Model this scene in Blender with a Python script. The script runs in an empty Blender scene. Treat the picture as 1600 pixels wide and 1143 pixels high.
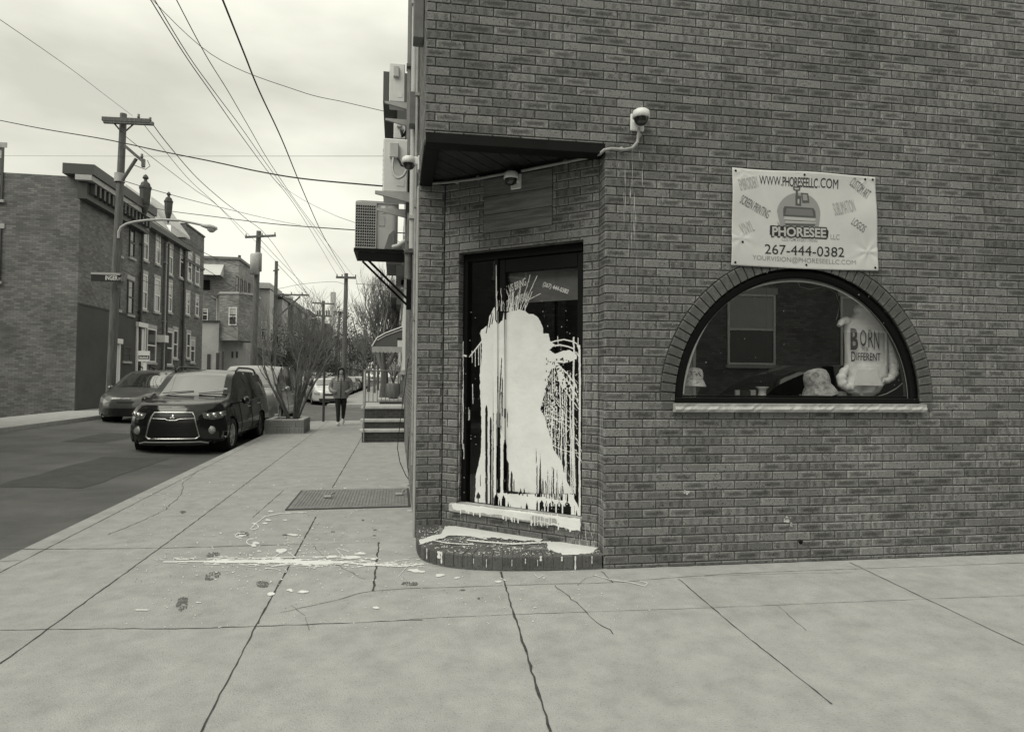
import bpy, bmesh, math, random
from mathutils import Vector, Matrix
random.seed(7)
R = math.radians
scene = bpy.context.scene
col = scene.collection
# ---------------------------------------------------------------- camera
EYE = 1.45; FPX = 1000.0; V0 = 562.0
TH = R(10.2); PH = R(1.6); RO = 0.009
Fw = Vector((math.sin(TH)*math.cos(PH), math.cos(TH)*math.cos(PH), math.sin(PH)))
R0 = Vector((math.cos(TH), -math.sin(TH), 0)); U0 = R0.cross(Fw)
RV = R0*math.cos(RO) + U0*math.sin(RO); UV_ = U0*math.cos(RO) - R0*math.sin(RO)
CAM = Vector((0, 0, EYE))
cd = bpy.data.cameras.new('camera'); cam = bpy.data.objects.new('camera', cd); col.objects.link(cam)
cd.sensor_fit = 'HORIZONTAL'; cd.sensor_width = 36.0; cd.lens = FPX*36/1600.0
cd.shift_y = -(571.5-V0)/1600.0
cd.clip_start = 0.05; cd.clip_end = 3000
m = Matrix.Identity(4)
for i in range(3):
    m[i][0] = RV[i]; m[i][1] = UV_[i]; m[i][2] = -Fw[i]; m[i][3] = CAM[i]
cam.matrix_world = m
scene.camera = cam
# ---------------------------------------------------------------- light
SUN_EL = R(52); SUN_AZ = R(-125)          # azimuth measured from +Y towards +X
world = bpy.data.worlds.new('World'); scene.world = world; world.use_nodes = True
wn = world.node_tree; wn.nodes.clear(); wl = wn.links
def wnode(t, **k):
    n = wn.nodes.new(t)
    for a, b in k.items(): setattr(n, a, b)
    return n
sky = wnode('ShaderNodeTexSky', sky_type='NISHITA'); sky.sun_disc = False
sky.sun_elevation = SUN_EL; sky.sun_rotation = SUN_AZ; sky.air_density = 1.0; sky.dust_density = 4.0; sky.ozone_density = 1.0
bw = wnode('ShaderNodeRGBToBW'); wl.new(sky.outputs[0], bw.inputs[0])
cap = wnode('ShaderNodeMath', operation='MINIMUM'); cap.inputs[1].default_value = 9.0; wl.new(bw.outputs[0], cap.inputs[0])
tc = wnode('ShaderNodeTexCoord'); mp = wnode('ShaderNodeMapping'); mp.inputs['Scale'].default_value = (1.2, 1.2, 3.2)
wl.new(tc.outputs['Generated'], mp.inputs[0])
cn = wnode('ShaderNodeTexNoise'); cn.inputs['Scale'].default_value = 1.7; cn.inputs['Detail'].default_value = 5; cn.inputs['Roughness'].default_value = .5
wl.new(mp.outputs[0], cn.inputs['Vector'])
cr = wnode('ShaderNodeMapRange'); cr.inputs[1].default_value = .36; cr.inputs[2].default_value = .62; cr.inputs[3].default_value = .66; cr.inputs[4].default_value = 1.02
wl.new(cn.outputs[0], cr.inputs[0])
# overcast deck: most of the sky's gradient is evened out by the cloud layer
mixs = wnode('ShaderNodeMath', operation='MULTIPLY_ADD'); mixs.inputs[1].default_value = .16; mixs.inputs[2].default_value = 5.7
wl.new(cap.outputs[0], mixs.inputs[0])
mul = wnode('ShaderNodeMath', operation='MULTIPLY'); wl.new(mixs.outputs[0], mul.inputs[0]); wl.new(cr.outputs[0], mul.inputs[1])
tint = wnode('ShaderNodeMix', data_type='RGBA', blend_type='MULTIPLY'); tint.inputs[0].default_value = 1
cmb = wnode('ShaderNodeCombineColor')
for i in range(3): wl.new(mul.outputs[0], cmb.inputs[i])
wl.new(cmb.outputs[0], tint.inputs[6]); tint.inputs[7].default_value = (1.0, .995, .868, 1)
bg = wnode('ShaderNodeBackground'); bg.inputs[1].default_value = .110; wl.new(tint.outputs[2], bg.inputs[0])
wo = wnode('ShaderNodeOutputWorld'); wl.new(bg.outputs[0], wo.inputs[0])
sl = bpy.data.lights.new('sun', 'SUN'); sl.energy = 1.4; sl.angle = R(45); sl.color = (1.0, .995, .868)
so = bpy.data.objects.new('sun', sl); col.objects.link(so)
sd = Vector((math.sin(SUN_AZ)*math.cos(SUN_EL), math.cos(SUN_AZ)*math.cos(SUN_EL), math.sin(SUN_EL)))
so.rotation_euler = sd.to_track_quat('Z', 'Y').to_euler(); so.location = sd*60
vs = scene.view_settings; vs.view_transform = 'Standard'; vs.look = 'None'; vs.gamma = 1.0; vs.exposure = 0.60; vs.use_curve_mapping = False
scene.render.engine = 'CYCLES'

# ---------------------------------------------------------------- geometry of the place
def ray(u, v): return Fw + RV*((u-800.0)/FPX) - UV_*((v-V0)/FPX)
def onp(u, v, P, n):
    d = ray(u, v); return CAM + d*((Vector(P)-CAM).dot(n)/d.dot(n))
def atz(u, v, z=0.0): return onp(u, v, (0, 0, z), Vector((0, 0, 1)))
def atY(u, v, Y): return onp(u, v, (0, Y, 0), Vector((0, 1, 0)))
def atX(u, v, X): return onp(u, v, (X, 0, 0), Vector((1, 0, 0)))
class Frame:
    """vertical plane: s along, z up, n outwards (towards the viewer)"""
    def __init__(s, P, d, n): s.P = Vector(P); s.P.z = 0; s.d = Vector(d).normalized(); s.n = Vector(n).normalized()
    def __call__(s, a, z, n=0.0): return s.P + s.d*a + s.n*n + Vector((0, 0, z))
    def px(s, u, v, n=0.0):
        p = onp(u, v, s.P + s.n*n, s.n); return ((p-s.P).dot(s.d), p.z)
# ---------------------------------------------------------------- mesh builder
class MB:
    def __init__(s): s.v = []; s.f = []; s.m = []; s.sm = []; s.rnd = []; s.uv = []
    def add(s, vs, fs, mi=0, smooth=False, rnd=None, uvs=None):
        b = len(s.v); s.v += [tuple(p) for p in vs]
        for k, f in enumerate(fs):
            s.f.append([i+b for i in f]); s.m.append(mi); s.sm.append(smooth)
            s.rnd.append(.5 if rnd is None else rnd); s.uv.append(None if uvs is None else uvs[k])
        return s
    def box(s, lo, hi, mi=0, fr=None):
        x0, y0, z0 = lo; x1, y1, z1 = hi
        c = [(x0,y0,z0),(x1,y0,z0),(x1,y1,z0),(x0,y1,z0),(x0,y0,z1),(x1,y0,z1),(x1,y1,z1),(x0,y1,z1)]
        if fr: c = [fr(*p) for p in c]
        return s.add(c, [(0,3,2,1),(4,5,6,7),(0,1,5,4),(1,2,6,5),(2,3,7,6),(3,0,4,7)], mi)
    def bbox(s, lo, hi, b=.01, mi=0, fr=None):
        """box with chamfered edges"""
        x = (lo[0], hi[0]); y = (lo[1], hi[1]); z = (lo[2], hi[2]); vs = []; idx = {}
        sg = lambda k: 1 if k == 0 else -1
        for i in (0,1):
            for j in (0,1):
                for k in (0,1):
                    P = [x[i], y[j], z[k]]
                    for a in range(3):
                        q = [P[0]+sg(i)*b, P[1]+sg(j)*b, P[2]+sg(k)*b]; q[a] = P[a]
                        idx[(i,j,k,a)] = len(vs); vs.append(tuple(q))
        fs = []
        for a in range(3):
            o = [q for q in range(3) if q != a]
            for e in (0,1):
                r = []
                for (p, q) in ((0,0),(1,0),(1,1),(0,1)):
                    t = [0,0,0]; t[a] = e; t[o[0]] = p; t[o[1]] = q; r.append(idx[(t[0],t[1],t[2],a)])
                fs.append(r if (e == 1) == (a != 1) else r[::-1])
        for a in range(3):
            o = [q for q in range(3) if q != a]
            for p in (0,1):
                for q in (0,1):
                    t0 = [0,0,0]; t0[o[0]] = p; t0[o[1]] = q; t1 = list(t0); t1[a] = 1
                    fs.append([idx[(*t0,o[0])], idx[(*t1,o[0])], idx[(*t1,o[1])], idx[(*t0,o[1])]])
        for i in (0,1):
            for j in (0,1):
                for k in (0,1): fs.append([idx[(i,j,k,0)], idx[(i,j,k,1)], idx[(i,j,k,2)]])
        if fr: vs = [fr(*p) for p in vs]
        return s.add(vs, fs, mi)
    def tube(s, pts, r, n=8, mi=0, cap=True, smooth=True):
        pts = [Vector(p) for p in pts]; rr = r if isinstance(r, (list, tuple)) else [r]*len(pts)
        vs = []; T = []
        for i in range(len(pts)):
            a = pts[max(0, i-1)]; b = pts[min(len(pts)-1, i+1)]; T.append((b-a).normalized())
        up = Vector((0,0,1)) if abs(T[0].z) < .9 else Vector((1,0,0))
        X = T[0].cross(up).normalized()
        for i, p in enumerate(pts):
            X = (X - T[i]*X.dot(T[i]))
            X = X.normalized() if X.length > 1e-6 else T[i].orthogonal().normalized()
            Y = T[i].cross(X)
            for k in range(n):
                a = 2*math.pi*k/n; vs.append(p + (X*math.cos(a) + Y*math.sin(a))*rr[i])
        fs = []
        for i in range(len(pts)-1):
            for k in range(n):
                fs.append((i*n+k, i*n+(k+1)%n, (i+1)*n+(k+1)%n, (i+1)*n+k))
        s.add(vs, fs, mi, smooth)
        if cap: s.add(vs[:n], [tuple(range(n))[::-1]], mi); s.add(vs[-n:], [tuple(range(n))], mi)
        return s
    def lathe(s, prof, c, axis=(0,0,1), n=20, mi=0, smooth=True, xd=None, a0=0, a1=2*math.pi):
        """prof: (radius, height) along axis from c"""
        ax = Vector(axis).normalized(); X = Vector(xd).normalized() if xd else ax.orthogonal().normalized(); Y = ax.cross(X); c = Vector(c)
        vs = []; full = abs(a1-a0-2*math.pi) < 1e-4; nn = n if full else n+1
        for (r, h) in prof:
            for k in range(nn):
                a = a0+(a1-a0)*k/n; vs.append(c + ax*h + (X*math.cos(a)+Y*math.sin(a))*r)
        fs = []
        for i in range(len(prof)-1):
            for k in range(n):
                k2 = (k+1) % nn; fs.append((i*nn+k, i*nn+k2, (i+1)*nn+k2, (i+1)*nn+k))
        return s.add(vs, fs, mi, smooth)
    def prism(s, poly, t0, t1, fn, mi=0, mside=None):
        """poly 2d -> fn(x, y, t)"""
        n = len(poly); vs = [fn(x, y, t0) for x, y in poly] + [fn(x, y, t1) for x, y in poly]
        s.add(vs, [tuple(range(n))[::-1], tuple(range(n, 2*n))], mi)
        s.add(vs, [(i, (i+1)%n, (i+1)%n+n, i+n) for i in range(n)], mi if mside is None else mside)
        return s
    def loft(s, rings, mi=0, closed=True, smooth=True, caps=True):
        n = len(rings[0]); vs = [p for r in rings for p in r]; fs = []
        for i in range(len(rings)-1):
            for k in range(n if closed else n-1): fs.append((i*n+k, i*n+(k+1)%n, (i+1)*n+(k+1)%n, (i+1)*n+k))
        s.add(vs, fs, mi, smooth)
        if caps: s.add(rings[0], [tuple(range(n))[::-1]], mi, smooth); s.add(rings[-1], [tuple(range(n))], mi, smooth)
        return s
    def build(s, name, mats, parent=None, label=None, bevel=0, weld=False, subsurf=0, origin=None, kind=None, fixn=True):
        me = bpy.data.meshes.new(name)
        if parent is not None:
            Mi = wm(parent).inverted(); vs = [Mi @ Vector(p) for p in s.v]
        else: 
            if origin is None and s.v:
                xs = [p[0] for p in s.v]; ys = [p[1] for p in s.v]; zs = [p[2] for p in s.v]
                origin = ((min(xs)+max(xs))/2, (min(ys)+max(ys))/2, min(zs))
            origin = Vector(origin or (0,0,0)); vs = [Vector(p)-origin for p in s.v]
        me.from_pydata([tuple(p) for p in vs], [], s.f)
        if not isinstance(mats, (list, tuple)): mats = [mats]
        for mt in mats: me.materials.append(mt)
        me.polygons.foreach_set('material_index', s.m); me.polygons.foreach_set('use_smooth', s.sm)
        if any(r != .5 for r in s.rnd):
            at = me.attributes.new('rnd', 'FLOAT', 'FACE'); at.data.foreach_set('value', s.rnd)
        if any(u is not None for u in s.uv):
            ul = me.uv_layers.new(name='UVMap'); flat = []
            for f, u in zip(s.f, s.uv):
                for k in range(len(f)): flat += list(u[k]) if u else [.5, .5]
            ul.data.foreach_set('uv', flat)
        if fixn or weld:
            bm = bmesh.new(); bm.from_mesh(me)
            if weld: bmesh.ops.remove_doubles(bm, verts=bm.verts, dist=1e-4)
            if fixn: bmesh.ops.recalc_face_normals(bm, faces=bm.faces)
            bm.to_mesh(me); bm.free()
        me.update()
        o = bpy.data.objects.new(name, me); col.objects.link(o)
        if parent is not None: o.parent = parent
        else: o.location = origin
        if bevel:
            b = o.modifiers.new('bevel', 'BEVEL'); b.width = bevel; b.segments = 2; b.limit_method = 'ANGLE'; b.angle_limit = R(40)
        if subsurf:
            b = o.modifiers.new('subsurf', 'SUBSURF'); b.levels = subsurf; b.render_levels = subsurf
        if label: o['label'] = label
        if kind: o['kind'] = kind
        return o
def wm(o):
    M = Matrix.LocRotScale(o.location, o.rotation_euler, o.scale)
    return wm(o.parent) @ M if o.parent else M
def thing(name, label, cat, loc=(0,0,0), rz=0, group=None):
    o = bpy.data.objects.new(name, None); col.objects.link(o); o.empty_display_size = .2
    o.location = loc; o.rotation_euler = (0, 0, rz); o['label'] = label; o['category'] = cat
    if group: o['group'] = group
    return o
def tag(o, label, cat, group=None):
    o['label'] = label; o['category'] = cat
    if group: o['group'] = group
    return o
def struct(mb, name, mats, **k): return mb.build(name, mats, kind='structure', **k)
def copy_tree(o, loc=None, rz=None, label=None, group=None, parent=None):
    c = o.copy(); col.objects.link(c); c.parent = parent
    if loc is not None: c.location = loc
    if rz is not None: c.rotation_euler = (0, 0, rz)
    if label: c['label'] = label
    if group: c['group'] = group
    for ch in list(o.children): copy_tree(ch, parent=c)
    return c
# ---------------------------------------------------------------- materials
MATS = {}
def mat(name, base=.3, rough=.7, var=0, scale=5, bump=0, bscale=None, metal=0, spec=.5, detail=6, stretch=None, spots=0, sscale=60, coat=0, emit=0, cr=.03):
    if name in MATS: return MATS[name]
    m = bpy.data.materials.new(name); m.use_nodes = True; nt = m.node_tree; L = nt.links; P = nt.nodes['Principled BSDF']
    P.inputs['Base Color'].default_value = (base, base, base, 1); P.inputs['Roughness'].default_value = rough
    P.inputs['Metallic'].default_value = metal; P.inputs['Specular IOR Level'].default_value = spec
    if coat: P.inputs['Coat Weight'].default_value = coat; P.inputs['Coat Roughness'].default_value = cr
    if emit: P.inputs['Emission Color'].default_value = (1, 1, .88, 1); P.inputs['Emission Strength'].default_value = emit
    g = nt.nodes.new('ShaderNodeTexCoord'); out = g.outputs['Object']
    if stretch:
        mp = nt.nodes.new('ShaderNodeMapping'); mp.inputs['Scale'].default_value = stretch; L.new(out, mp.inputs[0]); out = mp.outputs[0]
    if var:
        n = nt.nodes.new('ShaderNodeTexNoise'); n.inputs['Scale'].default_value = scale; n.inputs['Detail'].default_value = detail; n.inputs['Roughness'].default_value = .62
        L.new(out, n.inputs['Vector'])
        r = nt.nodes.new('ShaderNodeMapRange'); r.inputs[1].default_value = .3; r.inputs[2].default_value = .7
        r.inputs[3].default_value = base*(1-var); r.inputs[4].default_value = base*(1+var); L.new(n.outputs[0], r.inputs[0]); o = r.outputs[0]
        if spots:
            v = nt.nodes.new('ShaderNodeTexNoise'); v.inputs['Scale'].default_value = sscale; v.inputs['Detail'].default_value = 2
            L.new(out, v.inputs['Vector'])
            r2 = nt.nodes.new('ShaderNodeMapRange'); r2.inputs[1].default_value = .58; r2.inputs[2].default_value = .70; r2.inputs[3].default_value = 1; r2.inputs[4].default_value = 1-spots
            L.new(v.outputs[0], r2.inputs[0]); mm = nt.nodes.new('ShaderNodeMath'); mm.operation = 'MULTIPLY'; L.new(o, mm.inputs[0]); L.new(r2.outputs[0], mm.inputs[1]); o = mm.outputs[0]
        c = nt.nodes.new('ShaderNodeCombineColor')
        for i in range(3): L.new(o, c.inputs[i])
        L.new(c.outputs[0], P.inputs['Base Color'])
    if bump:
        n2 = nt.nodes.new('ShaderNodeTexNoise'); n2.inputs['Scale'].default_value = bscale or scale*4; n2.inputs['Detail'].default_value = 5
        L.new(out, n2.inputs['Vector']); b = nt.nodes.new('ShaderNodeBump'); b.inputs['Strength'].default_value = bump; b.inputs['Distance'].default_value = .01
        L.new(n2.outputs[0], b.inputs['Height']); L.new(b.outputs[0], P.inputs['Normal'])
    MATS[name] = m; return m
def glassmat(name, tint=.9, refl=1.0, rough=0.0, ior=1.5):
    if name in MATS: return MATS[name]
    m = bpy.data.materials.new(name); m.use_nodes = True; nt = m.node_tree; nt.nodes.clear(); L = nt.links
    tr = nt.nodes.new('ShaderNodeBsdfTransparent'); tr.inputs[0].default_value = (tint, tint, tint, 1)
    gl = nt.nodes.new('ShaderNodeBsdfGlossy'); gl.inputs['Roughness'].default_value = rough; gl.inputs[0].default_value = (refl, refl, refl, 1)
    ge = nt.nodes.new('ShaderNodeNewGeometry'); dt = nt.nodes.new('ShaderNodeVectorMath'); dt.operation = 'DOT_PRODUCT'; L.new(ge.outputs['Normal'], dt.inputs[0]); L.new(ge.outputs['Incoming'], dt.inputs[1])
    def mth(op, a, b):
        n = nt.nodes.new('ShaderNodeMath'); n.operation = op
        for i, x in enumerate((a, b)):
            if x is None: continue
            if isinstance(x, (int, float)): n.inputs[i].default_value = x
            else: L.new(x, n.inputs[i])
        return n.outputs[0]
    r0 = ((ior-1)/(ior+1))**2; F_ = mth('MULTIPLY', mth('POWER', mth('SUBTRACT', 1.0, mth('ABSOLUTE', dt.outputs['Value'], None)), 5.0), 1-r0); F_ = mth('ADD', F_, r0)
    mx = nt.nodes.new('ShaderNodeMixShader'); o = nt.nodes.new('ShaderNodeOutputMaterial')
    L.new(F_, mx.inputs[0]); L.new(tr.outputs[0], mx.inputs[1]); L.new(gl.outputs[0], mx.inputs[2]); L.new(mx.outputs[0], o.inputs[0])
    MATS[name] = m; return m
def brickmat(name, lo=.05, hi=.16, dark=.45, spk=.5, paint=False):
    """brick with lighter rim, darker burnt heart, flash bands and iron spots; one value per brick"""
    m = bpy.data.materials.new(name); m.use_nodes = True; nt = m.node_tree; L = nt.links; P = nt.nodes['Principled BSDF']
    P.inputs['Roughness'].default_value = .75; P.inputs['Specular IOR Level'].default_value = .35
    def N(t, **k):
        n = nt.nodes.new(t)
        for a, b in k.items(): setattr(n, a, b)
        return n
    def M(op, a, b, c=None, clamp=False):
        n = N('ShaderNodeMath', operation=op); n.use_clamp = clamp
        for i, x in enumerate((a, b, c)):
            if x is None: continue
            if isinstance(x, (int, float)): n.inputs[i].default_value = x
            else: L.new(x, n.inputs[i])
        return n.outputs[0]
    def RM(x, a, b, c, d):
        n = N('ShaderNodeMapRange'); n.inputs[1].default_value = a; n.inputs[2].default_value = b; n.inputs[3].default_value = c; n.inputs[4].default_value = d
        L.new(x, n.inputs[0]); return n.outputs[0]
    at = N('ShaderNodeAttribute', attribute_name='rnd'); rnd = at.outputs['Fac']
    uv = N('ShaderNodeUVMap'); sp = N('ShaderNodeSeparateXYZ'); L.new(uv.outputs[0], sp.inputs[0])
    wn_ = N('ShaderNodeTexWhiteNoise', noise_dimensions='1D'); L.new(M('MULTIPLY', rnd, 977.0), wn_.inputs['W']); r2 = wn_.outputs['Value']
    wn2 = N('ShaderNodeTexWhiteNoise', noise_dimensions='1D'); L.new(M('MULTIPLY', rnd, 313.0), wn2.inputs['W']); r3 = wn2.outputs['Value']
    u = sp.outputs[0]; v = sp.outputs[1]
    tc = N('ShaderNodeTexCoord')
    nz = N('ShaderNodeTexNoise'); nz.inputs['Scale'].default_value = 38; nz.inputs['Detail'].default_value = 4; L.new(tc.outputs['Object'], nz.inputs['Vector'])
    wob = M('MULTIPLY', M('SUBTRACT', nz.outputs[0], .5), .55)
    du = M('ABSOLUTE', M('SUBTRACT', M('ADD', u, wob), .5), None); dv = M('ABSOLUTE', M('SUBTRACT', M('ADD', v, wob), .5), None)
    heart = M('MULTIPLY', RM(du, .22, .46, 1, 0), RM(dv, .10, .38, 1, 0))          # burnt heart
    bands = N('ShaderNodeMath', operation='SINE'); L.new(M('MULTIPLY_ADD', u, 17.0, M('MULTIPLY', r2, 20)), bands.inputs[0])
    band = M('MULTIPLY', RM(bands.outputs[0], -.1, .6, 0, 1), RM(dv, .30, .46, 1, .0))
    isheart = RM(r3, .62, .72, 0, 1); isband = RM(r3, .32, .42, 1, 0)
    dk = M('ADD', M('MULTIPLY', heart, isheart), M('MULTIPLY', M('MULTIPLY', band, isband), .6), clamp=True)
    base = RM(r2, 0, 1, lo*1.25, hi)
    rim = RM(M('MAXIMUM', RM(du, .44, .49, 0, 1), RM(dv, .36, .46, 0, 1)), 0, 1, .94, 1.28)
    cval = M('MULTIPLY', M('MULTIPLY', base, rim), M('SUBTRACT', 1, M('MULTIPLY', dk, dark)))
    fine = N('ShaderNodeTexNoise'); fine.inputs['Scale'].default_value = 120; fine.inputs['Detail'].default_value = 3; L.new(tc.outputs['Object'], fine.inputs['Vector'])
    cval = M('MULTIPLY', cval, RM(fine.outputs[0], .3, .7, .78, 1.22))
    sp_ = N('ShaderNodeTexNoise'); sp_.inputs['Scale'].default_value = 85; sp_.inputs['Detail'].default_value = 1; L.new(tc.outputs['Object'], sp_.inputs['Vector'])
    cval = M('MULTIPLY', cval, RM(sp_.outputs[0], .63, .68, 1, 1-spk))
    big = N('ShaderNodeTexNoise'); big.inputs['Scale'].default_value = 1.1; big.inputs['Detail'].default_value = 4; L.new(tc.outputs['Object'], big.inputs['Vector'])
    cval = M('MULTIPLY', cval, RM(big.outputs[0], .3, .7, .80, 1.15))
    cc = N('ShaderNodeCombineColor')
    for i in range(3): L.new(cval, cc.inputs[i])
    L.new(cc.outputs[0], P.inputs['Base Color'])
    b = N('ShaderNodeBump'); b.inputs['Strength'].default_value = .35; b.inputs['Distance'].default_value = .004
    L.new(fine.outputs[0], b.inputs['Height']); L.new(b.outputs[0], P.inputs['Normal'])
    MATS[name] = m; return m
M_BRICK = brickmat('brick', .115, .235, .55, .7)
M_MORTAR = mat('mortar', .10, .95, .4, 9, .4)
M_BLACK = mat('black_metal', .006, .5, spec=.15)
M_DARK = mat('dark_paint', .02, .55, .3, 8)
M_WHITE = mat('white_paint', .75, .45, .04, 6)
M_OFFW = mat('off_white', .5, .6, .12, 7, .1)
M_GREY = mat('grey_metal', .28, .5, .15, 9)
M_LGREY = mat('light_grey', .42, .6, .12, 6, .1)
M_MGREY = mat('mid_grey', .16, .6, .2, 8, .1)
M_PVC = mat('conduit_grey', .33, .5, .2, 12)
M_WOODP = mat('weathered_wood', .14, .85, .5, 6, .5, 40, stretch=(1, 1, 9))
M_POLE = mat('pole_wood', .13, .9, .4, 5, .6, 30, stretch=(4, 4, .4))
M_GLASS = glassmat('window_glass', .95, ior=1.8); M_SHOPGL = glassmat('shop_glass', .93, ior=2.5)
M_DGLASS = mat('dark_glass', .012, .04, spec=.9)
M_PAINT = mat('white_house_paint', .80, .30, .07, 5, .55, 16)
M_PAINT2 = mat('thin_white_paint', .55, .5, .3, 30, .2, 60)
M_WIRE = mat('wire_black', .02, .6)
M_STONE = mat('pale_stone', .42, .8, .25, 9, .8, 22)
M_CONC = mat('concrete_step', .52, .85, .2, 5, .4, 30)

# ---------------------------------------------------------------- brickwork
def clip(poly, nx, ny, c):
    """keep nx*x+ny*y >= c"""
    out = []
    for i in range(len(poly)):
        a = poly[i]; b = poly[(i+1) % len(poly)]; da = nx*a[0]+ny*a[1]-c; db = nx*b[0]+ny*b[1]-c
        if da >= 0: out.append(a)
        if (da >= 0) != (db >= 0):
            t = da/(da-db); out.append((a[0]+(b[0]-a[0])*t, a[1]+(b[1]-a[1])*t))
    return out
def one_brick(mb, poly, box, fn, mi=0, inset=.004, back=-.014, rnd=None):
    """poly: 2d outline; fn(x, y, n) -> 3d; box for uv"""
    cx = sum(p[0] for p in poly)/len(poly); cy = sum(p[1] for p in poly)/len(poly); n = len(poly)
    j = random.uniform(-.0015, .0015); r = random.random() if rnd is None else rnd
    def uvp(p): return ((p[0]-box[0])/(box[2]-box[0]), (p[1]-box[1])/(box[3]-box[1]))
    ins = []
    for p in poly:
        dx = cx-p[0]; dy = cy-p[1]
        ins.append((p[0]+math.copysign(min(inset, abs(dx)), dx), p[1]+math.copysign(min(inset, abs(dy)), dy)))
    vs = [fn(p[0], p[1], j) for p in ins] + [fn(p[0], p[1], j-.003) for p in poly] + [fn(p[0], p[1], back) for p in poly]
    fs = [tuple(range(n))]; us = [[uvp(p) for p in ins]]
    for i in range(n):
        k = (i+1) % n
        fs.append((i, n+i, n+k, k)); us.append([uvp(ins[i]), uvp(poly[i]), uvp(poly[k]), uvp(ins[k])])
        fs.append((n+i, 2*n+i, 2*n+k, n+k)); us.append([uvp(poly[i])]*2+[uvp(poly[k])]*2)
    mb.add(vs, fs, mi, False, r, us)
BL, BH, JT = .2172, .0694, .0095
def brick_field(mb, fn, s0, s1, z0, z1, phase=0.0, zph=.0336, holes=(), arcs=(), row0=0, bl=BL, bh=BH, jt=JT):
    k0 = math.floor((z0-zph)/bh)-1; k1 = math.ceil((z1-zph)/bh)+1
    for k in range(k0, k1):
        za = zph+k*bh; zb = za+bh-jt; a = max(za, z0); b = min(zb, z1)
        if b-a < .012: continue
        off = phase + (bl/2 if (k+row0) % 2 else 0); i0 = math.floor((s0-off)/bl)-1; i1 = math.ceil((s1-off)/bl)+1
        for i in range(i0, i1):
            xa = off+i*bl; xb = xa+bl-jt; c = max(xa, s0); d = min(xb, s1)
            if d-c < .012: continue
            pieces = [(c, d, a, b)]
            for (h0, h1, g0, g1) in holes:
                np_ = []
                for (c_, d_, a_, b_) in pieces:
                    if d_ <= h0 or c_ >= h1 or b_ <= g0 or a_ >= g1: np_.append((c_, d_, a_, b_)); continue
                    if c_ < h0: np_.append((c_, h0, a_, b_))
                    if d_ > h1: np_.append((h1, d_, a_, b_))
                    if a_ < g0: np_.append((max(c_, h0), min(d_, h1), a_, g0))
                    if b_ > g1: np_.append((max(c_, h0), min(d_, h1), g1, b_))
                pieces = np_
            for (c_, d_, a_, b_) in pieces:
                if d_-c_ < .012 or b_-a_ < .012: continue
                poly = [(c_, a_), (d_, a_), (d_, b_), (c_, b_)]
                for (ox, oz, rr, zlow) in arcs:
                    mx = (c_+d_)/2; mz = (a_+b_)/2
                    if mz < zlow: continue
                    # nearest point direction
                    qx = min(max(ox, c_), d_); qz = min(max(oz, a_), b_)
                    if math.hypot(qx-ox, qz-oz) >= rr: continue
                    if all(math.hypot(p[0]-ox, p[1]-oz) < rr for p in poly): poly = []; break
                    nx, nz = mx-ox, mz-oz; l = math.hypot(nx, nz); nx /= l; nz /= l
                    poly = clip(poly, nx, nz, nx*ox+nz*oz+rr)
                    if len(poly) < 3: poly = []; break
                if len(poly) >= 3: one_brick(mb, poly, (xa, za, xb, zb), fn)
# ---------------------------------------------------------------- lettering
_tc = {}
def text_mesh(s, bold=0.0, shear=0.0, sx=1.0, spacing=1.0):
    key = (s, bold, shear, sx, spacing)
    if key in _tc: return _tc[key]
    c = bpy.data.curves.new('t', 'FONT'); c.body = s; c.size = 1; c.offset = bold; c.shear = shear; c.space_character = spacing; c.resolution_u = 4
    o = bpy.data.objects.new('t', c); col.objects.link(o)
    dg = bpy.context.evaluated_depsgraph_get(); me = bpy.data.meshes.new_from_object(o.evaluated_get(dg))
    vs = [(v.co.x*sx, v.co.y) for v in me.vertices]; fs = [tuple(p.vertices) for p in me.polygons]
    bpy.data.objects.remove(o); bpy.data.curves.remove(c); bpy.data.meshes.remove(me)
    _tc[key] = (vs, fs); return vs, fs
def put_text(mb, s, x0, y0, x1, y1, fn, mi=0, ang=0.0, bold=0.0, shear=0.0, spacing=1.0, grow=0):
    """text fitted in the box with lower left (x0,y0) and size (x1-x0, y1-y0), turned by ang round its centre"""
    vs, fs = text_mesh(s, bold, shear, 1.0, spacing)
    ax = min(v[0] for v in vs); bx = max(v[0] for v in vs); ay = min(v[1] for v in vs); by = max(v[1] for v in vs)
    cx = (x0+x1)/2; cy = (y0+y1)/2; out = []
    for (x, y) in vs:
        px = ((x-ax)/(bx-ax)-.5)*(x1-x0); py = ((y-ay)/(by-ay)-.5)*(y1-y0)
        qx = px*math.cos(ang)-py*math.sin(ang); qy = px*math.sin(ang)+py*math.cos(ang); out.append(fn(cx+qx, cy+qy))
    mb.add(out, fs, mi)
# ================================================================ the corner building
Bp = atz(943, 888)
AW = R(1.6); DW = Vector((math.cos(AW), -math.sin(AW), 0)); NW = Vector((-math.sin(AW), -math.cos(AW), 0))
W = Frame(Bp, DW, NW)                      # big wall on the right
ZS = 3.225                                 # underside of the overhang
SA = -1.389                                # overhang corner on that wall
ZT = 6.9
bld = thing('corner_building', 'dark brick corner building with cut-off entrance and round-arched shop window', 'building', (1.2, 6.2, 0))
Acorner = W(SA, 0); XS = Acorner.x
PIER = Frame((XS, 5.88, 0), (1, 0, 0), (0, -1, 0))
RETB = W(0, 0) - NW*.165
prx = atY(692, 600, 5.88).x
PR = Vector((prx, 5.88, 0))
cdv = (RETB-PR); cdv.z = 0; CLEN = cdv.length; CD = cdv.normalized(); CN = Vector((CD.y, -CD.x, 0))
if CN.y > 0: CN = -CN
CH = Frame(PR, CD, CN)                     # chamfer with the entrance
RET = Frame(RETB, -NW*-1, -DW)             # return
RET = Frame(W(0, 0), -NW, -DW)
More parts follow.
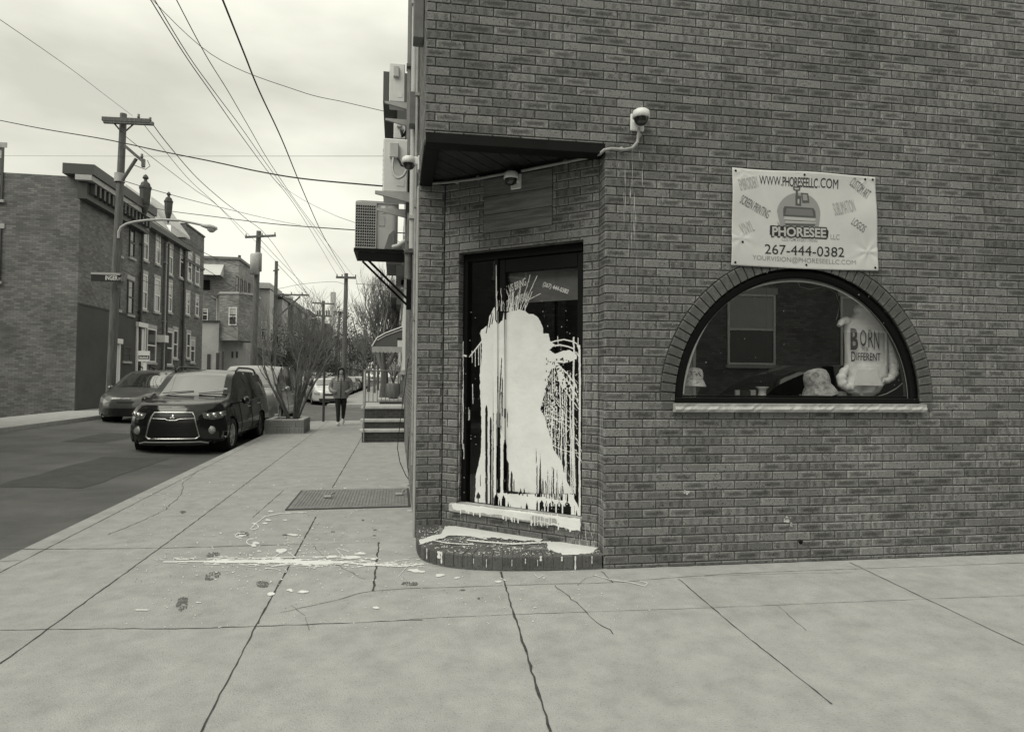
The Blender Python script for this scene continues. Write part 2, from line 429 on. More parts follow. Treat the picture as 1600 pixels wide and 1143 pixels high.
# arched window numbers
AX, AZ, AR = 1.645, 1.285, 1.07
RV_OUT = 1.19; SILL0, SILL1 = 1.196, 1.262
sl_, sr_ = AX-AR-.02, AX+AR+.02
# door opening
dl = CH.px(715, 590)[0]; dr = CH.px(910, 590)[0]
dzt = .5*(CH.px(713, 393)[1]+CH.px(912, 378)[1]); dzs = .5*(CH.px(718, 787)[1]+CH.px(907, 808)[1])
print('door', dl, dr, dzs, dzt, 'chamfer len', CLEN)
STEPZ = .115
bw_ = MB()
FW = lambda x, z, n: W(x, z, n)
brick_field(bw_, FW, 0, 9.0, -.10, ZS, phase=.205-BL/2+.0, row0=1, holes=[(sl_, sr_, SILL0, AZ)], arcs=[(AX, AZ, RV_OUT+.008, AZ), (AX, AZ, 0.001, 9)])
brick_field(bw_, FW, SA, 9.0, ZS, ZT, phase=.205-BL/2, row0=1)
# joints left and right of the springers below the arch centre
bw_.build('brick_wall', M_BRICK, bld, fixn=False)
mo = MB()
def face(fr, s0, s1, z0, z1, n=-.011): mo.add([fr(s0, z0, n), fr(s1, z0, n), fr(s1, z1, n), fr(s0, z1, n)], [(0,1,2,3)])
# mortar bed of the big wall with the arch cut out
face(W, 0, sl_, -.3, ZS); face(W, sr_, 9, -.3, ZS); face(W, sl_, sr_, -.3, SILL0); face(W, SA, 9, ZS, ZT)
NA = 40
pts = [(AX+(AR+.02)*math.cos(math.pi*k/NA), AZ+(AR+.02)*math.sin(math.pi*k/NA)) for k in range(NA+1)]
for k in range(NA):
    (xa, za), (xb, zb) = pts[k], pts[k+1]
    mo.add([W(xa, za, -.011), W(xb, zb, -.011), W(xb, ZS, -.011), W(xa, ZS, -.011)], [(0,1,2,3)])
    mo.add([W(xa, za, -.011), W(xb, zb, -.011), W(xb, zb, -.20), W(xa, za, -.20)], [(0,1,2,3)])
mo.build('mortar_bed', M_MORTAR, bld)
# arch ring of radial bricks
ar = MB(); nv = 52; a0 = -.07; a1 = math.pi+.07
for k in range(nv):
    t0 = a0+(a1-a0)*k/nv; t1 = a0+(a1-a0)*(k+1)/nv; g = .0055
    ri, ro = AR+.006, RV_OUT-random.uniform(0, .004)
    def q(r, t, s): return (AX+r*math.cos(t)+s*g*math.sin(t)*-1, AZ+r*math.sin(t)+s*g*math.cos(t))
    poly = [q(ri, t0, 1), q(ro, t0, 1), q(ro, t1, -1), q(ri, t1, -1)]
    xs = [p[0] for p in poly]; zs = [p[1] for p in poly]
    one_brick(ar, poly, (min(xs), min(zs), max(xs), max(zs)), lambda x, z, n: W(x, z, n+.004), rnd=random.choice((.11, .37, .52, .9, .71)))
ar.build('arch_ring', brickmat('arch_brick', .09, .13, .2, .4), bld, 'ring of pale bricks set on end around the shop window', fixn=False)

# upper storey, street face, pier, return, chamfer
SF = Frame((XS, Acorner.y, 0), (0, 1, 0), (-1, 0, 0))
ub = MB(); brick_field(ub, lambda x, z, n: SF(x, z, n), .0, 2.3, ZS, ZT, phase=.03)
brick_field(ub, lambda x, z, n: SF(x, z, n), 5.88-Acorner.y+.0, 2.3, -.1, ZS, phase=.03)
ub.build('brick_wall', M_BRICK, bld, fixn=False)
um = MB()
def f2(mb, fr, s0, s1, z0, z1, n=-.011, mi=0): mb.add([fr(s0, z0, n), fr(s1, z0, n), fr(s1, z1, n), fr(s0, z1, n)], [(0,1,2,3)], mi)
f2(um, SF, .011, 2.3, ZS, ZT); f2(um, SF, 5.88-Acorner.y+.011, 2.3, -.3, ZS)
f2(um, PIER, .011, prx-XS, -.3, ZS); f2(um, RET, .011, .165, -.3, ZS)
f2(um, CH, 0, dl, -.3, ZS); f2(um, CH, dr, CLEN, -.3, ZS); f2(um, CH, dl, dr, dzt, ZS); f2(um, CH, dl, dr, -.3, dzs)
um.build('mortar_bed', M_MORTAR, bld)
pb = MB()
brick_field(pb, lambda x, z, n: PIER(x, z, n), 0, prx-XS-.004, STEPZ-.02, ZS, phase=.0, bl=.2172)
pb.build('brick_pier', M_BRICK, bld, fixn=False)
rb = MB(); brick_field(rb, lambda x, z, n: RET(x, z, n), 0, .160, STEPZ-.1, ZS, phase=0, bl=.34); rb.build('brick_pier', M_BRICK, bld, fixn=False)
cb = MB()
# wood panel above the door
wl_, wz1 = CH.px(757, 285); wr_, _ = CH.px(863, 270); wz0 = .5*(CH.px(757, 364)[1]+CH.px(863, 352)[1]); wz1 = ZS-.02
brick_field(cb, lambda x, z, n: CH(x, z, n), .004, CLEN-.003, STEPZ-.02, ZS, phase=.06, holes=[(dl, dr, dzs-.075, dzt), (wl_-.004, wr_+.004, wz0-.004, ZS)])
cb.build('brick_wall', M_BRICK, bld, fixn=False)
wp = MB()
for i in range(3):
    h = (wz1-wz0)/3
    wp.bbox((wl_, wz0+h*i+.003, -.02), (wr_, wz0+h*(i+1)-.003, .004+.001*i), .002, 0, lambda x, z, n: CH(x, z, n))
wp.build('plank_panel', mat('old_plank', .17, .8, .45, 2.2, .4, 18, stretch=(1.2, 1.2, 16)), bld, 'weathered boards nailed over the transom above the door')
# jambs of the door opening (brick returns) 
RD = .13
JL = Frame(CH(dl, 0), -CN, CD); JR = Frame(CH(dr, 0), -CN, -CD)
for fr in (JL, JR): jb = MB(); brick_field(jb, lambda x, z, n: fr(x, z, n), .002, RD, dzs, dzt, phase=0, bl=.4); jb.build('door_jamb', M_BRICK, bld, fixn=False)
jm = MB(); f2(jm, JL, 0, RD, dzs, dzt); f2(jm, JR, 0, RD, dzs, dzt); jm.add([CH(dl, dzt-.0, 0), CH(dr, dzt, 0), CH(dr, dzt, -RD), CH(dl, dzt, -RD)], [(0,1,2,3)])
jm.build('mortar_bed', M_MORTAR, bld)
# soffit under the overhang, with trim
C3 = Vector((XS, 5.88, 0)); 
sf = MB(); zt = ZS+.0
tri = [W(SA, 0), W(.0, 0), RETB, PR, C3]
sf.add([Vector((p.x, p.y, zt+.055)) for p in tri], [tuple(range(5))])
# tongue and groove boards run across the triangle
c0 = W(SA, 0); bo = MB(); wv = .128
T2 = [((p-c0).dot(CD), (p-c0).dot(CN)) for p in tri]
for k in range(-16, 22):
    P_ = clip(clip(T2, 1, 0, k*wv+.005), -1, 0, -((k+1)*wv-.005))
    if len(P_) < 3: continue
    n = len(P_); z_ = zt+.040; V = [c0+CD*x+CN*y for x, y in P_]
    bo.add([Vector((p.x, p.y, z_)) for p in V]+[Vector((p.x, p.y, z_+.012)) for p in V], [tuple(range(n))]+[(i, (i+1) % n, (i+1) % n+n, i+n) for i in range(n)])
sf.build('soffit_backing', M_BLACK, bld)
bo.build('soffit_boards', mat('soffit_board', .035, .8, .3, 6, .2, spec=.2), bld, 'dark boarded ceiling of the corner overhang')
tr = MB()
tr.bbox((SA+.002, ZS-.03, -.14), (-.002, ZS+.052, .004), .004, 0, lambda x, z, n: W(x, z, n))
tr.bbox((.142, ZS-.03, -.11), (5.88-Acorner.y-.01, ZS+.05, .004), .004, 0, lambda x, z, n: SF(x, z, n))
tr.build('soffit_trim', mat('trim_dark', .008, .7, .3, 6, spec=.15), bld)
# ---- sill of the entrance
RS = MB(); 
RS.bbox((dl-.05, dzs-.075, -.10), (dr+.0, dzs-.002, .055), .010, 0, lambda x, z, n: CH(x, z, n))
dsill = RS.build('door_sill', M_STONE, bld, 'pale stone threshold covered in dripping white paint')
# ---- the entrance: black frame, side light, glazed door
DN = -.10
e = MB()
def fbox(mb, a, b, c, d, n0, n1, mi=0, bev=.004, fr=CH): mb.bbox((a, c, n0), (b, d, n1), bev, mi, lambda x, z, n: fr(x, z, n))
mull = CH.px(776, 590, DN)[0]
fbox(e, dl+.001, dl+.05, dzs, dzt-.001, DN-.05, DN+.03); fbox(e, dr-.035, dr-.001, dzs, dzt-.001, DN-.05, DN+.03)
fbox(e, dl+.052, dr-.037, dzt-.07, dzt-.002, DN-.05, DN+.03); fbox(e, mull-.02, mull+.02, dzs+.002, dzt-.072, DN-.05, DN+.028)
dframe = e.build('door_frame', M_BLACK, bld)
door = MB(); d0 = mull+.024; d1 = dr-.039; dz0 = dzs+.004; dz1 = dzt-.075
fbox(door, d0, d0+.06, dz0, dz1, DN-.045, DN+.010); fbox(door, d1-.05, d1, dz0, dz1, DN-.045, DN+.010)
fbox(door, d0+.061, d1-.051, dz1-.12, dz1, DN-.045, DN+.009); fbox(door, d0+.061, d1-.051, dz0, dz0+.13, DN-.045, DN+.009)
doorp = door.build('entrance_door', mat('door_black', .007, .5, spec=.15), bld, 'black framed glass door drenched in white paint')
gd = MB(); gd.add([CH(d0+.055, dz0+.12, DN-.02), CH(d1-.045, dz0+.12, DN-.02), CH(d1-.045, dz1-.11, DN-.02), CH(d0+.055, dz1-.11, DN-.02)], [(0,1,2,3)]); gd.build('glass', M_GLASS, doorp)
gs = MB(); gs.add([CH(dl+.048, dz0, DN-.01), CH(mull-.018, dz0, DN-.01), CH(mull-.018, dz1+.01, DN-.01), CH(dl+.048, dz1+.01, DN-.01)], [(0,1,2,3)]); gs.build('side_light', M_GLASS, bld)
# blind behind the upper pane and things behind the glass
bs = MB(); b0, bt = CH.px(795, 405, DN-.1); b1, bb = CH.px(903, 468, DN-.1)
n_ = 26
for i in range(n_):
    z = bb+(dz1-.1-bb)*i/n_
    bs.box((b0+.02, z, DN-.1), (d1-.06, z+(dz1-.1-bb)/n_*.8, DN-.085), 0, lambda x, z, n: CH(x, z, n))
bs.build('window_blind', mat('blind', .16, .7, .2, 5), bld)
hd = MB(); hx = d0+.03; hd.tube([CH(hx, 1.02, DN+.012), CH(hx, 1.02, DN+.05), CH(hx, 1.32, DN+.05), CH(hx, 1.32, DN+.012)], .010, 8)
hd.build('handle', M_GREY, doorp)
tl = MB()
T = lambda x, z: CH(x, z, DN-.014)
def tbox(mb, s, u0, v0, u1, v1, ang, **k):
    x0, z0 = CH.px(u0, v1, DN); x1, z1 = CH.px(u1, v0, DN); put_text(mb, s, x0, z0, x1, z1, T, 0, R(ang), **k)
tbox(tl, '(267) 444-0382', 846, 444, 888, 456, -19, bold=.02)
tl.build('lettering', mat('faded_letters', .62, .6, .2, 60), doorp, 'pale slanted phone number on the door glass'); tl = MB(); tbox(tl, 'LET US BRING', 781, 440, 822, 455, 18, bold=.01, shear=.3); tbox(tl, 'OUT YOUR VISION', 783, 462, 826, 477, 18, bold=.01, shear=.3)
tl.build('lettering', mat('faded_letters', .62, .6, .2, 60), doorp, 'pale slanted lettering on the door glass')
# ================================================================ white paint (drawn as a mask, turned into thin sheets lying on the surfaces)
import numpy as np
rng = np.random.default_rng(5)
class Mask:
    def __init__(s, x0, y0, x1, y1, st=.5):
        s.x0, s.y0, s.st = x0, y0, st; s.w = int((x1-x0)/st); s.h = int((y1-y0)/st)
        s.X, s.Y = np.meshgrid(x0+(np.arange(s.w)+.5)*st, y0+(np.arange(s.h)+.5)*st); s.a = np.zeros((s.h, s.w), bool)
        nx = np.zeros((s.h, s.w))
        s.N = s.noise(7)*.6+s.noise(3)*.4
    def noise(s, cell):
        gh, gw = int(s.h*s.st/cell)+3, int(s.w*s.st/cell)+3; g = rng.random((gh, gw))*2-1
        fx = (s.X-s.x0)/cell; fy = (s.Y-s.y0)/cell; ix = fx.astype(int); iy = fy.astype(int); tx = fx-ix; ty = fy-iy; tx = tx*tx*(3-2*tx); ty = ty*ty*(3-2*ty)
        return (g[iy, ix]*(1-tx)+g[iy, ix+1]*tx)*(1-ty)+(g[iy+1, ix]*(1-tx)+g[iy+1, ix+1]*tx)*ty
    def poly(s, pts, val=True, wob=0):
        X = s.X+s.N*wob; Y = s.Y+np.roll(s.N, 17, 1)*wob; ins = np.zeros_like(s.a); n = len(pts)
        for i in range(n):
            xa, ya = pts[i]; xb, yb = pts[(i+1) % n]
            if ya == yb: continue
            c = ((ya > Y) != (yb > Y)) & (X < (xb-xa)*(Y-ya)/(yb-ya)+xa); ins ^= c
        s.a[ins] = val; return s
    def line(s, pts, w, val=True, wob=0):
        X = s.X+s.N*wob; Y = s.Y
        for (xa, ya), (xb, yb) in zip(pts[:-1], pts[1:]):
            m_ = w+1; sel = (slice(max(0, int((min(ya, yb)-m_-s.y0)/s.st)), max(0, int((max(ya, yb)+m_-s.y0)/s.st)+1)), slice(max(0, int((min(xa, xb)-m_-abs(wob)-s.x0)/s.st)), max(0, int((max(xa, xb)+m_+abs(wob)-s.x0)/s.st)+1)))
            x = X[sel]; y = Y[sel]
            if x.size == 0: continue
            dx, dy = xb-xa, yb-ya; L2 = dx*dx+dy*dy+1e-9; t = np.clip(((x-xa)*dx+(y-ya)*dy)/L2, 0, 1)
            s.a[sel][((x-xa-t*dx)**2+(y-ya-t*dy)**2) < (w/2)**2] = val
        return s
    def dot(s, x, y, r, val=True, ry=None):
        ry = ry or r; m_ = max(r, ry)+1
        sel = (slice(max(0, int((y-m_-s.y0)/s.st)), max(0, int((y+m_-s.y0)/s.st)+1)), slice(max(0, int((x-m_-s.x0)/s.st)), max(0, int((x+m_-s.x0)/s.st)+1)))
        s.a[sel][((s.X[sel]-x)/r)**2+((s.Y[sel]-y)/ry)**2 < 1] = val; return s
    def mesh(s, fn, vertical=True, split=(), vs_=()):
        """run-length quads -> fn(px, py) -> 3d"""
        mb = MB(); A = s.a if vertical else s.a.T
        H_, W_ = A.shape
        for c in range(W_):
            col_ = A[:, c]
            if not col_.any(): continue
            d = np.flatnonzero(np.diff(np.concatenate(([0], col_.astype(np.int8), [0]))))
            for a, b in zip(d[0::2], d[1::2]):
                cuts = [a]+[k for k in vs_ if a < k < b]+[b]
                for a_, b_ in zip(cuts[:-1], cuts[1:]):
                    if vertical: x0, x1 = s.x0+c*s.st, s.x0+(c+1)*s.st; y0, y1 = s.y0+a_*s.st, s.y0+b_*s.st; q = [(x0, y1), (x1, y1), (x1, y0), (x0, y0)]
                    else: y0, y1 = s.y0+c*s.st, s.y0+(c+1)*s.st; x0, x1 = s.x0+a_*s.st, s.x0+b_*s.st; q = [(x0, y1), (x1, y1), (x1, y0), (x0, y0)]
                    p = fn(q)
                    if p: mb.add(p, [(0,1,2,3)])
        return mb
K = Mask(714, 415, 914, 812, .4)
K.poly([(750,516),(761,508),(764,494),(768,486),(771.5,480),(774,482),(776,480),(777,500),(780,506),(786,501),(788,489),(796,486),(803,485),(810,483),(819,486),(825,490),(833,490),(841,498),(846,509),(848,521),(856,521),(858,532),(866,538),(857,546),(866,553),(876,548),(888,546),(899,553),(900,560),(890,564),(880,567),(870,566),(868,573),(860,577),(856,590),(853,600),(848,620),(843,640),(847,645),(852,659),(859,684),(864,703),(876,720),(880,738),(886,755),(895,772),(907,796),(907,806),(736,789),(737,782),(742,777),(743,745),(751,703),(752,669),(751,644),(749.5,606),(749,585),(752,559),(752.6,540)], wob=1.0)
for (x, v) in ((772,484),(763,498),(768,489)): K.line([(x, v), (x-4, v+22)], 1.4, False)
def slot(xa, xb, va, vb, apex=False, w=.5):
    if apex: K.poly([((xa+xb)/2, va), (xb, vb), (xa, vb)], False, wob=w)
    else: K.poly([((xa+xb)/2, va), (xb, va+6), (xb, vb-1), ((xa+xb)/2, vb), (xa, vb-1), (xa, va+6)], False, wob=w)
for q in ((757.7,761.4,632,789),(764.7,767.6,650,790),(771,774,640,791),(778.2,783,640,770),(787.5,790.3,690,770),(787.5,793.6,718,770),(796,799.5,735,771),(800.8,802.4,747,771),(811,813.7,762,773),(817,818.7,761,774),(824,825.7,768,775),
          (774.4,779.6,771,793),(784.9,790.6,772,793),(781,782.6,778,793),(794,796.2,782,794),(798,799,785,794),(822.5,826,784,797),(814.5,816.5,789,796),(743.7,750,768,779),(749.6,750.6,740,760),(837,838.5,725,775),(846,848,747,776),(850,852.4,750,776),(854,855,733,778),(856.4,857.6,738,778),(859.4,864.6,728,779),(882.5,885,773,781),(887.5,889,776,783),
          (839,841.6,780,799),(844,851,780,800),(853,856.2,781,802),(858,868.6,781,804),(870.7,879,782,806),(881,893,783,806),(896.5,899,786,806),(901,903,795,806),(771,772,590,640),(785,786.6,588,650),(791,792,640,668),(836,837,700,724)): slot(*q)
for q in ((840,845.6,708,776),(866,872,732,780),(873,880.6,745,781)): slot(*q, apex=True)
K.poly([(784.5,558),(785.6,560),(784,600),(781,640),(779.5,640),(782,600)], False)
# net of thin runs on the right
K.line([(895,527),(895.4,600),(894.5,640),(895,700),(897,760),(897,806)], 2.6, wob=.7); K.line([(906,540),(907,600),(906.5,700),(906.6,808)], 3.0, wob=.5)
K.line([(904,528),(904.5,545)], 1.2); K.line([(852,537),(866,532.5),(880,530),(893,533),(901,537),(906,545)], 2.0); K.line([(856,546),(862,540),(874,538.5),(886,541),(894,544)], 2.2)
K.line([(896,550),(902,551),(905,556)], 1.8); K.line([(863,560),(872,572),(880,590),(893,606),(904,625)], 3.2, wob=2); K.line([(868,568),(884,582),(896,598),(903,612)], 2.4, wob=2); K.line([(858,566),(876,598),(889,620),(906,640)], 1.6, wob=1.5)
K.poly([(867,572),(876,572),(882,590),(886,606),(880,612),(874,600)], wob=1.2)
for i in range(20):
    x = 852+i*2.35+rng.uniform(-.8, .8); y0_ = 560+rng.uniform(0, 50); w = rng.uniform(.55, 1.5)
    p = [(x, y0_)]; y = y0_
    while y < 786: y += rng.uniform(25, 60); x += rng.uniform(-2.2, 2.4); p.append((x, min(y, 790)))
    K.line(p, w, wob=.8)
for i in range(16):
    x = rng.uniform(850, 905); y = rng.uniform(590, 760); K.line([(x, y), (x+rng.uniform(8, 26), y+rng.uniform(3, 26))], rng.uniform(.5, 1.1))
K.line([(849,652),(880,655),(895,661)], .9); K.line([(858,694),(876,702),(896,708)], 1.2); K.line([(846,520),(850,540),(854,552)], 2.2); K.line([(870,525),(871,540)], 1)
for i in range(800):
    x = 845+abs(rng.normal(0, 30)); y = rng.normal(650, 75)
    if x < 908 and y > 545: K.dot(x, y, rng.uniform(.3, .9))
for i in range(150): K.dot(rng.uniform(848, 872), rng.uniform(580, 700), rng.uniform(.4, 1.4), True)
for i in range(120): K.dot(rng.uniform(850, 890), rng.uniform(560, 640), rng.uniform(.5, 1.5), False, rng.uniform(.5, 2.2))
for i in range(150): K.dot(rng.uniform(717, 910), rng.uniform(470, 806), rng.uniform(.25, .6))
# fine streaks above the splash, left hand runs
for (a, b) in (((811,485),(827,413+16)),((813,486),(838,430)),((817,488),(830,455)),((808,484),(811,446)),((801,486),(790,452)),((820,470),(843,458))): K.line([a, b], .8, wob=1)
for i in range(34):
    x = rng.uniform(778, 820); K.line([(x, 486), (x+rng.uniform(-2, 5), rng.uniform(448, 480))], rng.uniform(.4, .9), wob=1.5)
K.line([(778,415),(778.5,500)], 1.0); K.line([(733,557),(742,546),(752,533)], 1.8); K.line([(720,541),(726.5,539)], 1); K.line([(719.5,541),(718,560)], 1.6); K.line([(726.6,534),(727,640),(726,700)], 1.1, wob=.5)
K.line([(716,566),(720,561),(727,555),(731,556)], 2.8); K.line([(718,566),(718,600)], 2.0, wob=.5); K.line([(719,578),(727,579)], 1.2); K.line([(719,612),(727,600)], 1.4); K.line([(719,618),(726,608),(725,640)], 1.2)
for (x, a, b) in ((737,548,566),(742,546,572),(747,541,570),(750,538,580),(733,640,655),(725,640,692),(727.5,693,716),(731.6,636,656),(717.2,600,780),(738,600,630)): K.line([(x, a), (x+.3, b)], .9, wob=.4)
def door_n(s, z):
    if s < dl+.05 or s > dr-.036: return DN+.032
    if s < mull-.019: return DN-.006
    if s < d0: return DN+.030
    if s < d0+.061 or s > d1-.051 or z < dz0+.13: return DN+.012
    return DN-.016
def door_map(q):
    c = [CH.px(x, y, DN) for x, y in q]; sm_ = sum(p[0] for p in c)/4; zm = sum(p[1] for p in c)/4
    if sm_ < dl+.003 or sm_ > dr-.003 or zm < dzs+.003: return None
    n = door_n(sm_, zm); return [CH(p[0], max(p[1], dzs+.003), n) for p in c]
zr = dz0+.13; vrow = None
for r_ in range(K.h):
    if CH.px(830, K.y0+r_*K.st, DN)[1] < zr: vrow = r_; break
KM = K.mesh(door_map, True, vs_=(vrow,))
def edge_strip(s, na, nb, va, vb, wv=2):
    a = CH.px(835, va, DN)[1]; b = CH.px(835, vb, DN)[1]; KM.add([CH(s, b, na), CH(s, b, nb), CH(s, a, nb), CH(s, a, na)], [(0,1,2,3)])
edge_strip(d0+.0615, DN-.017, DN+.0125, 497, 640); edge_strip(d0+.0615, DN-.017, DN+.0125, 655, 690); edge_strip(mull+.0205, DN+.012, DN+.0305, 484, 588); edge_strip(mull+.0205, DN+.012, DN+.0305, 640, 700); edge_strip(d1-.051, DN-.017, DN+.0125, 550, 565)
KM.build('paint_splash', M_PAINT, doorp, 'big white paint splash running down the door in drips', fixn=False)
# runs over the threshold
S = Mask(704, 775, 912, 835, .5)
S.poly([(706,788),(712,786),(736,789),(830,800),(907,810),(907,829),(897,828),(870,821),(835,813),(812,811),(790,806),(770,803),(745,801),(722,797),(712,796),(707,795)], wob=1.3)
S.poly([(829,805),(868,811),(875,819),(829,812)], False, wob=2.5)
for i in range(26): x = rng.uniform(712, 905); y = 794+(x-712)*.165; S.line([(x, y), (x, y+rng.uniform(2, 7))], rng.uniform(.8, 2))
for i in range(14): x = rng.uniform(829, 874); S.line([(x, 803), (x, 820)], rng.uniform(.6, 1.8))
def sill_map(q):
    out = []
    for x, y in q:
        s_, z_ = CH.px(x, y, .058)
        if z_ < dzs: out.append(CH(max(s_, dl-.048), z_, .058))
        else:
            p = onp(x, y, (0, 0, dzs+.001), Vector((0, 0, 1))); n = min(.056, (p-CH.P).dot(CN)); s_ = (p-CH.P).dot(CD)
            out.append(CH(s_, dzs+.001, max(n, -.07)))
    return out
S.mesh(sill_map, True, vs_=range(1, S.h)).build('paint_splash', M_PAINT, dsill, 'white paint coating the threshold', fixn=False)
# drips below the sill, on the jamb and the return, on the wall under the camera
dp = MB()
def drip(mb, fr, x, v0, v1, w, n=.003):
    s0, z0 = fr.px(x, v0, n); _, z1 = fr.px(x, v1, n); m_ = max(3, int((z0-z1)/.05)); h = []
    for i in range(m_+1):
        z = z0+(z1-z0)*i/m_; ww = w*(.55+.45*math.sin(i*1.7+x))*(1 if i < m_ else .3); h.append((s0+.002*math.sin(i*.9+x*3), z, ww/2))
    for a, b in zip(h[:-1], h[1:]): mb.add([fr(a[0]-a[2], a[1], n), fr(a[0]+a[2], a[1], n), fr(b[0]+b[2], b[1], n), fr(b[0]-b[2], b[1], n)], [(0,1,2,3)])
for x, a, b, w in ((906,810,866,.010),(915,816,842,.006),(719,560,780,.006),(706,794,806,.010),(720,798,812,.006),(748,801,806,.012),(913,560,640,.004),(916,590,700,.003)): drip(dp, CH, x, a, b, w)
for x, a, b, w in ((941,560,610,.010),(939,620,700,.010),(941,640,790,.012),(938.5,640,740,.006),(937,760,850,.006),(943,800,870,.008)): drip(dp, RET, x, a, b, w)
for x, a, b, w in ((967,255,262,.004),(977,250,330,.005),(985,292,312,.006),(988,230,300,.004),(991,300,380,.007),(993,330,372,.004),(987,330,400,.003),(1004,262,292,.006),(983,360,400,.003),(1020,222,240,.004),(999,236,250,.003),(975,300,360,.003),(995,380,470,.003),(1036,305,322,.003)): drip(dp, W, x, a, b, w)
for i in range(40): 
    x = random.uniform(890, 930); a = random.uniform(815, 850); drip(dp, CH, x, a, a+random.uniform(4, 14), .004)
dp.build('paint_drips', M_PAINT2, bld, 'thin white runs down the brick beside the entrance and under the upper camera', fixn=False)
wm_ = Mask(1005, 170, 1440, 880, .5)
def blot(x, y, r, n=14):
    for i in range(n): wm_.dot(x+rng.normal(0, r*.5), y+rng.normal(0, r*.5), rng.uniform(.2, .45)*r)
blot(1230,812,4); blot(1236,820,3,6); blot(1072,768,4,8); 
for i in range(120): wm_.dot(rng.uniform(1005, 1435), rng.uniform(180, 870), rng.uniform(.25, .6))
wm_.mesh(lambda q: [W(*W.px(x, y, .003), .003) for x, y in q], True).build('paint_specks', M_PAINT2, bld, fixn=False)
dk = MB(); s_, z_ = W.px(1251, 846); dk.lathe([(.0, .004), (.018, .004), (.018, -.01)], W(s_, z_, 0), NW, 12); dk.build('wall_hole', M_BLACK, bld, 'small round dark hole low in the brick wall')

# ---------------------------------------------------------------- brick step at the corner (child of the building)
out_px = [(650,842),(649.5,856),(652,869),(660,877),(675,882),(700,887),(735,890.5),(770,892),(810,892.5),(850,892),(890,891),(941,889)]
outer = [atz(x, y, 0) for x, y in out_px]
outer = [Vector((XS+.012, 5.87, 0))] + outer[1:]
# resample smooth
def resample(P, st):
    Q = [P[0]]; acc = 0
    L = [0]
    for a, b in zip(P[:-1], P[1:]): L.append(L[-1]+(b-a).length)
    n = max(2, round(L[-1]/st)); out = []
    for i in range(n+1):
        t = L[-1]*i/n; k = 0
        while k < len(L)-2 and L[k+1] < t: k += 1
        out.append(P[k].lerp(P[k+1], (t-L[k])/(L[k+1]-L[k])))
    return out
def smooth(P, it=2):
    for _ in range(it): P = [P[0]]+[(P[i-1]+P[i]*2+P[i+1])/4 for i in range(1, len(P)-1)]+[P[-1]]
    return P
oc = resample(smooth(resample(outer, .05), 4), .076)
st = MB(); n = len(oc)
nor = []
for i in range(n):
    t = (oc[min(n-1, i+1)]-oc[max(0, i-1)]).normalized(); nn = Vector((t.y, -t.x, 0)); 
    if nn.dot(Vector((1.2, 6.5, 0))-oc[i]) > 0: nn = -nn
    nor.append(nn)
for i in range(n-1):
    a, b = oc[i], oc[i+1]; na, nb_ = nor[i], nor[i+1]; g = .006; t = (b-a).normalized(); wv = (b-a).length
    depth = .19; h0, h1 = .012, STEPZ-.001*random.random()
    def P_(u, dn, z): 
        base = (a+t*g/2).lerp(b-t*g/2, u); nn = na.lerp(nb_, u).normalized(); return base-nn*dn+Vector((0, 0, z))
    r_ = random.random(); bev = .008
    A = [P_(0,0,h0),P_(1,0,h0),P_(1,0,h1-bev),P_(0,0,h1-bev),P_(0,bev,h1),P_(1,bev,h1),P_(1,depth,h1),P_(0,depth,h1)]
    U1 = [(0.05,0.1),(.95,.1),(.95,.9),(.05,.9)]
    st.add(A+[P_(0,.03,h0),P_(1,.03,h0),P_(0,depth,h0),P_(1,depth,h0)], [(0,1,2,3),(3,2,5,4),(4,5,6,7),(0,3,4,7,10,8),(1,9,11,6,5,2)], 0, False, r_, [U1,U1,U1,[(.5,.5)]*6,[(.5,.5)]*6])
# inner field: bricks laid flat behind the rim
inner = [oc[i]-nor[i]*.197 for i in range(n)]
back = [W(0, 0), RETB, PR, C3]
stm = MB(); loop = [Vector((p.x, p.y, STEPZ-.012)) for p in [oc[i]-nor[i]*.012 for i in range(n)]]+[Vector((p.x, p.y, STEPZ-.012)) for p in (back)]
stm.add(loop, [tuple(range(len(loop)))]); 
lo_ = [oc[i]-nor[i]*.008 for i in range(n)]
for a, b in zip(lo_[:-1], lo_[1:]): stm.add([a+Vector((0,0,-.2)), b+Vector((0,0,-.2)), b+Vector((0,0,STEPZ-.01)), a+Vector((0,0,STEPZ-.01))], [(0,1,2,3)])
stepm = stm.build('step_mortar', mat('mortar_pale', .22, .9, .3, 20, .3), bld)
polyin = [((p-CH.P).dot(CD), (p-CH.P).dot(CN)) for p in inner+[RETB, PR]]
def inside(x, y, P):
    c = False
    for i in range(len(P)):
        (xa, ya), (xb, yb) = P[i], P[(i+1) % len(P)]
        if (ya > y) != (yb > y) and x < (xb-xa)*(y-ya)/(yb-ya)+xa: c = not c
    return c
for k in range(14):
    ya = .004+k*.1; yb = ya+.092
    for i in range(-3, 12):
        xa = i*.21+(.105 if k % 2 else 0); xb = xa+.202
        if sum(inside(x, y, polyin) for x in (xa, (xa+xb)/2, xb) for y in (ya, yb)) >= 4:
            P4 = [(xa, ya), (xb, ya), (xb, yb), (xa, yb)]; cx, cy = (xa+xb)/2, (ya+yb)/2
            P4 = [p if inside(*p, polyin) else (p[0]*.45+cx*.55, p[1]*.45+cy*.55) for p in P4]
            one_brick(st, P4, (xa, ya, xb, yb), lambda x, y, n: CH(x, STEPZ-.003+n, y))
st.build('brick_step', brickmat('step_brick', .085, .15, .3), bld, 'low rounded brick step splashed with white paint', fixn=False)
Q = Mask(650, 812, 945, 905, .4)
Q.poly([(655,843),(668,838),(690,832),(695,822),(705,819),(722,820),(770,829),(810,835),(850,840),(845,845),(800,843),(770,840),(745,838),(720,835),(700,836),(690,840),(672,846),(658,850)], wob=2.2)
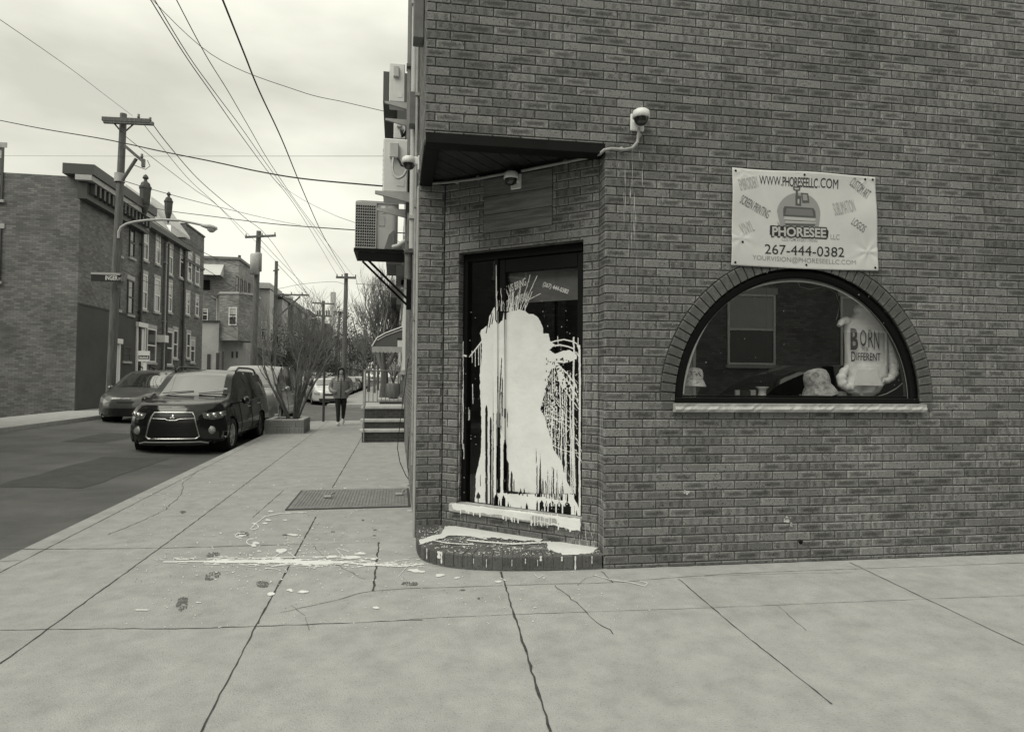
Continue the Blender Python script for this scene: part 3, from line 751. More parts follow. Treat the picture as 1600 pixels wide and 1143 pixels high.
Q.poly([(855,848),(880,844),(910,848),(935,853),(930,858),(922,864),(900,866),(888,868),(872,864),(858,858)], wob=3)
Q.line([(730,843),(760,846),(800,849),(860,846)], 2.2, wob=3); Q.line([(700,834),(735,836),(760,841)], 2.5, wob=3); Q.line([(670,842),(700,848),(740,850)], 1.3, wob=3)
for i in range(150):
    x = rng.uniform(655, 938); y = rng.uniform(828, 868); Q.line([(x, y), (x+rng.uniform(-7, 7), y+rng.uniform(-2, 2))], rng.uniform(.3, .8), wob=1)
for i in range(420): Q.dot(rng.uniform(655, 938), rng.uniform(824, 870), rng.uniform(.4, 1.4), True, rng.uniform(.3, .7))
stepin = [(p.x, p.y) for p in oc]+[(p.x, p.y) for p in back]
def step_map(q):
    P = [onp(x, y, (0, 0, STEPZ+.003), Vector((0, 0, 1))) for x, y in q]
    c = sum(P, Vector())/4
    return P if inside(c.x, c.y, stepin) else None
Q.mesh(step_map, False).build('paint_splash', M_PAINT, bld, 'white paint pooled on top of the brick step', fixn=False)
ed = MB()
for (xp, top, bot, w) in ((899,868,893,.010),(686,852,872,.03),(690,858,880,.012),(667,855,873,.012),(845,868,876,.014),(821,872,880,.006),(925,868,880,.006),(760,873,886,.004),(800,874,884,.004),(878,869,876,.012),(840,874,884,.004),(740,872,880,.004)):
    # nearest rim segment in the picture
    def pxof(p):
        q_ = p-CAM; d_ = q_.dot(Fw); return 800+FPX*q_.dot(RV)/d_
    k = min(range(2, n-1), key=lambda i: abs(pxof(oc[i])-xp)); t = (oc[k+1]-oc[k-1]).normalized(); c = oc[k]+nor[k]*.003
    fq = Frame(c, t, nor[k]); s0, z0 = fq.px(xp, top, .0); _, z1 = fq.px(xp, bot, 0); z0 = min(z0, STEPZ); z1 = max(z1, .004)
    mth = 5
    for i in range(mth):
        za, zb = z0+(z1-z0)*i/mth, z0+(z1-z0)*(i+1)/mth; wa = w*(.5+.2*math.sin(i*2.)); wb = w*(.5+.2*math.sin((i+1)*2.))
        ed.add([fq(s0-wa, za, 0), fq(s0+wa, za, 0), fq(s0+wb, zb, 0), fq(s0-wb, zb, 0)], [(0,1,2,3)])
ed.build('paint_drips', M_PAINT, bld, fixn=False)
# ================================================================ arched shop window
FW3 = lambda x, z, n: W(x, z, n)
wr = MB(); N = 56
def archring(mb, r0, r1, n0, n1, mi=0, base=AZ):
    for k in range(N):
        t0, t1 = math.pi*k/N, math.pi*(k+1)/N
        P = [(r, t, nn) for t in (t0, t1) for r in (r0, r1) for nn in (n0, n1)]
        c = [W(AX+r*math.cos(t), base+r*math.sin(t), nn) for r, t, nn in P]
        # order: t0r0n0 t0r0n1 t0r1n0 t0r1n1 t1...
        mb.add(c, [(1,3,7,5), (0,1,5,4), (3,2,6,7)], mi, True)
archring(wr, AR-.062, AR+.002, -.07, -.022); archring(wr, AR-.072, AR-.060, -.065, -.030)
wr.bbox((AX-AR, AZ-.022, -.11), (AX+AR, AZ+.022, -.005), .006, 0, FW3); wr.bbox((AX-AR-.02, AZ+.024, -.11), (AX+AR+.02, AZ+.04, -.045), .003, 0, FW3)
win = wr.build('arched_window', M_BLACK, bld, 'half-round shop window with black frame and displayed goods')
gl = MB(); P = [(AX+(AR-.06)*math.cos(math.pi*k/N), AZ+(AR-.06)*math.sin(math.pi*k/N)) for k in range(N+1)]
gl.add([W(x, z, -.046) for x, z in P], [tuple(range(len(P)))]); gl.build('glass', M_SHOPGL, win)
rim = MB(); archring(rim, AR-.078, AR-.073, -.044, -.040); rim.build('glazing_bead', M_MGREY, win)
sl = MB(); rs_ = random.Random(3); ns = 60
x0_, x1_ = sl_-.0, sr_; rings = []
for i in range(ns+1):
    x = x0_+(x1_-x0_)*i/ns; j = rs_.uniform(-.007, .007); j2 = rs_.uniform(-.008, .008)
    rings.append([W(x, SILL0, -.03), W(x, SILL0, .045+j), W(x, SILL0+.022, .062+j2), W(x, SILL0+.045, .05+j), W(x, SILL1, .055+j*.3), W(x, SILL1, -.03)])
sl.loft(rings, smooth=False); sl.build('window_sill', M_STONE, bld, 'rough-faced pale stone sill under the arched window')
# shallow display bay behind the glass
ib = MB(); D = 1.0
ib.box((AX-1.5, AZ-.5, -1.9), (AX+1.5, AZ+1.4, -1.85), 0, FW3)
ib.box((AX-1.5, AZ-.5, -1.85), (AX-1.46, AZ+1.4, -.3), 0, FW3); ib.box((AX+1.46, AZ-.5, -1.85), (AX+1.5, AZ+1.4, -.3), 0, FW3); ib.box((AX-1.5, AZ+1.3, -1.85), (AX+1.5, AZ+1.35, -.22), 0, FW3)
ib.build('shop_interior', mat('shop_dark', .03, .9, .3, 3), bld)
sh = MB(); sh.box((AX-1.2, AZ-.03, -.75), (AX+1.2, AZ+.0, -.115), 0, FW3); shelf = sh.build('display_shelf', mat('shelf', .10, .6, .2, 6), bld)
# led tube following the arch
lt = MB(); pts = []
for (u, v) in ((1067,615),(1068,603),(1073,580),(1084,545),(1100,512),(1120,484),(1150,460),(1185,446),(1225,439),(1262,440),(1300,449),(1335,467),(1370,495),(1397,527),(1410,560),(1417,595),(1420,602)):
    s_, z_ = W.px(u, v, -.085); pts.append(W(s_, z_, -.085))
pp = []
for i in range(len(pts)-1):
    p0, p1, p2, p3 = pts[max(0,i-1)], pts[i], pts[i+1], pts[min(len(pts)-1,i+2)]
    for k in range(5):
        t = k/5; pp.append(.5*((2*p1)+(p2-p0)*t+(2*p0-5*p1+4*p2-p3)*t*t+(3*p1-p0-3*p2+p3)*t**3))
pp.append(pts[-1]); lt.tube(pp, .0105, 8)
ltq = lt.build('light_hose', mat('hose_white', .8, .4), None); tag(ltq, 'pale flexible light hose bent along the inside of the arched window', 'light hose')
cw = MB(); cpts = [W(*W.px(u, v, -.22), -.22) for u, v in ((1246,438),(1250,448),(1265,452),(1290,447),(1306,458),(1312,475),(1309,492),(1306,500))]; cw.tube(cpts, .002, 5)
tag(cw.build('cord', M_PVC), 'thin tangled cord hanging at the top of the arched window', 'cord')
cw = MB(); cw.tube([W(*W.px(u, v, -.2), -.2) for u, v in ((1412,597),(1400,607),(1385,615),(1368,620),(1355,622))], .005, 6); tag(cw.build('cord', M_PVC), 'short pale cord lying at the right end of the display', 'cord')
# hooded sweatshirt on a bust
def px3(u, v, n): s_, z_ = W.px(u, v, n); return s_, z_
HN = -.27
hs = thing('hooded_sweatshirt', 'white hooded sweatshirt lettered BORN DIFFERENT on a display bust behind the window', 'sweatshirt', W(px3(1350, 620, HN)[0], AZ+.002, HN))
HC = W(px3(1350, 620, HN)[0], AZ, HN)
M_CLOTH = mat('white_cloth', .85, .9, .06, 9, .45, 26)
def bodyring(z, cx, wx, wn, ph=0, fold=0.0, k=28):
    out = []
    for i in range(k):
        a = 2*math.pi*i/k; f = 1+fold*math.sin(5*a+ph)+fold*.6*math.sin(9*a+ph*2.3)
        ca, sa = math.cos(a), math.sin(a); e = .8
        out.append(HC+DW*(cx+wx*f*math.copysign(abs(ca)**e, ca))+NW*(wn*f*math.copysign(abs(sa)**e, sa))+Vector((0, 0, z)))
    return out
sc = 1/FPX*HC.y*1.04
def zz(v, n=0): return px3(1350, v, HN+n)[1]-AZ
def ss(u, n=0): return px3(u, 560, HN+n)[0]-px3(1350, 620, HN)[0]
prof = [(618,1334,1362,.05),(613,1322,1368,.075),(606,1319,1373,.085),(598,1321,1378,.095),(588,1324,1382,.10),(575,1323,1385,.09),(560,1322,1386,.08),(540,1321.5,1386,.075),(520,1321,1383,.07),(508,1322,1379,.068),(500,1326,1374,.062),(494,1333,1367,.055),(489,1337,1361,.052),(483,1336,1362,.056),(477,1339,1360,.05),(473,1344,1355,.03)]
hb = MB(); rings = []
for i in range(61):
    k = (len(prof)-1)*i/60; j = min(len(prof)-2, int(k)); f_ = k-j; q0, q1 = prof[j], prof[j+1]; f_ = f_*f_*(3-2*f_); v, a, b, wn = [q0[m_]+(q1[m_]-q0[m_])*f_ for m_ in range(4)]
    lo_f = max(0, min(1, (v-560)/40)); fold = .012+.05*lo_f
    cx_, wx_ = (ss(a)+ss(b))/2, (ss(b)-ss(a))/2; out = []
    for m_ in range(44):
        an = 2*math.pi*m_/44; fo = fold*(math.sin(7*an+v*.09)+.6*math.sin(12*an-v*.16)+.5*math.sin(3*an+v*.05)); ca, sa = math.cos(an), math.sin(an)
        out.append(HC+DW*(cx_+wx_*(1+fo*.4)*math.copysign(abs(ca)**.75, ca))+NW*(wn*(1+fo*1.6)*math.copysign(abs(sa)**.8, sa))+Vector((0, 0, zz(v))))
    rings.append(out)
hb.loft(rings); hb.build('body', M_CLOTH, hs)
def limb(name, pts_, rad):
    P_ = smooth(resample([HC+DW*ss(u)+NW*(nn)+Vector((0, 0, zz(v))) for u, v, nn in pts_], .012), 3); n_ = len(P_); q = MB()
    q.tube(P_, [lerp_(rad, i/(n_-1))*(1+.10*math.sin(i*1.3)+.06*math.sin(i*2.9)) for i in range(n_)], 14); q.build(name, M_CLOTH, hs)
def lerp_(a, t): k = t*(len(a)-1); j = min(len(a)-2, int(k)); return a[j]+(a[j+1]-a[j])*(k-j)
limb('sleeve', [(1374,503,-.01),(1384,520,.0),(1390,545,.01),(1394,568,.02),(1391,584,.04),(1380,593,.06),(1368,594,.075)], [.035,.042,.042,.044,.042,.034,.022])
limb('sleeve', [(1330,503,0),(1320,501,.02),(1312,503,.035),(1306,510,.04)], [.03,.032,.028,.018])
limb('sleeve', [(1326,572,.0),(1317,580,.01),(1311,592,.02),(1314,603,.03),(1326,607,.05)], [.02,.032,.04,.038,.022])
pk = MB(); pk.loft([[HC+DW*ss(u, .1)+NW*(.104+.012*k-.0*abs(u-1352))+Vector((0,0,zz(v, .1))) for u, v in ((1332,602),(1339,577),(1367,577),(1377,602))] for k in (0, 1)], smooth=False); pk.build('pocket', M_CLOTH, hs)
bp = MB(); bp.lathe([(.05,0),(.07,.005),(.03,.03),(.03,.06)], HC, n=16); bp.build('stand', M_LGREY, hs)
wtx = MB(); HT = lambda x, z: HC+DW*x+NW*.092+Vector((0,0,z))
def ht(s, u0, v0, u1, v1, **k): put_text(wtx, s, ss(u0, .092), zz(v1, .092), ss(u1, .092), zz(v0, .092), HT, 0, **k)
ht('B', 1329, 513, 1341, 547, bold=.03); ht('O', 1344, 515, 1354, 541, bold=.01); ht('R', 1357, 515, 1365, 542, bold=.0); ht('N', 1366, 516, 1374, 545)
ht('TO BE', 1347, 542, 1357, 548); ht('D', 1330, 549, 1337, 565, bold=.02); ht('IFFERENT', 1338, 551, 1376, 563, bold=.01)
wtx.build('lettering', mat('ink', .05, .7), hs)
# bucket hats on little stands
def bucket_hat(u, v0, hgt_px, w_px, tilt, label, patt, nd=-.22):
    s_, z_ = px3(u, v0, nd); base = W(s_, AZ+.002, nd); k = (base-CAM).dot(Fw)/FPX
    t = thing('bucket_hat', label, 'hat', base, 0)
    Hh = hgt_px*k; w = w_px*k/2; zz0 = z_-AZ
    m_ = MB(); ax = Vector((math.sin(tilt)*DW.x, math.sin(tilt)*DW.y, math.cos(tilt)))
    c = base+Vector((0,0,max(zz0-.002, .004+w*abs(math.sin(tilt)))))
    m_.lathe([(w, .0), (w*.98, Hh*.06), (w*.80, Hh*.30), (w*.70, Hh*.40), (w*.72, Hh*.5), (w*.70, Hh*.72), (w*.60, Hh*.90), (w*.36, Hh*.99), (0, Hh*1.02)], c, ax, 26); m_.build('crown', patt, t)
    return t, base, zz0, k
M_HAT1 = mat('hat_print', .62, .9, .45, 16, .2, spots=.5, sscale=30); M_HAT2 = mat('hat_cloth', .42, .9, .55, 22, .3, spots=.5, sscale=34)
t, b_, z0_, k_ = bucket_hat(1084, 603, 29, 38, .05, 'pale leaf-print bucket hat on a small stand at the left end of the window', M_HAT1)
q_ = MB(); q_.lathe([(.055,0),(.05,.01),(.03,.02),(.028,.05),(.04,.07),(.05,.10)], b_, n=18); q_.build('stand', mat('stand_grey', .2, .5), t)
lf = MB()
for i in range(16):
    a = random.uniform(-2.6, -.4); h = random.uniform(.02, .11); r_ = .062
    c = b_+Vector((0,0,z0_+h))+(DW*math.cos(a)+NW*-math.sin(a))*r_; tx = (DW*-math.sin(a)+NW*-math.cos(a)); nn = (c-b_-Vector((0,0,z0_+h))).normalized(); c = c+nn*.012
    for k in range(3):
        an = k*.8+random.random(); d_ = tx*math.cos(an)+Vector((0,0,1))*math.sin(an); e_ = nn.cross(d_)
        lf.add([c, c+d_*.008+e_*.003, c+d_*.018, c+d_*.008-e_*.003], [(0,1,2,3)])
lf.build('leaf_print', M_DARK, t)
t, b_, z0_, k_ = bucket_hat(1281, 621, 42, 54, -.22, 'tie-dyed bucket hat lying in the window left of the sweatshirt', M_HAT2)
vs_ = thing('display_stand', 'small pale flared empty hat stand in the middle of the window', 'stand', W(px3(1191, 620, -.3)[0], AZ+.002, -.3))
q_ = MB(); q_.lathe([(.055,0),(.05,.008),(.034,.03),(.030,.06),(.034,.085),(.055,.105),(.05,.107),(.0,.10)], vs_.location, n=22); q_.build('stand', mat('stand_white', .5, .4), vs_)
cdm = MB()
for (ua, ub_, va, vb, mi) in ((1150,1156,609,619,0),(1156,1173,610,619,1),(1173,1181,609,619,0),(1310,1323,611,621,0),(1323,1331,608,621,1),(1331,1338,610,621,0)):
    a = px3(ua, va, -.25); b = px3(ub_, vb, -.25); cdm.box((a[0], AZ+.001, -.27), (b[0], a[1], -.25), mi, FW3)
tag(cdm.build('price_cards', [mat('card_grey', .3, .7), M_BLACK]), 'row of small price cards standing along the display shelf', 'cards')
# dead flies and crumbs along the bead: rubble
# ================================================================ banner
ban = thing('vinyl_banner', 'white vinyl shop banner with phone number, slightly creased, fixed over the arched window', 'banner', W(1.69, 2.36, .01))
bc = [W.px(1145, 261, .02), W.px(1369, 276, .02), W.px(1372, 423, .02), W.px(1143, 414, .02)]   # tl tr br bl
tl_, tr_, br_, bl_ = [Vector(p) for p in bc]
def bmap(u, v):   # u right 0..1, v up 0..1
    top = tl_.lerp(tr_, u); bot = bl_.lerp(br_, u); p = bot.lerp(top, v)
    p.y += -.012*math.sin(math.pi*u)*(1-v)*.5 - .004*math.sin(u*9)*v
    return p
def bdisp(u, v):
    fl = 1-math.exp(-(max(0, abs(u-.47)-.24)*9)**2-(max(0, abs(v-.52)-.30)*9)**2)
    d = fl*(.006*math.sin(u*7+v*3)+.004*math.sin(v*11-u*5)); fl2 = fl
    # creases near the lower right and left
    for (cu, cv, am, an) in ((.93,.20,.012,.3),(.06,.28,.008,-.2),(.93,.98,.006,.8),(.08,.97,.006,-.9),(.5,.99,.004,1.4)):
        du, dv = (u-cu)*1.5, v-cv; r = math.hypot(du, dv); d += fl2*am*.35*math.exp(-r*r*60)*math.cos(6*math.atan2(dv, du)+an)
        d += fl2*am*.4*math.exp(-abs((du*math.sin(an)-dv*math.cos(an)))*70)*math.exp(-r*3.5)
    return .016+d
def BN(u, v, off=0): p = bmap(u, v); return W(p.x, p.y, bdisp(u, v)+off)
bs_ = MB(); NU, NV = 110, 72
g = [BN(i/NU, j/NV) for j in range(NV+1) for i in range(NU+1)]
bs_.add(g, [(j*(NU+1)+i, j*(NU+1)+i+1, (j+1)*(NU+1)+i+1, (j+1)*(NU+1)+i) for j in range(NV) for i in range(NU)], 0, True)
bo_ = bs_.build('sheet', mat('vinyl', .60, .38, .05, 5, .12, 9), ban)
sm_ = bo_.modifiers.new('thickness', 'SOLIDIFY'); sm_.thickness = .0015; sm_.offset = -1
def b2(u, v):   # photo pixel -> banner uv (inverse bilinear by iteration)
    s_, z_ = W.px(u, v, .02); a, b = .5, .5
    for _ in range(12):
        p = bmap(a, b); ex, ez = s_-p.x, z_-p.y; a += ex/(tr_.x-tl_.x); b += ez/(tl_.y-bl_.y)
    return a, b
def densify(vs, fs, maxl=.05): return vs, fs
def bt(mb, s, u0, v0, u1, v1, ang=0, mi=0, off=.0022, **k):
    """box given in photo pixels (width/height before turning)"""
    cx, cy = b2((u0+u1)/2, (v0+v1)/2); Wd = (tr_.x-tl_.x); Hd = (tl_.y-bl_.y); kx = (u1-u0)/227.0; ky = (v1-v0)/150.0
    fn = lambda x, y: BN(cx+x/Wd, cy+y/Hd, off)
    put_text(mb, s, -kx*Wd/2, -ky*Hd/2, kx*Wd/2, ky*Hd/2, fn, mi, R(ang+2.6), **k)
M_INK = mat('ink_black', .02, .5); M_INK2 = mat('ink_grey', .13, .6); M_INK3 = mat('ink_pale', .34, .6)
M_DISC = mat('print_disc', .30, .5); M_PR1 = mat('print_dark', .09, .5); M_PR2 = mat('print_light', .46, .5)
t1 = MB(); bt(t1, 'WWW.', 1187, 275, 1222, 289, -3); bt(t1, 'PHORESEELLC', 1223, 277, 1278, 292, -3, spacing=.9, bold=.008); bt(t1, '.COM', 1279, 279, 1310, 294, -3)
t1.build('lettering', M_INK, ban); t1 = MB(); bt(t1, '267-444-0382', 1196, 384, 1320, 399, -2.5, bold=.0)
t1.build('lettering', M_INK, ban)
t2 = MB(); bt(t2, 'YOURVISION@PHORESEELLC.COM', 1177, 402.5, 1338, 412, -3, bold=-.012); t2.build('lettering', mat('ink_mid', .22, .6), ban); t2 = MB(); bt(t2, 'LLC', 1298, 366, 1312, 374, -3, bold=-.01); t2.build('lettering', mat('ink_mid', .22, .6), ban)
t3 = MB()
bt(t3, 'SCREEN PRINTING', 1156, 316, 1204, 330, -28); t3.build('lettering', M_INK2, ban); t3 = MB(); bt(t3, 'CUSTOM ART', 1327, 286, 1362, 302, -38); t3.build('lettering', M_INK2, ban); t3 = MB(); bt(t3, 'LOGOS', 1330, 346, 1353, 358, -35); t3.build('lettering', M_INK2, ban)
t4 = MB(); bt(t4, 'EMBROIDERY', 1155, 277, 1185, 295, 12); t4.build('lettering', M_INK3, ban); t4 = MB(); bt(t4, 'SUBLIMATION', 1302, 314, 1336, 334, 12); t4.build('lettering', M_INK3, ban); t4 = MB(); bt(t4, 'VINYL', 1157, 347, 1177, 364, 20); t4.build('lettering', M_INK3, ban); t4 = MB(); bt(t4, 'CUSTOM EVERYTHING', 1222, 371, 1278, 377, -2, shear=.25, bold=.01); t4.build('lettering', M_INK3, ban)
# outlined name
t5 = MB(); bt(t5, 'PHORESEE', 1205.5, 353, 1292.5, 372, -2, 0, .0026, bold=.06); t5.build('lettering', M_INK, ban)
t5 = MB(); bt(t5, 'PHORESEE', 1207, 355, 1291, 370, -2, 0, .0040, bold=.035); t5.build('lettering', M_PR2, ban, 'puffy pale shop name with thick dark outline')
k5 = MB()
def pxpoly(mb, pts, mi, off):
    cx = sum(p[0] for p in pts)/len(pts); cy = sum(p[1] for p in pts)/len(pts)
    mb.add([BN(*b2(*p), off) for p in pts], [tuple(range(len(pts)))], mi)
pxpoly(k5, [(1203.5,352),(1292,357),(1295,361),(1294,371),(1290,373),(1207,368),(1203,366)], 0, .0022); k5.build('name_plate', M_INK, ban)
lg = MB()
pxpoly(lg, [(1248+34*math.cos(a), 334+33*math.sin(a)) for a in [math.pi*(1+k/24)-.55*(1 if k == 0 else 0) for k in range(25)]]+[(1281,345),(1279,356),(1217,353),(1214,345)], 0, .0022)
pxpoly(lg, [(1239,291),(1251,292),(1250,298),(1240,297)], 1, .0026); pxpoly(lg, [(1241.5,293.3),(1248.5,293.7),(1248,296),(1242,295.7)], 2, .0030)   # handle
pxpoly(lg, [(1243.5,297),(1247,297),(1247,306),(1243.5,306)], 1, .0026); pxpoly(lg, [(1243,305),(1252,306),(1252,322),(1243,321)], 1, .0028); pxpoly(lg, [(1246.5,311),(1249,311),(1249,318),(1246.5,318)], 2, .0031)
pxpoly(lg, [(1251.5,301),(1263,302),(1265,317),(1254,317)], 1, .0030); pxpoly(lg, [(1254,303.5),(1261,304),(1262,313),(1255,313)], 0, .0034)
pxpoly(lg, [(1226,322),(1271,325),(1274,330),(1275,341),(1224,338),(1224,326)], 1, .0030); pxpoly(lg, [(1229,325),(1269,327.5),(1271,337.5),(1227,335)], 3, .0034)
pxpoly(lg, [(1225,338),(1275,341),(1273,346),(1226,343.5)], 2, .0036); pxpoly(lg, [(1227,344.5),(1275,346),(1275,349),(1227,348)], 2, .0038); pxpoly(lg, [(1226,349),(1274,350.5),(1273,353),(1228,352)], 1, .0036); pxpoly(lg, [(1226,343.2),(1274,345.7),(1274,346.6),(1226,344.5)], 1, .0041)
lg.build('press_picture', [M_DISC, M_PR1, M_PR2, mat('print_mid', .17, .5)], ban, 'printed grey disc with a plain T-shirt press machine')
gm = MB()
for (u, v) in ((1150,266.3),(1364.5,280.3),(1367,418.3),(1149,409.7),(1257,273),(1261,413.5),(1352,280),(1160,378)):
    a, b = b2(u, v); c = BN(a, b, .001); gm.lathe([(.0, .003), (.008, .003), (.010, .0)], c, NW, 10)
gm.build('grommets', M_BLACK, ban)

# ================================================================ cameras, conduit, lights on the wall
def dome_camera(P, nrm, side, label, sz=1.0):
    t = thing('security_camera', label, 'security camera', P)
    n_ = nrm.normalized(); s_ = side.normalized(); Z = Vector((0,0,1))
    a = MB(); fr = lambda x, z, n: P+s_*x*sz+Z*z*sz+n_*n*sz
    a.bbox((-.055, -.075, .001), (.055, .06, .02), .006, 0, fr); a.bbox((-.035, -.02, .015), (.035, .055, .09), .010, 0, fr); a.build('bracket', M_WHITE, t, bevel=0)
    b = MB(); c = fr(0, .0, .10); b.lathe([(0, .06*sz), (.045*sz, .058*sz), (.062*sz, .046*sz), (.066*sz, .02*sz), (.066*sz, -.005*sz), (.058*sz, -.008*sz)], c, n=24); b.build('housing', M_WHITE, t)
    d = MB(); d.lathe([(.056*sz, -.006*sz), (.052*sz, -.03*sz), (.038*sz, -.052*sz), (.018*sz, -.063*sz), (0, -.065*sz)], c, n=20); d.build('dome', M_DGLASS, t)
    return t
s_, z_ = W.px(1000, 190, .02)
dome_camera(W(s_-.02, z_, 0), NW, DW, 'white dome camera high on the brick wall above the bent conduit')
s_, z_ = CH.px(806, 286, .02); dome_camera(CH(s_, z_+.02, .006), CN, CD, 'white dome camera over the entrance on the plank panel', .95)
jbx = MB(); s_, z_ = CH.px(798, 268, .05); jbx.bbox((s_-.045, ZS-.115, .002), (s_+.045, ZS-.03, .07), .005, 0, lambda x, z, n: CH(x, z, n)); 
tag(jbx.build('junction_box', mat('box_dark', .045, .6)), 'small dark square junction box above the entrance camera', 'junction box')
cnd = MB()
pth = [SF(.9, ZS-.01, .03)]
def cpt(fr, u, v, n): a, b = fr.px(u, v, n); return fr(a, b, n)
P1 = [cpt(PIER, 655, 285, .03), cpt(PIER, 672, 287, .03), cpt(CH, 700, 285, .03), cpt(CH, 748, 279, .03), cpt(CH, 795, 270, .03)]
cnd.tube(P1, .0125, 10)
P2_ = [cpt(CH, 815, 267, .03), cpt(CH, 850, 260, .03), cpt(CH, 900, 250, .03), cpt(CH, 925, 245, .04), cpt(RET, 938, 240, .04), cpt(W, 944, 234.5, .03), cpt(W, 955, 232.5, .03), cpt(W, 975, 234, .03), cpt(W, 988, 231.5, .03), cpt(W, 996, 222, .03), cpt(W, 998, 208, .03), cpt(W, 998, 200, .03)]
cnd.tube(P2_, .0125, 10)
for fr, u, v in ((CH, 714, 284), (CH, 748, 278), (CH, 884, 252.5), (W, 970, 234), (W, 998, 212)):
    c = cpt(fr, u, v, .012); cnd.lathe([(0, .026), (.018, .02), (.020, .0), (.020, -.01)], c, fr.n, 8)
tag(cnd.build('conduit', M_PVC), 'grey surface conduit with clips running under the overhang and up to the wall camera', 'conduit')
# ---- rooms behind the two openings and closing pieces, so no daylight leaks through
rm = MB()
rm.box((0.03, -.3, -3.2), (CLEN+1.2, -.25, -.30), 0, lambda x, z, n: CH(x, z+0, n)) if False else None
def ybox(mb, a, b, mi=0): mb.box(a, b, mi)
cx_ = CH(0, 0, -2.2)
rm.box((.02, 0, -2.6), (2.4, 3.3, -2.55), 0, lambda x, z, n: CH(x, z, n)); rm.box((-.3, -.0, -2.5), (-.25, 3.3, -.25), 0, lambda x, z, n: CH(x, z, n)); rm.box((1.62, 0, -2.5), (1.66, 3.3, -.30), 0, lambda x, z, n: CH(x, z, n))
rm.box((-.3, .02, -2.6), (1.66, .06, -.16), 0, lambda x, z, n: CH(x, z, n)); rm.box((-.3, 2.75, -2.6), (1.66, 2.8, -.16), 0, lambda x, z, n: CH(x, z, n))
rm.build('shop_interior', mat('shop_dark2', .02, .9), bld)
cl = MB()
ap = [W(SA+.02, 0, -.02), W(8.9, 0, -.02), W(8.9, 0, -7.6), Vector((XS+.02, 13.6, 0))]
cl.add([Vector((p.x, p.y, ZS+.06)) for p in ap]+[Vector((p.x, p.y, ZT)) for p in ap], [(0,1,2,3)[::-1], (4,5,6,7), (1,2,6,5), (2,3,7,6)])
cl.build('roof', mat('roof_felt', .08, .9), bld)
bkw = MB(); bkw.add([W(8.98, -.2, -.02), W(8.98, -.2, -7.6), W(8.98, ZT, -7.6), W(8.98, ZT, -.02)], [(0,1,2,3)]); bkw.build('rear_wall', M_MGREY, bld)
# brick body items: products seen through the door (shelf edges)
shv = MB()
for z in (.45, .95): shv.box((mull-.25, z, -1.6), (dr+.1, z+.03, -1.2), 0, lambda x, z_, n: CH(x, z_, n))
for i in range(9): shv.box((mull-.2+i*.12, .98, -1.5), (mull-.12+i*.12, 1.05+.1*random.random(), -1.4), 0, lambda x, z_, n: CH(x, z_, n))
shv.build('shelf', M_MGREY, bld)
# ================================================================ ground, pavements, roads
XC0, XCS = -2.90, -.018          # near kerb line X = XC0 + XCS*Y
def XC(y): return XC0+XCS*min(y, 30)
def ZR(x, y=10):                 # road height, higher towards the far side
    k = XC(y)-x
    return -.13+.19*max(0, min(1, k/5.5))**.8
M_SIDE = mat('sidewalk', .385, .88, .15, 6, .7, 120, spots=.22, sscale=80, detail=15)
M_ASPH = mat('asphalt', .12, .9, .38, .7, .5, 90, spots=.3, sscale=160)
gr = MB(); gr.add([(-900,-300,-.16),(900,-300,-.16),(900,2500,-.16),(-900,2500,-.16)], [(0,1,2,3)]); struct(gr, 'ground', mat('ground_far', .10, .95, .3, .2), origin=(0,0,-.16))
rd = MB(); ys = [-9, -4, 0, 4, 8, 12, 16, 20, 24, 28, 34, 42, 55, 75, 110, 200, 500]; xs_ = [0, .3, 1, 2, 3, 4, 5, 6.0]
V = []
for y in ys:
    for k in xs_: V.append((XC(y)-k, y, ZR(XC(y)-k, y)))
nx_ = len(xs_); rd.add(V, [(j*nx_+i+1, j*nx_+i, (j+1)*nx_+i, (j+1)*nx_+i+1) for j in range(len(ys)-1) for i in range(nx_-1)], 0, True)
struct(rd, 'road', M_ASPH)
for px_, py_, w_, l_ in ((-5.2, 9.5, 1.1, 3.2), (-7.0, 15, .9, 2.2)):
    pt_ = MB(); n = 6; V = []
    for i in range(n+1):
        for j in (0, 1): x = px_+w_*j+random.uniform(-.04, .04); y = py_+l_*i/n; V.append((x, y, ZR(x, y)+.004))
    pt_.add(V, [(2*i, 2*i+1, 2*i+3, 2*i+2) for i in range(n)]); struct(pt_, 'road_patch', mat('asphalt_new', .075, .9, .2, 3, .4, 90))
r2 = MB(); r2.add([(-2.9,-5.6,-.134),(40,-5.6,-.134),(40,1.7,-.134),(-2.9,1.7,-.134)], [(0,1,2,3)]); r2.add([(-3.6,21.6,-.134),(40,21.6,-.134),(40,34.2,-.134),(-3.6,34.2,-.134)], [(0,1,2,3)]); struct(r2, 'side_road', M_ASPH)
def slab(name, poly, z0=-.4, z1=0.0, mats=None, kerb=None):
    mb = MB(); n = len(poly)
    mb.add([(x, y, z1) for x, y in poly], [tuple(range(n))]); mb.add([(x, y, z1) for x, y in poly]+[(x, y, z0) for x, y in poly], [(i, (i+1) % n, (i+1) % n+n, i+n) for i in range(n)])
    return mb
def cc(p0, p1, p2, n=8): return [((1-t)**2*p0[0]+2*t*(1-t)*p1[0]+t*t*p2[0], (1-t)**2*p0[1]+2*t*(1-t)*p1[1]+t*t*p2[1]) for t in [i/n for i in range(n+1)]]
P_ = cc((XC(4), 3.0), (XC(1.5), 1.2), (-1.4, 1.2))+[(40, 1.2), (40, 21.7)]+cc((-1.5, 21.7), (XC(21.7), 21.7), (XC(20), 20.2))
sw = slab('sidewalk', P_)
jt = 1     # joints and cracks: dark ribbons in the same sheet
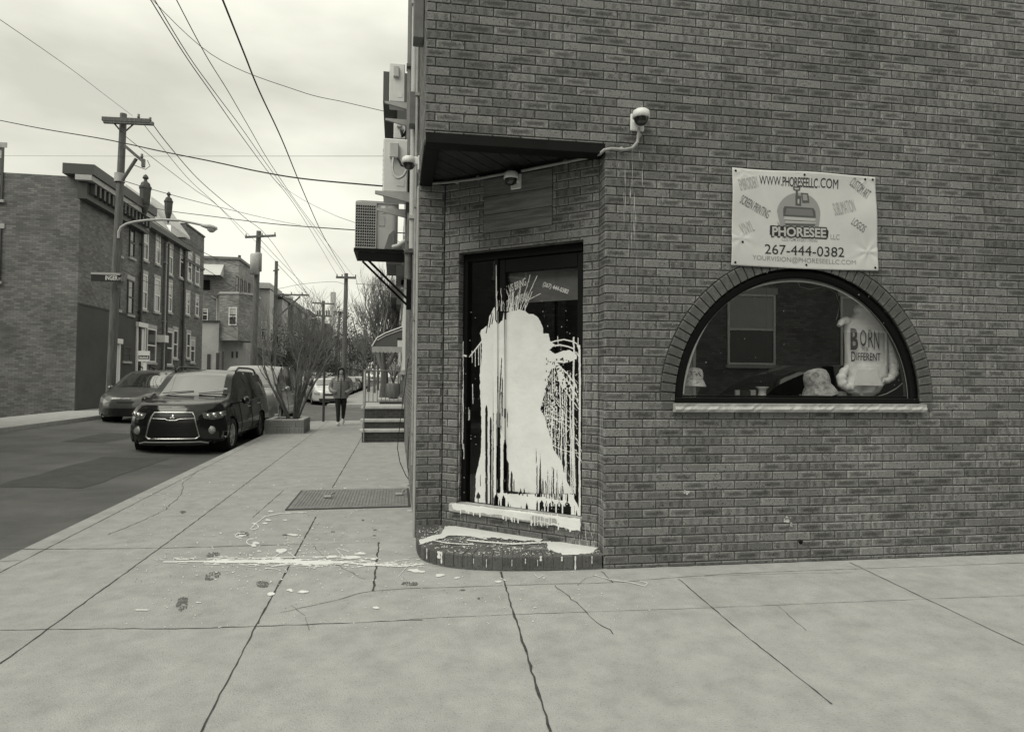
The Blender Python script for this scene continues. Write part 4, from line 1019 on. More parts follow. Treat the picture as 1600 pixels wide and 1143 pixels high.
def ribbon(mb, pts, w, wob=.004, z=.0025, zfn=None):
    Q = resample([Vector(p) for p in pts], .06); n = len(Q); rr = random.Random(int(abs(Q[0].x*1000))+n); V = []
    for i, p in enumerate(Q):
        t = (Q[min(n-1, i+1)]-Q[max(0, i-1)]).normalized(); nn = Vector((-t.y, t.x, 0)); o = rr.uniform(-wob, wob); hw = w*.36*rr.uniform(.45, 1.3)
        V += [(p.x+nn.x*(o-hw), p.y+nn.y*(o-hw), z), (p.x+nn.x*(o+hw), p.y+nn.y*(o+hw), z)]
    mb.add(V, [(2*i, 2*i+1, 2*i+3, 2*i+2) for i in range(n-1)], 1)
def rib(pts, w=.010, wob=.003): ribbon(sw, [atz(*p) for p in pts], w, wob)
for y0_ in (0,): 
    ribbon(sw, [(-1.93, 1.2, 0), (-1.93, 6, 0), (-2.05, 16, 0), (-2.15, 21.6, 0)], .012, .004)
    ribbon(sw, [(XC(1.4)+.16, 2.5, 0), (XC(10)+.16, 10, 0), (XC(20)+.16, 20, 0)], .010, .002)
rib([(402,974),(494,807)], .016); rib([(519,762),(561,691)], .016); ribbon(sw, [(-.80, 14.5, 0), (-.82, 21.6, 0)], .012); rib([(443,766),(395,808)], .010); ribbon(sw, [atz(402,974), (-.74, 1.2, 0)], .010)
rib([(0,858),(165,857),(254,856),(470,850)], .013, .004); rib([(470,850),(592,847)], .004, .003); rib([(592,847),(588,885),(583,923)], .022, .006); rib([(583,923),(640,919),(742,916),(865,912),(960,910),(1040,903),(1140,896),(1320,889),(1440,885),(1600,879)], .007, .003)
rib([(783,893),(790,917),(813,990),(860,1143)], .017, .005); rib([(867,914),(876,922),(905,945),(930,970),(960,990)], .008, .012); rib([(940,892),(958,910)], .008); rib([(1060,904),(1157,986),(1300,1100)], .010); rib([(1327,878),(1436,930),(1600,1008)], .010)
rib([(0,984),(165,982),(280,982),(410,978),(660,968)], .010, .006); rib([(640,967),(790,960),(1040,952),(1214,945),(1436,936),(1600,930)], .005, .004); rib([(438,957),(480,948),(529,936),(560,927),(582,924)], .007, .010)
rib([(169,835),(216,816),(257,797),(285,771),(285,755),(310,735)], .008, .012); rib([(263,736),(350,733),(432,730)], .006); rib([(165,808),(300,806),(388,808)], .004, .004); rib([(350,760),(450,765)], .003); rib([(1214,945),(1260,985)], .004, .006)
rib([(455,945),(478,965),(482,985)], .004, .008); rib([(490,852),(505,870),(540,890),(570,905)], .005, .01); rib([(902,914),(915,903),(935,898),(958,910)], .004, .004); rib([(1100,900),(1180,897),(1330,894)], .004, .006)
for y_ in (9.7, 12.2, 14.4, 17.0, 19.5): ribbon(sw, [(XC(y_)+.16, y_, 0), (.17, y_-.05, 0)], .006)
for y_ in (3.2, 5.6, 8.2, 10.9, 13.4, 16, 18.5): ribbon(sw, [(XC(y_)+.0, y_, 0), (XC(y_)+.16, y_, 0)], .008)
ribbon(sw, [tuple(W(0.02, 0, .010)), tuple(W(9, 0, .010))], .02, .002, .0035)
struct(sw, 'sidewalk', [M_SIDE, mat('joint', .055, .95, .5, 30)])
s2 = slab('sidewalk', [(-3.5, 34), (40, 34), (40, 200), (-3.45, 200)]); struct(s2, 'sidewalk', M_SIDE)
s3 = slab('sidewalk', [(-9.35, -9), (-8.95, 30), (-8.95, 300), (-11.2, 300), (-11.2, -9)], z1=.17); struct(s3, 'sidewalk', M_SIDE)
s4 = slab('sidewalk', [(-2.9, -5.6), (40, -5.6), (40, -8.2), (-2.9, -8.2)]); struct(s4, 'sidewalk', M_SIDE)
# stains, footprints (dry dirt with a shape of their own)
sm = Mask(165, 700, 1440, 990, .5)
# -- white spill
Z_ = Mask(180, 740, 1060, 985, .5)
Z_.line([(255,877),(300,876.5),(345,876),(420,875),(470,877),(530,877),(570,881),(625,884),(662,880)], 2.0, wob=2); Z_.line([(340,877),(420,876),(520,878)], 4.5, wob=4); Z_.line([(430,870),(520,869),(590,872)], 1.2, wob=2)
for i in range(210):
    x = rng.normal(440, 85); y = 877+rng.normal(0, 3.2)+(x-440)*.02; Z_.line([(x, y), (x+rng.uniform(-26, 26), y+rng.uniform(-2, 2))], rng.uniform(.5, 1.5), wob=2)
for i in range(80):
    x = rng.uniform(560, 680); y = 880+rng.normal(0, 3); Z_.line([(x, y), (x+rng.uniform(-20, 20), y+rng.uniform(-2, 2))], rng.uniform(.4, 1), wob=1.5)
for (x, y, rx, ry) in ((440,859,10,2.8),(396,851,5,2.2),(400,848,6,2),(376,836,7,1.6),(398,817,5,1.2),(414,817,4,1.2),(459,835,7,1.4),(517,869,9,2.2),(545,870,14,3.2),(563,864,8,1.8),(423,798,4,1),(418,812,4,1),(471,774,6,1.0),(523,781,8,2.2),(495,772,4,1),(222,952,9,1.0),(425,927,7,2.4),(452,921,5,1.6),(475,924,9,2.4),(588,948,5,2),(310,940,4,.8),(405,860,3,1),(688,898,7,2),(660,893,8,2),(648,891,9,2.4),(716,902,5,1.2),(565,730,3,.6),(540,762,3,.6),(446,812,3,.8),(640,797,4,.8),(780,908,5,1.5),(850,902,4,.8)):
    for k in range(4): Z_.dot(x+rng.normal(0, rx*.3), y+rng.normal(0, ry*.3), rx*rng.uniform(.4, .9), True, ry*rng.uniform(.5, 1))
def arc(cx, cy, rx, ry, a0, a1, w): Z_.line([(cx+rx*math.cos(R(a)), cy+ry*math.sin(R(a))) for a in range(a0, a1, 12)], w, wob=.5)
arc(378, 836, 10, 4, 90, 300, 1.3); arc(396, 846, 11, 5, 100, 280, 1.4); arc(390, 822, 14, 5, -40, 90, 1.2); Z_.line([(390,826),(398,818),(415,806),(440,801),(480,800)], 1.2, wob=2); Z_.line([(440,862),(428,870),(424,876)], 1); Z_.line([(450,862),(462,870)], 1)
Z_.line([(525,857),(535,868),(545,872)], .9); Z_.line([(528,856),(545,861)], .8); Z_.line([(640,880),(622,900)], .7)
Z_.line([(930,898),(955,905),(985,909),(1008,915),(1012,910),(1000,907)], 1.0, wob=1); Z_.line([(835,896),(842,902),(848,898)], .8); Z_.line([(775,908),(790,906),(782,902)], .8)
for i in range(420):
    x = rng.uniform(185, 1050); y = rng.uniform(745, 980); Z_.dot(x, y, rng.uniform(.4, 1.5)*(1.4 if rng.random() < .08 else 1), True, rng.uniform(.3, .6))
for i in range(240):
    x = rng.normal(440, 90); y = rng.normal(868, 22); Z_.dot(x, y, rng.uniform(.5, 2.0), True, rng.uniform(.3, .8))
stepout = [(p.x, p.y) for p in [oc[i]+nor[i]*.01 for i in range(len(oc))]]+[(p.x, p.y) for p in back]
def side_map(q):
    P = [onp(x, y, (0, 0, .0045), Vector((0, 0, 1))) for x, y in q]; c = sum(P, Vector())/4
    if c.x < XC(c.y)+.02 or inside(c.x, c.y, stepout) or (c-Bp).dot(NW) < .01 and c.x > Bp.x: return None
    return P
sp = Z_.mesh(side_map, False).build('paint_spill', M_PAINT, None, fixn=False); tag(sp, 'long streak and spatters of white paint across the pavement left of the brick step', 'paint spill')
F = Mask(190, 740, 760, 965, .5)
def foot(cx, cy, rx, ry, ang):
    for i in range(120):
        a = rng.uniform(0, 6.28); r_ = rng.random()**.5; x = r_*math.cos(a); y = r_*math.sin(a)
        if abs(y) < .12 or abs(abs(x)-.15) < .05: continue
        F.dot(cx+rx*x*math.cos(ang)-ry*y*math.sin(ang), cy+rx*x*math.sin(ang)+ry*y*math.cos(ang), rng.uniform(.4, 1.3), True, rng.uniform(.3, .8))
foot(332,899,13,6,-.3); foot(284,945,10,8,-.5); foot(286,937,8,5,0); foot(333,866,11,4,-.1); foot(410,912,10,5,.1); foot(380,834,9,4,0); foot(640,911,14,3,0)
for (x, y, a, b) in ((286,799,5,1.4),(285,800,2,2),(445,835,4,1),(567,812,2,1),(586,827,3,.8),(585,836,3,.8),(640,758,4,1),(768,921,2,1.6),(748,934,2,1.6),(1,1,1,1),(723,921,4,1),(520,830,3,.7)): F.dot(x, y, a, True, b)
for i in range(180): F.dot(rng.uniform(195, 755), rng.uniform(745, 960), rng.uniform(.3, .9), True, .35)
F.mesh(lambda q: (lambda P: None if inside(P[0].x, P[0].y, stepout) else P)([onp(x, y, (0, 0, .003), Vector((0, 0, 1))) for x, y in q]), False).build('dirt_marks', mat('dirt', .13, .95), None, fixn=False, kind='stuff')
# cellar hatch
hat = thing('cellar_hatch', 'ribbed steel cellar door with two hinges and a paint spot set in the pavement', 'hatch', (-.5, 7.9, 0))
c4 = [atz(450,797), atz(638,790), atz(636,765), atz(470,766)]
x0h, x1h, y0h, y1h = -1.14, .15, 7.28, 8.43
hp = MB(); hp.bbox((x0h, y0h, .004), (x1h, y1h, .016), .003, 0)
nr = 34
for i in range(nr): x = x0h+.05+(x1h-x0h-.1)*i/(nr-1); hp.bbox((x-.008, y0h+.06, .0155), (x+.008, y1h-.06, .0205), .002, 0)
hp.build('plate', mat('steel_plate', .20, .55, .25, 12, .2), hat)
hf = MB(); b = .025
for a in (((x0h-b, y0h-b), (x1h+b, y0h-.003)), ((x0h-b, y1h+.003), (x1h+b, y1h+b)), ((x0h-b, y0h), (x0h-.003, y1h)), ((x1h+.003, y0h), (x1h+b, y1h))): hf.box((a[0][0], a[0][1], .003), (a[1][0], a[1][1], .010))
hf.build('rim', mat('rim_dark', .05, .7), hat)
for u, v in ((513, 777), (624, 773)):
    hh = MB()
    p = atz(u, v, .02); hh.bbox((p.x-.05, p.y-.03, .021), (p.x+.04, p.y+.03, .045), .006); hh.tube([p+Vector((.03, -.02, .04)), p+Vector((.06, .05, .05))], .012, 8); hh.build('hinge', mat('steel_pale', .38, .5, .2, 20), hat)
# ================================================================ terrace of houses on the far side of the street
XF = -11.0
LF = Frame((XF, 0, 0), (0, 1, 0), (1, 0, 0))       # s = Y, facing the street
def lbox(mb, s0, s1, z0, z1, n0, n1, mi=0, bev=.0):
    if bev: mb.bbox((s0, z0, n0), (s1, z1, n1), bev, mi, lambda x, z, n: LF(x, z, n))
    else: mb.box((s0, z0, n0), (s1, z1, n1), mi, lambda x, z, n: LF(x, z, n))
def texbrick(name, base, sc=1.0, var=.3, mort=.6):
    """far walls: brick courses as texture on the wall's own coordinates"""
    if name in MATS: return MATS[name]
    m = bpy.data.materials.new(name); m.use_nodes = True; nt = m.node_tree; L = nt.links; P = nt.nodes['Principled BSDF']; P.inputs['Roughness'].default_value = .85
    tc = nt.nodes.new('ShaderNodeTexCoord'); sx = nt.nodes.new('ShaderNodeSeparateXYZ'); L.new(tc.outputs['Object'], sx.inputs[0])
    ad = nt.nodes.new('ShaderNodeMath'); ad.operation = 'ADD'; L.new(sx.outputs[0], ad.inputs[0]); L.new(sx.outputs[1], ad.inputs[1])
    cb_ = nt.nodes.new('ShaderNodeCombineXYZ'); L.new(ad.outputs[0], cb_.inputs[0]); L.new(sx.outputs[2], cb_.inputs[1])
    b = nt.nodes.new('ShaderNodeTexBrick'); b.inputs['Scale'].default_value = 1; b.inputs['Brick Width'].default_value = .21*sc; b.inputs['Row Height'].default_value = .07*sc; b.inputs['Mortar Size'].default_value = .006*sc
    for k, v in (('Color1', base*(1-var)), ('Color2', base*(1+var)), ('Mortar', base*mort)): b.inputs[k].default_value = (v, v, v, 1)
    L.new(cb_.outputs[0], b.inputs['Vector'])
    n = nt.nodes.new('ShaderNodeTexNoise'); n.inputs['Scale'].default_value = .9; n.inputs['Detail'].default_value = 6; L.new(tc.outputs['Object'], n.inputs['Vector'])
    r = nt.nodes.new('ShaderNodeMapRange'); r.inputs[1].default_value = .3; r.inputs[2].default_value = .7; r.inputs[3].default_value = .75; r.inputs[4].default_value = 1.25; L.new(n.outputs[0], r.inputs[0])
    mx = nt.nodes.new('ShaderNodeMix'); mx.data_type = 'RGBA'; mx.blend_type = 'MULTIPLY'; mx.inputs[0].default_value = 1; L.new(b.outputs[0], mx.inputs[6]); L.new(r.outputs[0], mx.inputs[7]); L.new(mx.outputs[2], P.inputs['Base Color'])
    MATS[name] = m; return m
M_HB1 = texbrick('house_brick', .17); M_HB2 = texbrick('house_brick_dark', .125); M_HB3 = texbrick('house_brick_pale', .26); M_STUC = mat('stucco', .42, .9, .2, .8, .3, 20)
M_WGL = mat('pane', .05, .06, .2, 1, spec=.9); M_BLIND = mat('pane_blind', .45, .3, .1, 2); M_LINT = mat('lintel', .42, .8, .15, 5); M_FRM = mat('frame_white', .78, .5); M_FRD = mat('frame_dark', .06, .5)
def wpx(u0, v0, u1, v1, fr=None):
    fr = fr or LF; a, zt_ = fr.px(u0, v0); b, zb = fr.px(u1, v1); _, zt2 = fr.px(u1, v0); return a, b, zb, zt_
def window(parent, s0, s1, z0, z1, fr=None, frame=M_FRM, blind=.4, lint=.18, sill=.1, mun=True, name='window', lab=None):
    fr = fr or LF; fn = lambda x, z, n: fr(x, z, n); fw = .06
    m_ = MB(); bx = lambda a, b, c, d, n0, n1, mi=0: m_.box((a, c, n0), (b, d, n1), mi, fn)
    bx(s0, s0+fw, z0, z1, .004, .05); bx(s1-fw, s1, z0, z1, .004, .05); bx(s0+fw, s1-fw, z1-fw, z1, .004, .05); bx(s0+fw, s1-fw, z0, z0+fw, .004, .05)
    if mun: zm = (z0+z1)/2; bx(s0+fw, s1-fw, zm-.03, zm+.03, .004, .045)
    f_ = m_.build(name, frame, parent, lab)
    p_ = MB(); p_.box((s0+fw*.9, z0+fw*.9, .006), (s1-fw*.9, z1-fw*.9, .014), 0, fn)
    if blind > 0: p_.box((s0+fw*1.1, z1-(z1-z0)*blind, .015), (s1-fw*1.1, z1-fw*1.1, .020), 1, fn)
    p_.build('pane', [M_WGL, M_BLIND], f_)
    if lint:
        l_ = MB(); l_.box((s0-.08, z1+.01, .003), (s1+.08, z1+lint, .035), 0, fn); l_.build('lintel', M_LINT, f_)
    if sill:
        l_ = MB(); l_.box((s0-.06, z0-sill, .003), (s1+.06, z0-.01, .09), 0, fn); l_.build('sill', M_LINT, f_)
    return f_
def fdoor(parent, s0, s1, z0, z1, fr=None, m=M_FRM, head=.25, lab=None):
    fr = fr or LF; fn = lambda x, z, n: fr(x, z, n); d_ = MB()
    d_.box((s0, z0, .004), (s1, z1, .04), 0, fn); d_.box((s0-.1, z0, .002), (s0-.01, z1+.05, .09), 0, fn); d_.box((s1+.01, z0, .002), (s1+.1, z1+.05, .09), 0, fn); d_.box((s0-.15, z1+.055, .002), (s1+.15, z1+head, .16), 0, fn)
    for k in (0, 1): d_.box((s0+.12, z0+.25+k*(z1-z0)*.45, .041), (s1-.12, z0+(z1-z0)*(.42+.45*k), .055), 0, fn)
    return d_.build('door', m, parent, lab)
ZG = .17
def house(s0, s1, ztop, m, label, name='row_house', depth=9, cat='house', group='terraced houses across the street'):
    t = thing(name, label, cat, LF((s0+s1)/2, ZG), 0, group)
    w = MB(); w.box((s0+.004, ZG-.3, -depth), (s1-.004, ztop, 0), 0, lambda x, z, n: LF(x, z, n)); w.build('wall', m, t)
    return t
def sY(u): return LF.px(u, 500)[0]
sA0, sA1, sB1, sC1, sD1, sE1 = 24.6, sY(218), sY(256), sY(287), sY(300), sY(316.5)
zA = LF.px(218, 338)[1]
print('house splits', [round(x, 1) for x in (sA1, sB1, sC1, sD1, sE1)], zA)
# house 0: outside the old frame on the left, closes the view
h0 = house(6.5, 11.0, 9.8, M_HB3, 'brick terraced house at the far left edge, nearest to the camera')
for s_ in (7.4, 9.2):
    for z_ in (1.3, 4.3, 7.2): window(h0, s_, s_+.95, z_, z_+1.7)
c_ = MB(); lbox(c_, 6.5, 10.95, 9.4, 9.9, 0, .5); c_.build('cornice', M_MGREY, h0)
hx_ = house(-6.5, -.1, 9.6, M_HB2, 'dark brick terraced house behind the camera across the street, added unseen to darken the door glass'); hy_ = house(0, 6.4, 9.9, M_HB1, 'brown brick terraced house level with the camera across the street, added unseen to darken the door glass')  # both houses added out of view so the entrance glass reflects dark walls
for h_, s0_ in ((hx_, -5.6), (hy_, .9)):
    for k in (0, 2.4): window(h_, s0_+k, s0_+k+1, 1.3, 3.1); window(h_, s0_+k, s0_+k+1, 4.3, 6.1); window(h_, s0_+k, s0_+k+1, 7.2, 8.8)
h0b = house(11.1, 16.1, 10.1, M_HB1, 'brick terraced house with plain cornice left of the one with the deep dark cornice')
for s_ in (12, 14.2):
    for z_ in (4.3, 7.4): window(h0b, s_, s_+.95, z_, z_+1.8)
window(h0b, 12, 13, 1.3, 3.1); fdoor(h0b, 14.3, 15.2, .5, 2.8)
c_ = MB(); lbox(c_, 11.1, 16.05, 9.7, 10.3, 0, .5); c_.build('cornice', M_MGREY, h0b)
# house A: big dark cornice, painted ground floor
hA = house(sA0, sA1, zA+.1, M_HB1, 'brick corner house with deep dark bracketed cornice and painted ground floor')
_, zb1 = LF.px(205, 494)
pb_ = MB(); lbox(pb_, sA0, sA1-.01, ZG-.1, zb1, .001, .03); lbox(pb_, sA0, sA1-.01, zb1, zb1+.06, .001, .05); pb_.build('painted_base', mat('base_paint', .065, .8, .2, 1), hA)
for q in ((199,436,207,492),(180,436,186,484)): a, b, c, d = wpx(*q); window(hA, a, b, c, d, frame=M_FRD, blind=0)
a, b, c, d = wpx(202,354,209,404); window(hA, a, b, c, d, frame=M_FRD, blind=.0)
a, b, c, d = wpx(184,345,189,400); window(hA, a, b, c, d, frame=M_FRD, blind=.0)
a, b, c, d = wpx(191,540,202,564); window(hA, a, b, c, d, frame=M_FRD, blind=0, lint=0)
a, b, c, d = wpx(174,538,182,582); fdoor(hA, a, b, .4, d, lab='white door with moulded white surround')
zc0 = LF.px(236, 324, .55)[1]-.9; cn_ = MB()
lbox(cn_, sA0-.4, sA1, zc0+.64, zc0+1.0, -.4, .60); lbox(cn_, sA0-.4, sA1, zc0+.45, zc0+.63, .0, .52, 1); lbox(cn_, sA0-.2, sA1, zc0-.15, zc0+.44, .0, .30)
k = sA0
while k < sA1-.2: lbox(cn_, k, k+.14, zc0+.05, zc0+.44, .305, .47); k += .36
SWF = Frame((XF, sA0+.004, 0), (1, 0, 0), (0, -1, 0))
for s_ in (-6.6, -3.4):
    for z_ in (4.6, 7.4): window(hA, s_, s_+1.0, z_, z_+1.8, fr=SWF, frame=M_FRD, blind=.2)
cn_.build('cornice', [M_FRD, M_LGREY], hA, 'deep dark wooden cornice on brackets with a pale band')
def finial(parent, u, v, k=.62):
    s_, zb = LF.px(u, v, .6); f_ = MB(); P = LF(s_, zb, .6); ol = f_.lathe; f_.lathe = lambda pr, *a, **kw: ol([(x*k, y*k) for x, y in pr], *a, **kw); f_.lathe([(.30,0),(.34,.5),(.36,.95),(.40,1.0),(.40,1.12),(.34,1.15),(.28,1.35),(.12,1.5),(.10,1.62),(.2,1.72),(.14,1.86),(0,2.0)], P, n=8, smooth=False); f_.lathe([(.02,-1.0),(.12,-.7),(.22,-.3),(.30,0)], P, n=8); f_.build('finial', mat('finial', .06, .7, .3, 4), parent)
finial(hA, 226.5, 318)
def downpipe(parent, s_, z0, z1, m=M_FRD, r=.06):
    p_ = MB(); p_.tube([LF(s_, z0, .1), LF(s_, z1, .1)], r, 8); 
    for z in (z0+1, (z0+z1)/2, z1-1): p_.box((s_-.1, z, .003), (s_+.1, z+.05, .14), 0, lambda x, z_, n: LF(x, z_, n))
    p_.build('downpipe', m, parent)
downpipe(hA, sA1-.15, ZG, zA-.2)
# house B
hB = house(sA1, sC1-.0, LF.px(275, 372)[1], M_HB2, 'brown brick three-storey house with pale metal mansard and white windows')
zB = LF.px(240, 348)[1]
for q, bl_ in (((223,350,230,408),.55),((243,360,248.6,414),.6),((219,426,228,484),.5),((241,434,248,488),.5),((262,372,268,430),.5),((281,382,286,436),.4),((260,440,267,488),.4)):
    a, b, c, d = wpx(*q); window(hB, a, b, c, d, blind=bl_)
for q in ((229,512,242,566),(256,516,268,570)): a, b, c, d = wpx(*q); window(hB, a, b, c, d, blind=.0); 
a, b, c, d = wpx(213,512,222,575); fdoor(hB, a, b, .9, d, lab='white panelled front door')
ms = MB()
def slope(mb, s0, s1, zb, h, back, n0=.35, mi=0):
    mb.add([LF(s0, zb, n0), LF(s1, zb, n0), LF(s1, zb+h, -back), LF(s0, zb+h, -back), LF(s0, zb-.12, n0), LF(s1, zb-.12, n0)], [(0,1,2,3), (4,5,1,0)], mi); mb.add([LF(s0, zb, n0), LF(s0, zb+h, -back), LF(s0, zb, -back)], [(0,1,2)], mi); mb.add([LF(s1, zb, n0), LF(s1, zb+h, -back), LF(s1, zb, -back)], [(0,1,2)], mi)
M_TIN = mat('tin_roof', .55, .5, .1, .6)
slope(ms, sA1+.02, sY(256)-.02, zB-.1, 1.45, .7, .25); slope(ms, sY(256)+.02, sC1-.1, LF.px(270, 358)[1], 1.35, .7, .25)
ms.build('mansard', M_TIN, hB, 'pale sloping sheet-metal roof')
cr_ = MB(); lbox(cr_, sA1+.02, sC1-.02, zB-.45, zB-.2, .003, .34); cr_.build('eaves', M_FRD, hB); finial(hB, 263, 333, .5)
downpipe(hB, sY(257), ZG, zB-.6); downpipe(hB, sY(254), ZG, zB-.6, M_PVC, .05)
wa = MB(); a, b, c, d = wpx(245,523,251,535); lbox(wa, a, min(b, a+.7), c, d, .0, .35); wa.build('window_air_conditioner', M_FRM, hB)
# house D and E
hD = house(sC1, sE1, LF.px(300, 372)[1], M_HB1, 'brick house with stepped parapet at the far end of the terrace')
for q, bl_ in (((293,394,298,440),.3),((305,402,310,446),.3),((290,457,295,492),.3),((305,463,309,494),.3),((291,520,296,560),.0),((297,530,303,566),.3),((270,515,276,560),.0)):
    a, b, c, d = wpx(*q); window(hD, a, b, c, d, blind=bl_)
pr = MB(); zD = LF.px(300, 372)[1]
lbox(pr, sC1+.02, sE1-.02, zD, zD+.5, -.5, .0, 0); lbox(pr, sC1+.02, sE1-.02, zD+.5, zD+.58, -.55, .06, 1); lbox(pr, sC1, sE1-.02, zD-1.4, zD-1.28, .003, .06, 1); pr.build('parapet', [M_HB1, M_FRD], hD); downpipe(hD, sY(283.5), ZG, zD-.6)
# stoops with railings in front of the terrace
def stoop_far(s_, w, h, label):
    t = thing('stone_stoop', label, 'steps', LF(s_, ZG, .7), 0, 'stoops across the street'); m_ = MB(); nst = 4
    for i in range(nst): lbox(m_, s_, s_+w, ZG, ZG+h*(i+1)/nst, .005+(nst-1-i)*.0, 1.5-i*.3, 0)
    m_.build('steps', M_CONC, t)
    for e in (s_+.03, s_+w-.03):
        r_ = MB()
        r_.tube([LF(e, ZG+.9, 1.45), LF(e, ZG+h+.9, .2)], .025, 6)
        for k in range(9): q = k/8; zb_ = ZG+h*q; r_.tube([LF(e, zb_, 1.45-1.25*q), LF(e, ZG+.9+h*q, 1.45-1.25*q)], .014, 5)
        r_.build('railing', M_BLACK, t)
a, b, c, d = wpx(213,512,222,575); stoop_far(a-.2, b-a+.5, .75, 'steps with dark railing under the white panelled door')
a, b, c, d = wpx(270,515,276,560); stoop_far(a-.2, 1.5, .7, 'steps with dark railing at the far house of the terrace')
# estate board
sg = thing('estate_board', 'white estate agent board on a white post in front of the white door', 'sign', (0,0,0))
Pn = atX(227, 557, XF+1.9); sg.location = (Pn.x, Pn.y, ZG)
m_ = MB(); m_.box((Pn.x-.05, Pn.y-.05, ZG), (Pn.x+.05, Pn.y+.05, Pn.z+.1)); m_.box((Pn.x-.06, Pn.y-.04, Pn.z+.62), (Pn.x+.9, Pn.y+.04, Pn.z+.7)) if False else None; m_.build('post', M_WHITE, sg)
SGF = Frame((Pn.x, Pn.y-.06, 0), (1, 0, 0), (0, -1, 0))
m_ = MB(); a = SGF.px(216.5, 548); b = SGF.px(234, 564.5); m_.bbox((a[0], b[1], -.02), (b[0], a[1], .02), .004, 0, lambda x, z, n: SGF(x, z, n)); m_.build('board', M_WHITE, sg)
m_ = MB(); a = SGF.px(217, 555); b = SGF.px(233.5, 561); m_.box((a[0], b[1], .021), (b[0], a[1], .024), 0, lambda x, z, n: SGF(x, z, n)); m_.build('panel', M_FRD, sg)
m_ = MB(); put_text(m_, 'FOR SALE', *SGF.px(218, 560.2), *SGF.px(232.5, 556), lambda x, z: SGF(x, z, .026)) if False else None
for i in range(7): 
    a = SGF.px(218.5+i*2, 560); b = SGF.px(219.8+i*2, 556.5+.7*(i % 3)); m_.box((a[0], a[1], .0245), (b[0], b[1], .027), 0, lambda x, z, n: SGF(x, z, n))
m_.build('lettering', M_WHITE, sg)
# ---- second building: side wall facing us, bay, awning
YB = LF.px(371, 500)[0]
BF = Frame((XF, YB, 0), (1, 0, 0), (0, -1, 0)); bfn = lambda x, z, n: BF(x, z, n)
sEnd = sY(399); zt2 = BF.px(371, 406)[1]
b2_ = thing('brick_building', 'flat-roofed brick building with corner bay and sloping metal awning beyond the terrace', 'building', (XF-3, YB+3, ZG))
w_ = MB(); w_.box((XF-9, YB, ZG-.3), (XF, sEnd, zt2)); w_.build('wall', M_HB3, b2_)
cp_ = MB(); cp_.box((XF-9.1, YB-.12, zt2), (XF+.12, YB+.2, zt2+.18)); cp_.box((XF-.2, YB+.21, zt2), (XF+.12, sEnd, zt2+.18)); cp_.build('coping', M_MGREY, b2_)
ch_ = MB(); ch_.tube([(XF-.3, YB+1.5, zt2), (XF-.3, YB+1.5, zt2+.6)], .1, 8); ch_.build('vent_pipe', M_FRD, b2_)
zlow = BF.px(345, 505)[1]; zbay = BF.px(355, 461)[1]
lo2 = MB(); lo2.box((XF-9, YB-1.2, ZG-.3), (XF-.9, YB-.01, zlow)); lo2.box((XF-9, YB-1.3, zlow), (XF-.9, YB-.01, zlow+.1), 1); lo2.build('lean_to', [M_STUC, M_FRD], b2_, 'pale stucco ground-floor extension with small doors')
for u0, u1, v0 in ((324,329,553),(338,343,551),(347,350,549)):
    F2 = Frame((XF, YB-1.2, 0), (1, 0, 0), (0, -1, 0)); a, z1 = F2.px(u0, v0); b, _ = F2.px(u1, v0); d_ = MB(); d_.box((a, ZG, .003), (b, z1, .04), 0, lambda x, z, n: F2(x, z, n)); d_.build('door', M_FRD, b2_)
# stucco base to the street and corner
bs2 = MB(); bs2.box((XF-.9, YB-.05, ZG-.3), (XF+.02, YB-.003, zlow)); bs2.box((XF+.003, YB, ZG-.3), (XF+.05, sEnd-.02, LF.px(385, 482)[1]-1.2)); bs2.build('stucco_base', M_STUC, b2_)
bay = MB(); zb0 = BF.px(355, 533)[1]; zb1 = BF.px(355, 462)[1]
poly = [(-1.3, 0), (-.9, 1.0), (.35, 1.3), (1.15, .6), (1.15, -1.6), (0, -1.6)]
bay.prism(poly, zb0, zb1, lambda x, y, t: Vector((XF+x, YB-y, t))); bay.prism([(x*1.05, y*1.05) for x, y in poly], zb1, zb1+.14, lambda x, y, t: Vector((XF+x, YB-y, t)), 1); bay.build('bay', [M_HB3, M_LGREY], b2_, 'projecting brick corner bay with two white windows')
dB = Vector((1.25, -.3, 0)).normalized(); BB = Frame(Vector((XF-.9, YB-1.0, 0)), dB, Vector((-.3, -1.25, 0)).normalized())
a, b, c, d = wpx(358,480,370,508, BB); window(b2_, a, b, c, d, fr=BB, blind=.4, lint=0, sill=0)
FB = Frame(Vector((XF-1.3, YB, 0)), Vector((.4, -1, 0)).normalized(), Vector((-1, -.4, 0)).normalized())
for q in ((316,482,325,501),(339,484,349,506)): a, b, c, d = wpx(*q, BF); window(b2_, a, b, c, d, fr=BF, blind=.3, lint=0)
aw = MB(); A_ = BF.px(314, 412); B_ = BF.px(350, 412); C_ = BF.px(350, 434)
aw.add([BF(A_[0]-1, A_[1], .01), BF(B_[0], A_[1], .01), BF(B_[0]+.1, C_[1], 1.3), BF(A_[0]-1, C_[1], 1.3), BF(B_[0], C_[1], .01)], [(0,1,2,3), (1,4,2)]); aw.build('awning', M_TIN, b2_, 'sloping corrugated metal awning')
pw = MB(); a = BF.px(314, 437); b = BF.px(328, 453); pw.box((a[0]-1, b[1], .003), (b[0], a[1], .05), 0, bfn); pw.build('porch_opening', M_BLACK, b2_)
for u0, u1 in ((368.5,371.5),(376,378),(382,384),(388,390)):
    a, b, c, d = wpx(u0, 430+(u0-368)*.55, u1, 461+(u0-368)*.4); window(b2_, a, max(b, a+.5), c, d, frame=M_FRD, blind=0, lint=0)
gp = MB(); q = lambda u, v: BF(*BF.px(u, v), .12); gp.tube([q(331,462), q(334,465), q(340,467), q(340,522), q(338,528), q(338,580)], .06, 8); gp.build('downpipe', M_LGREY, b2_)
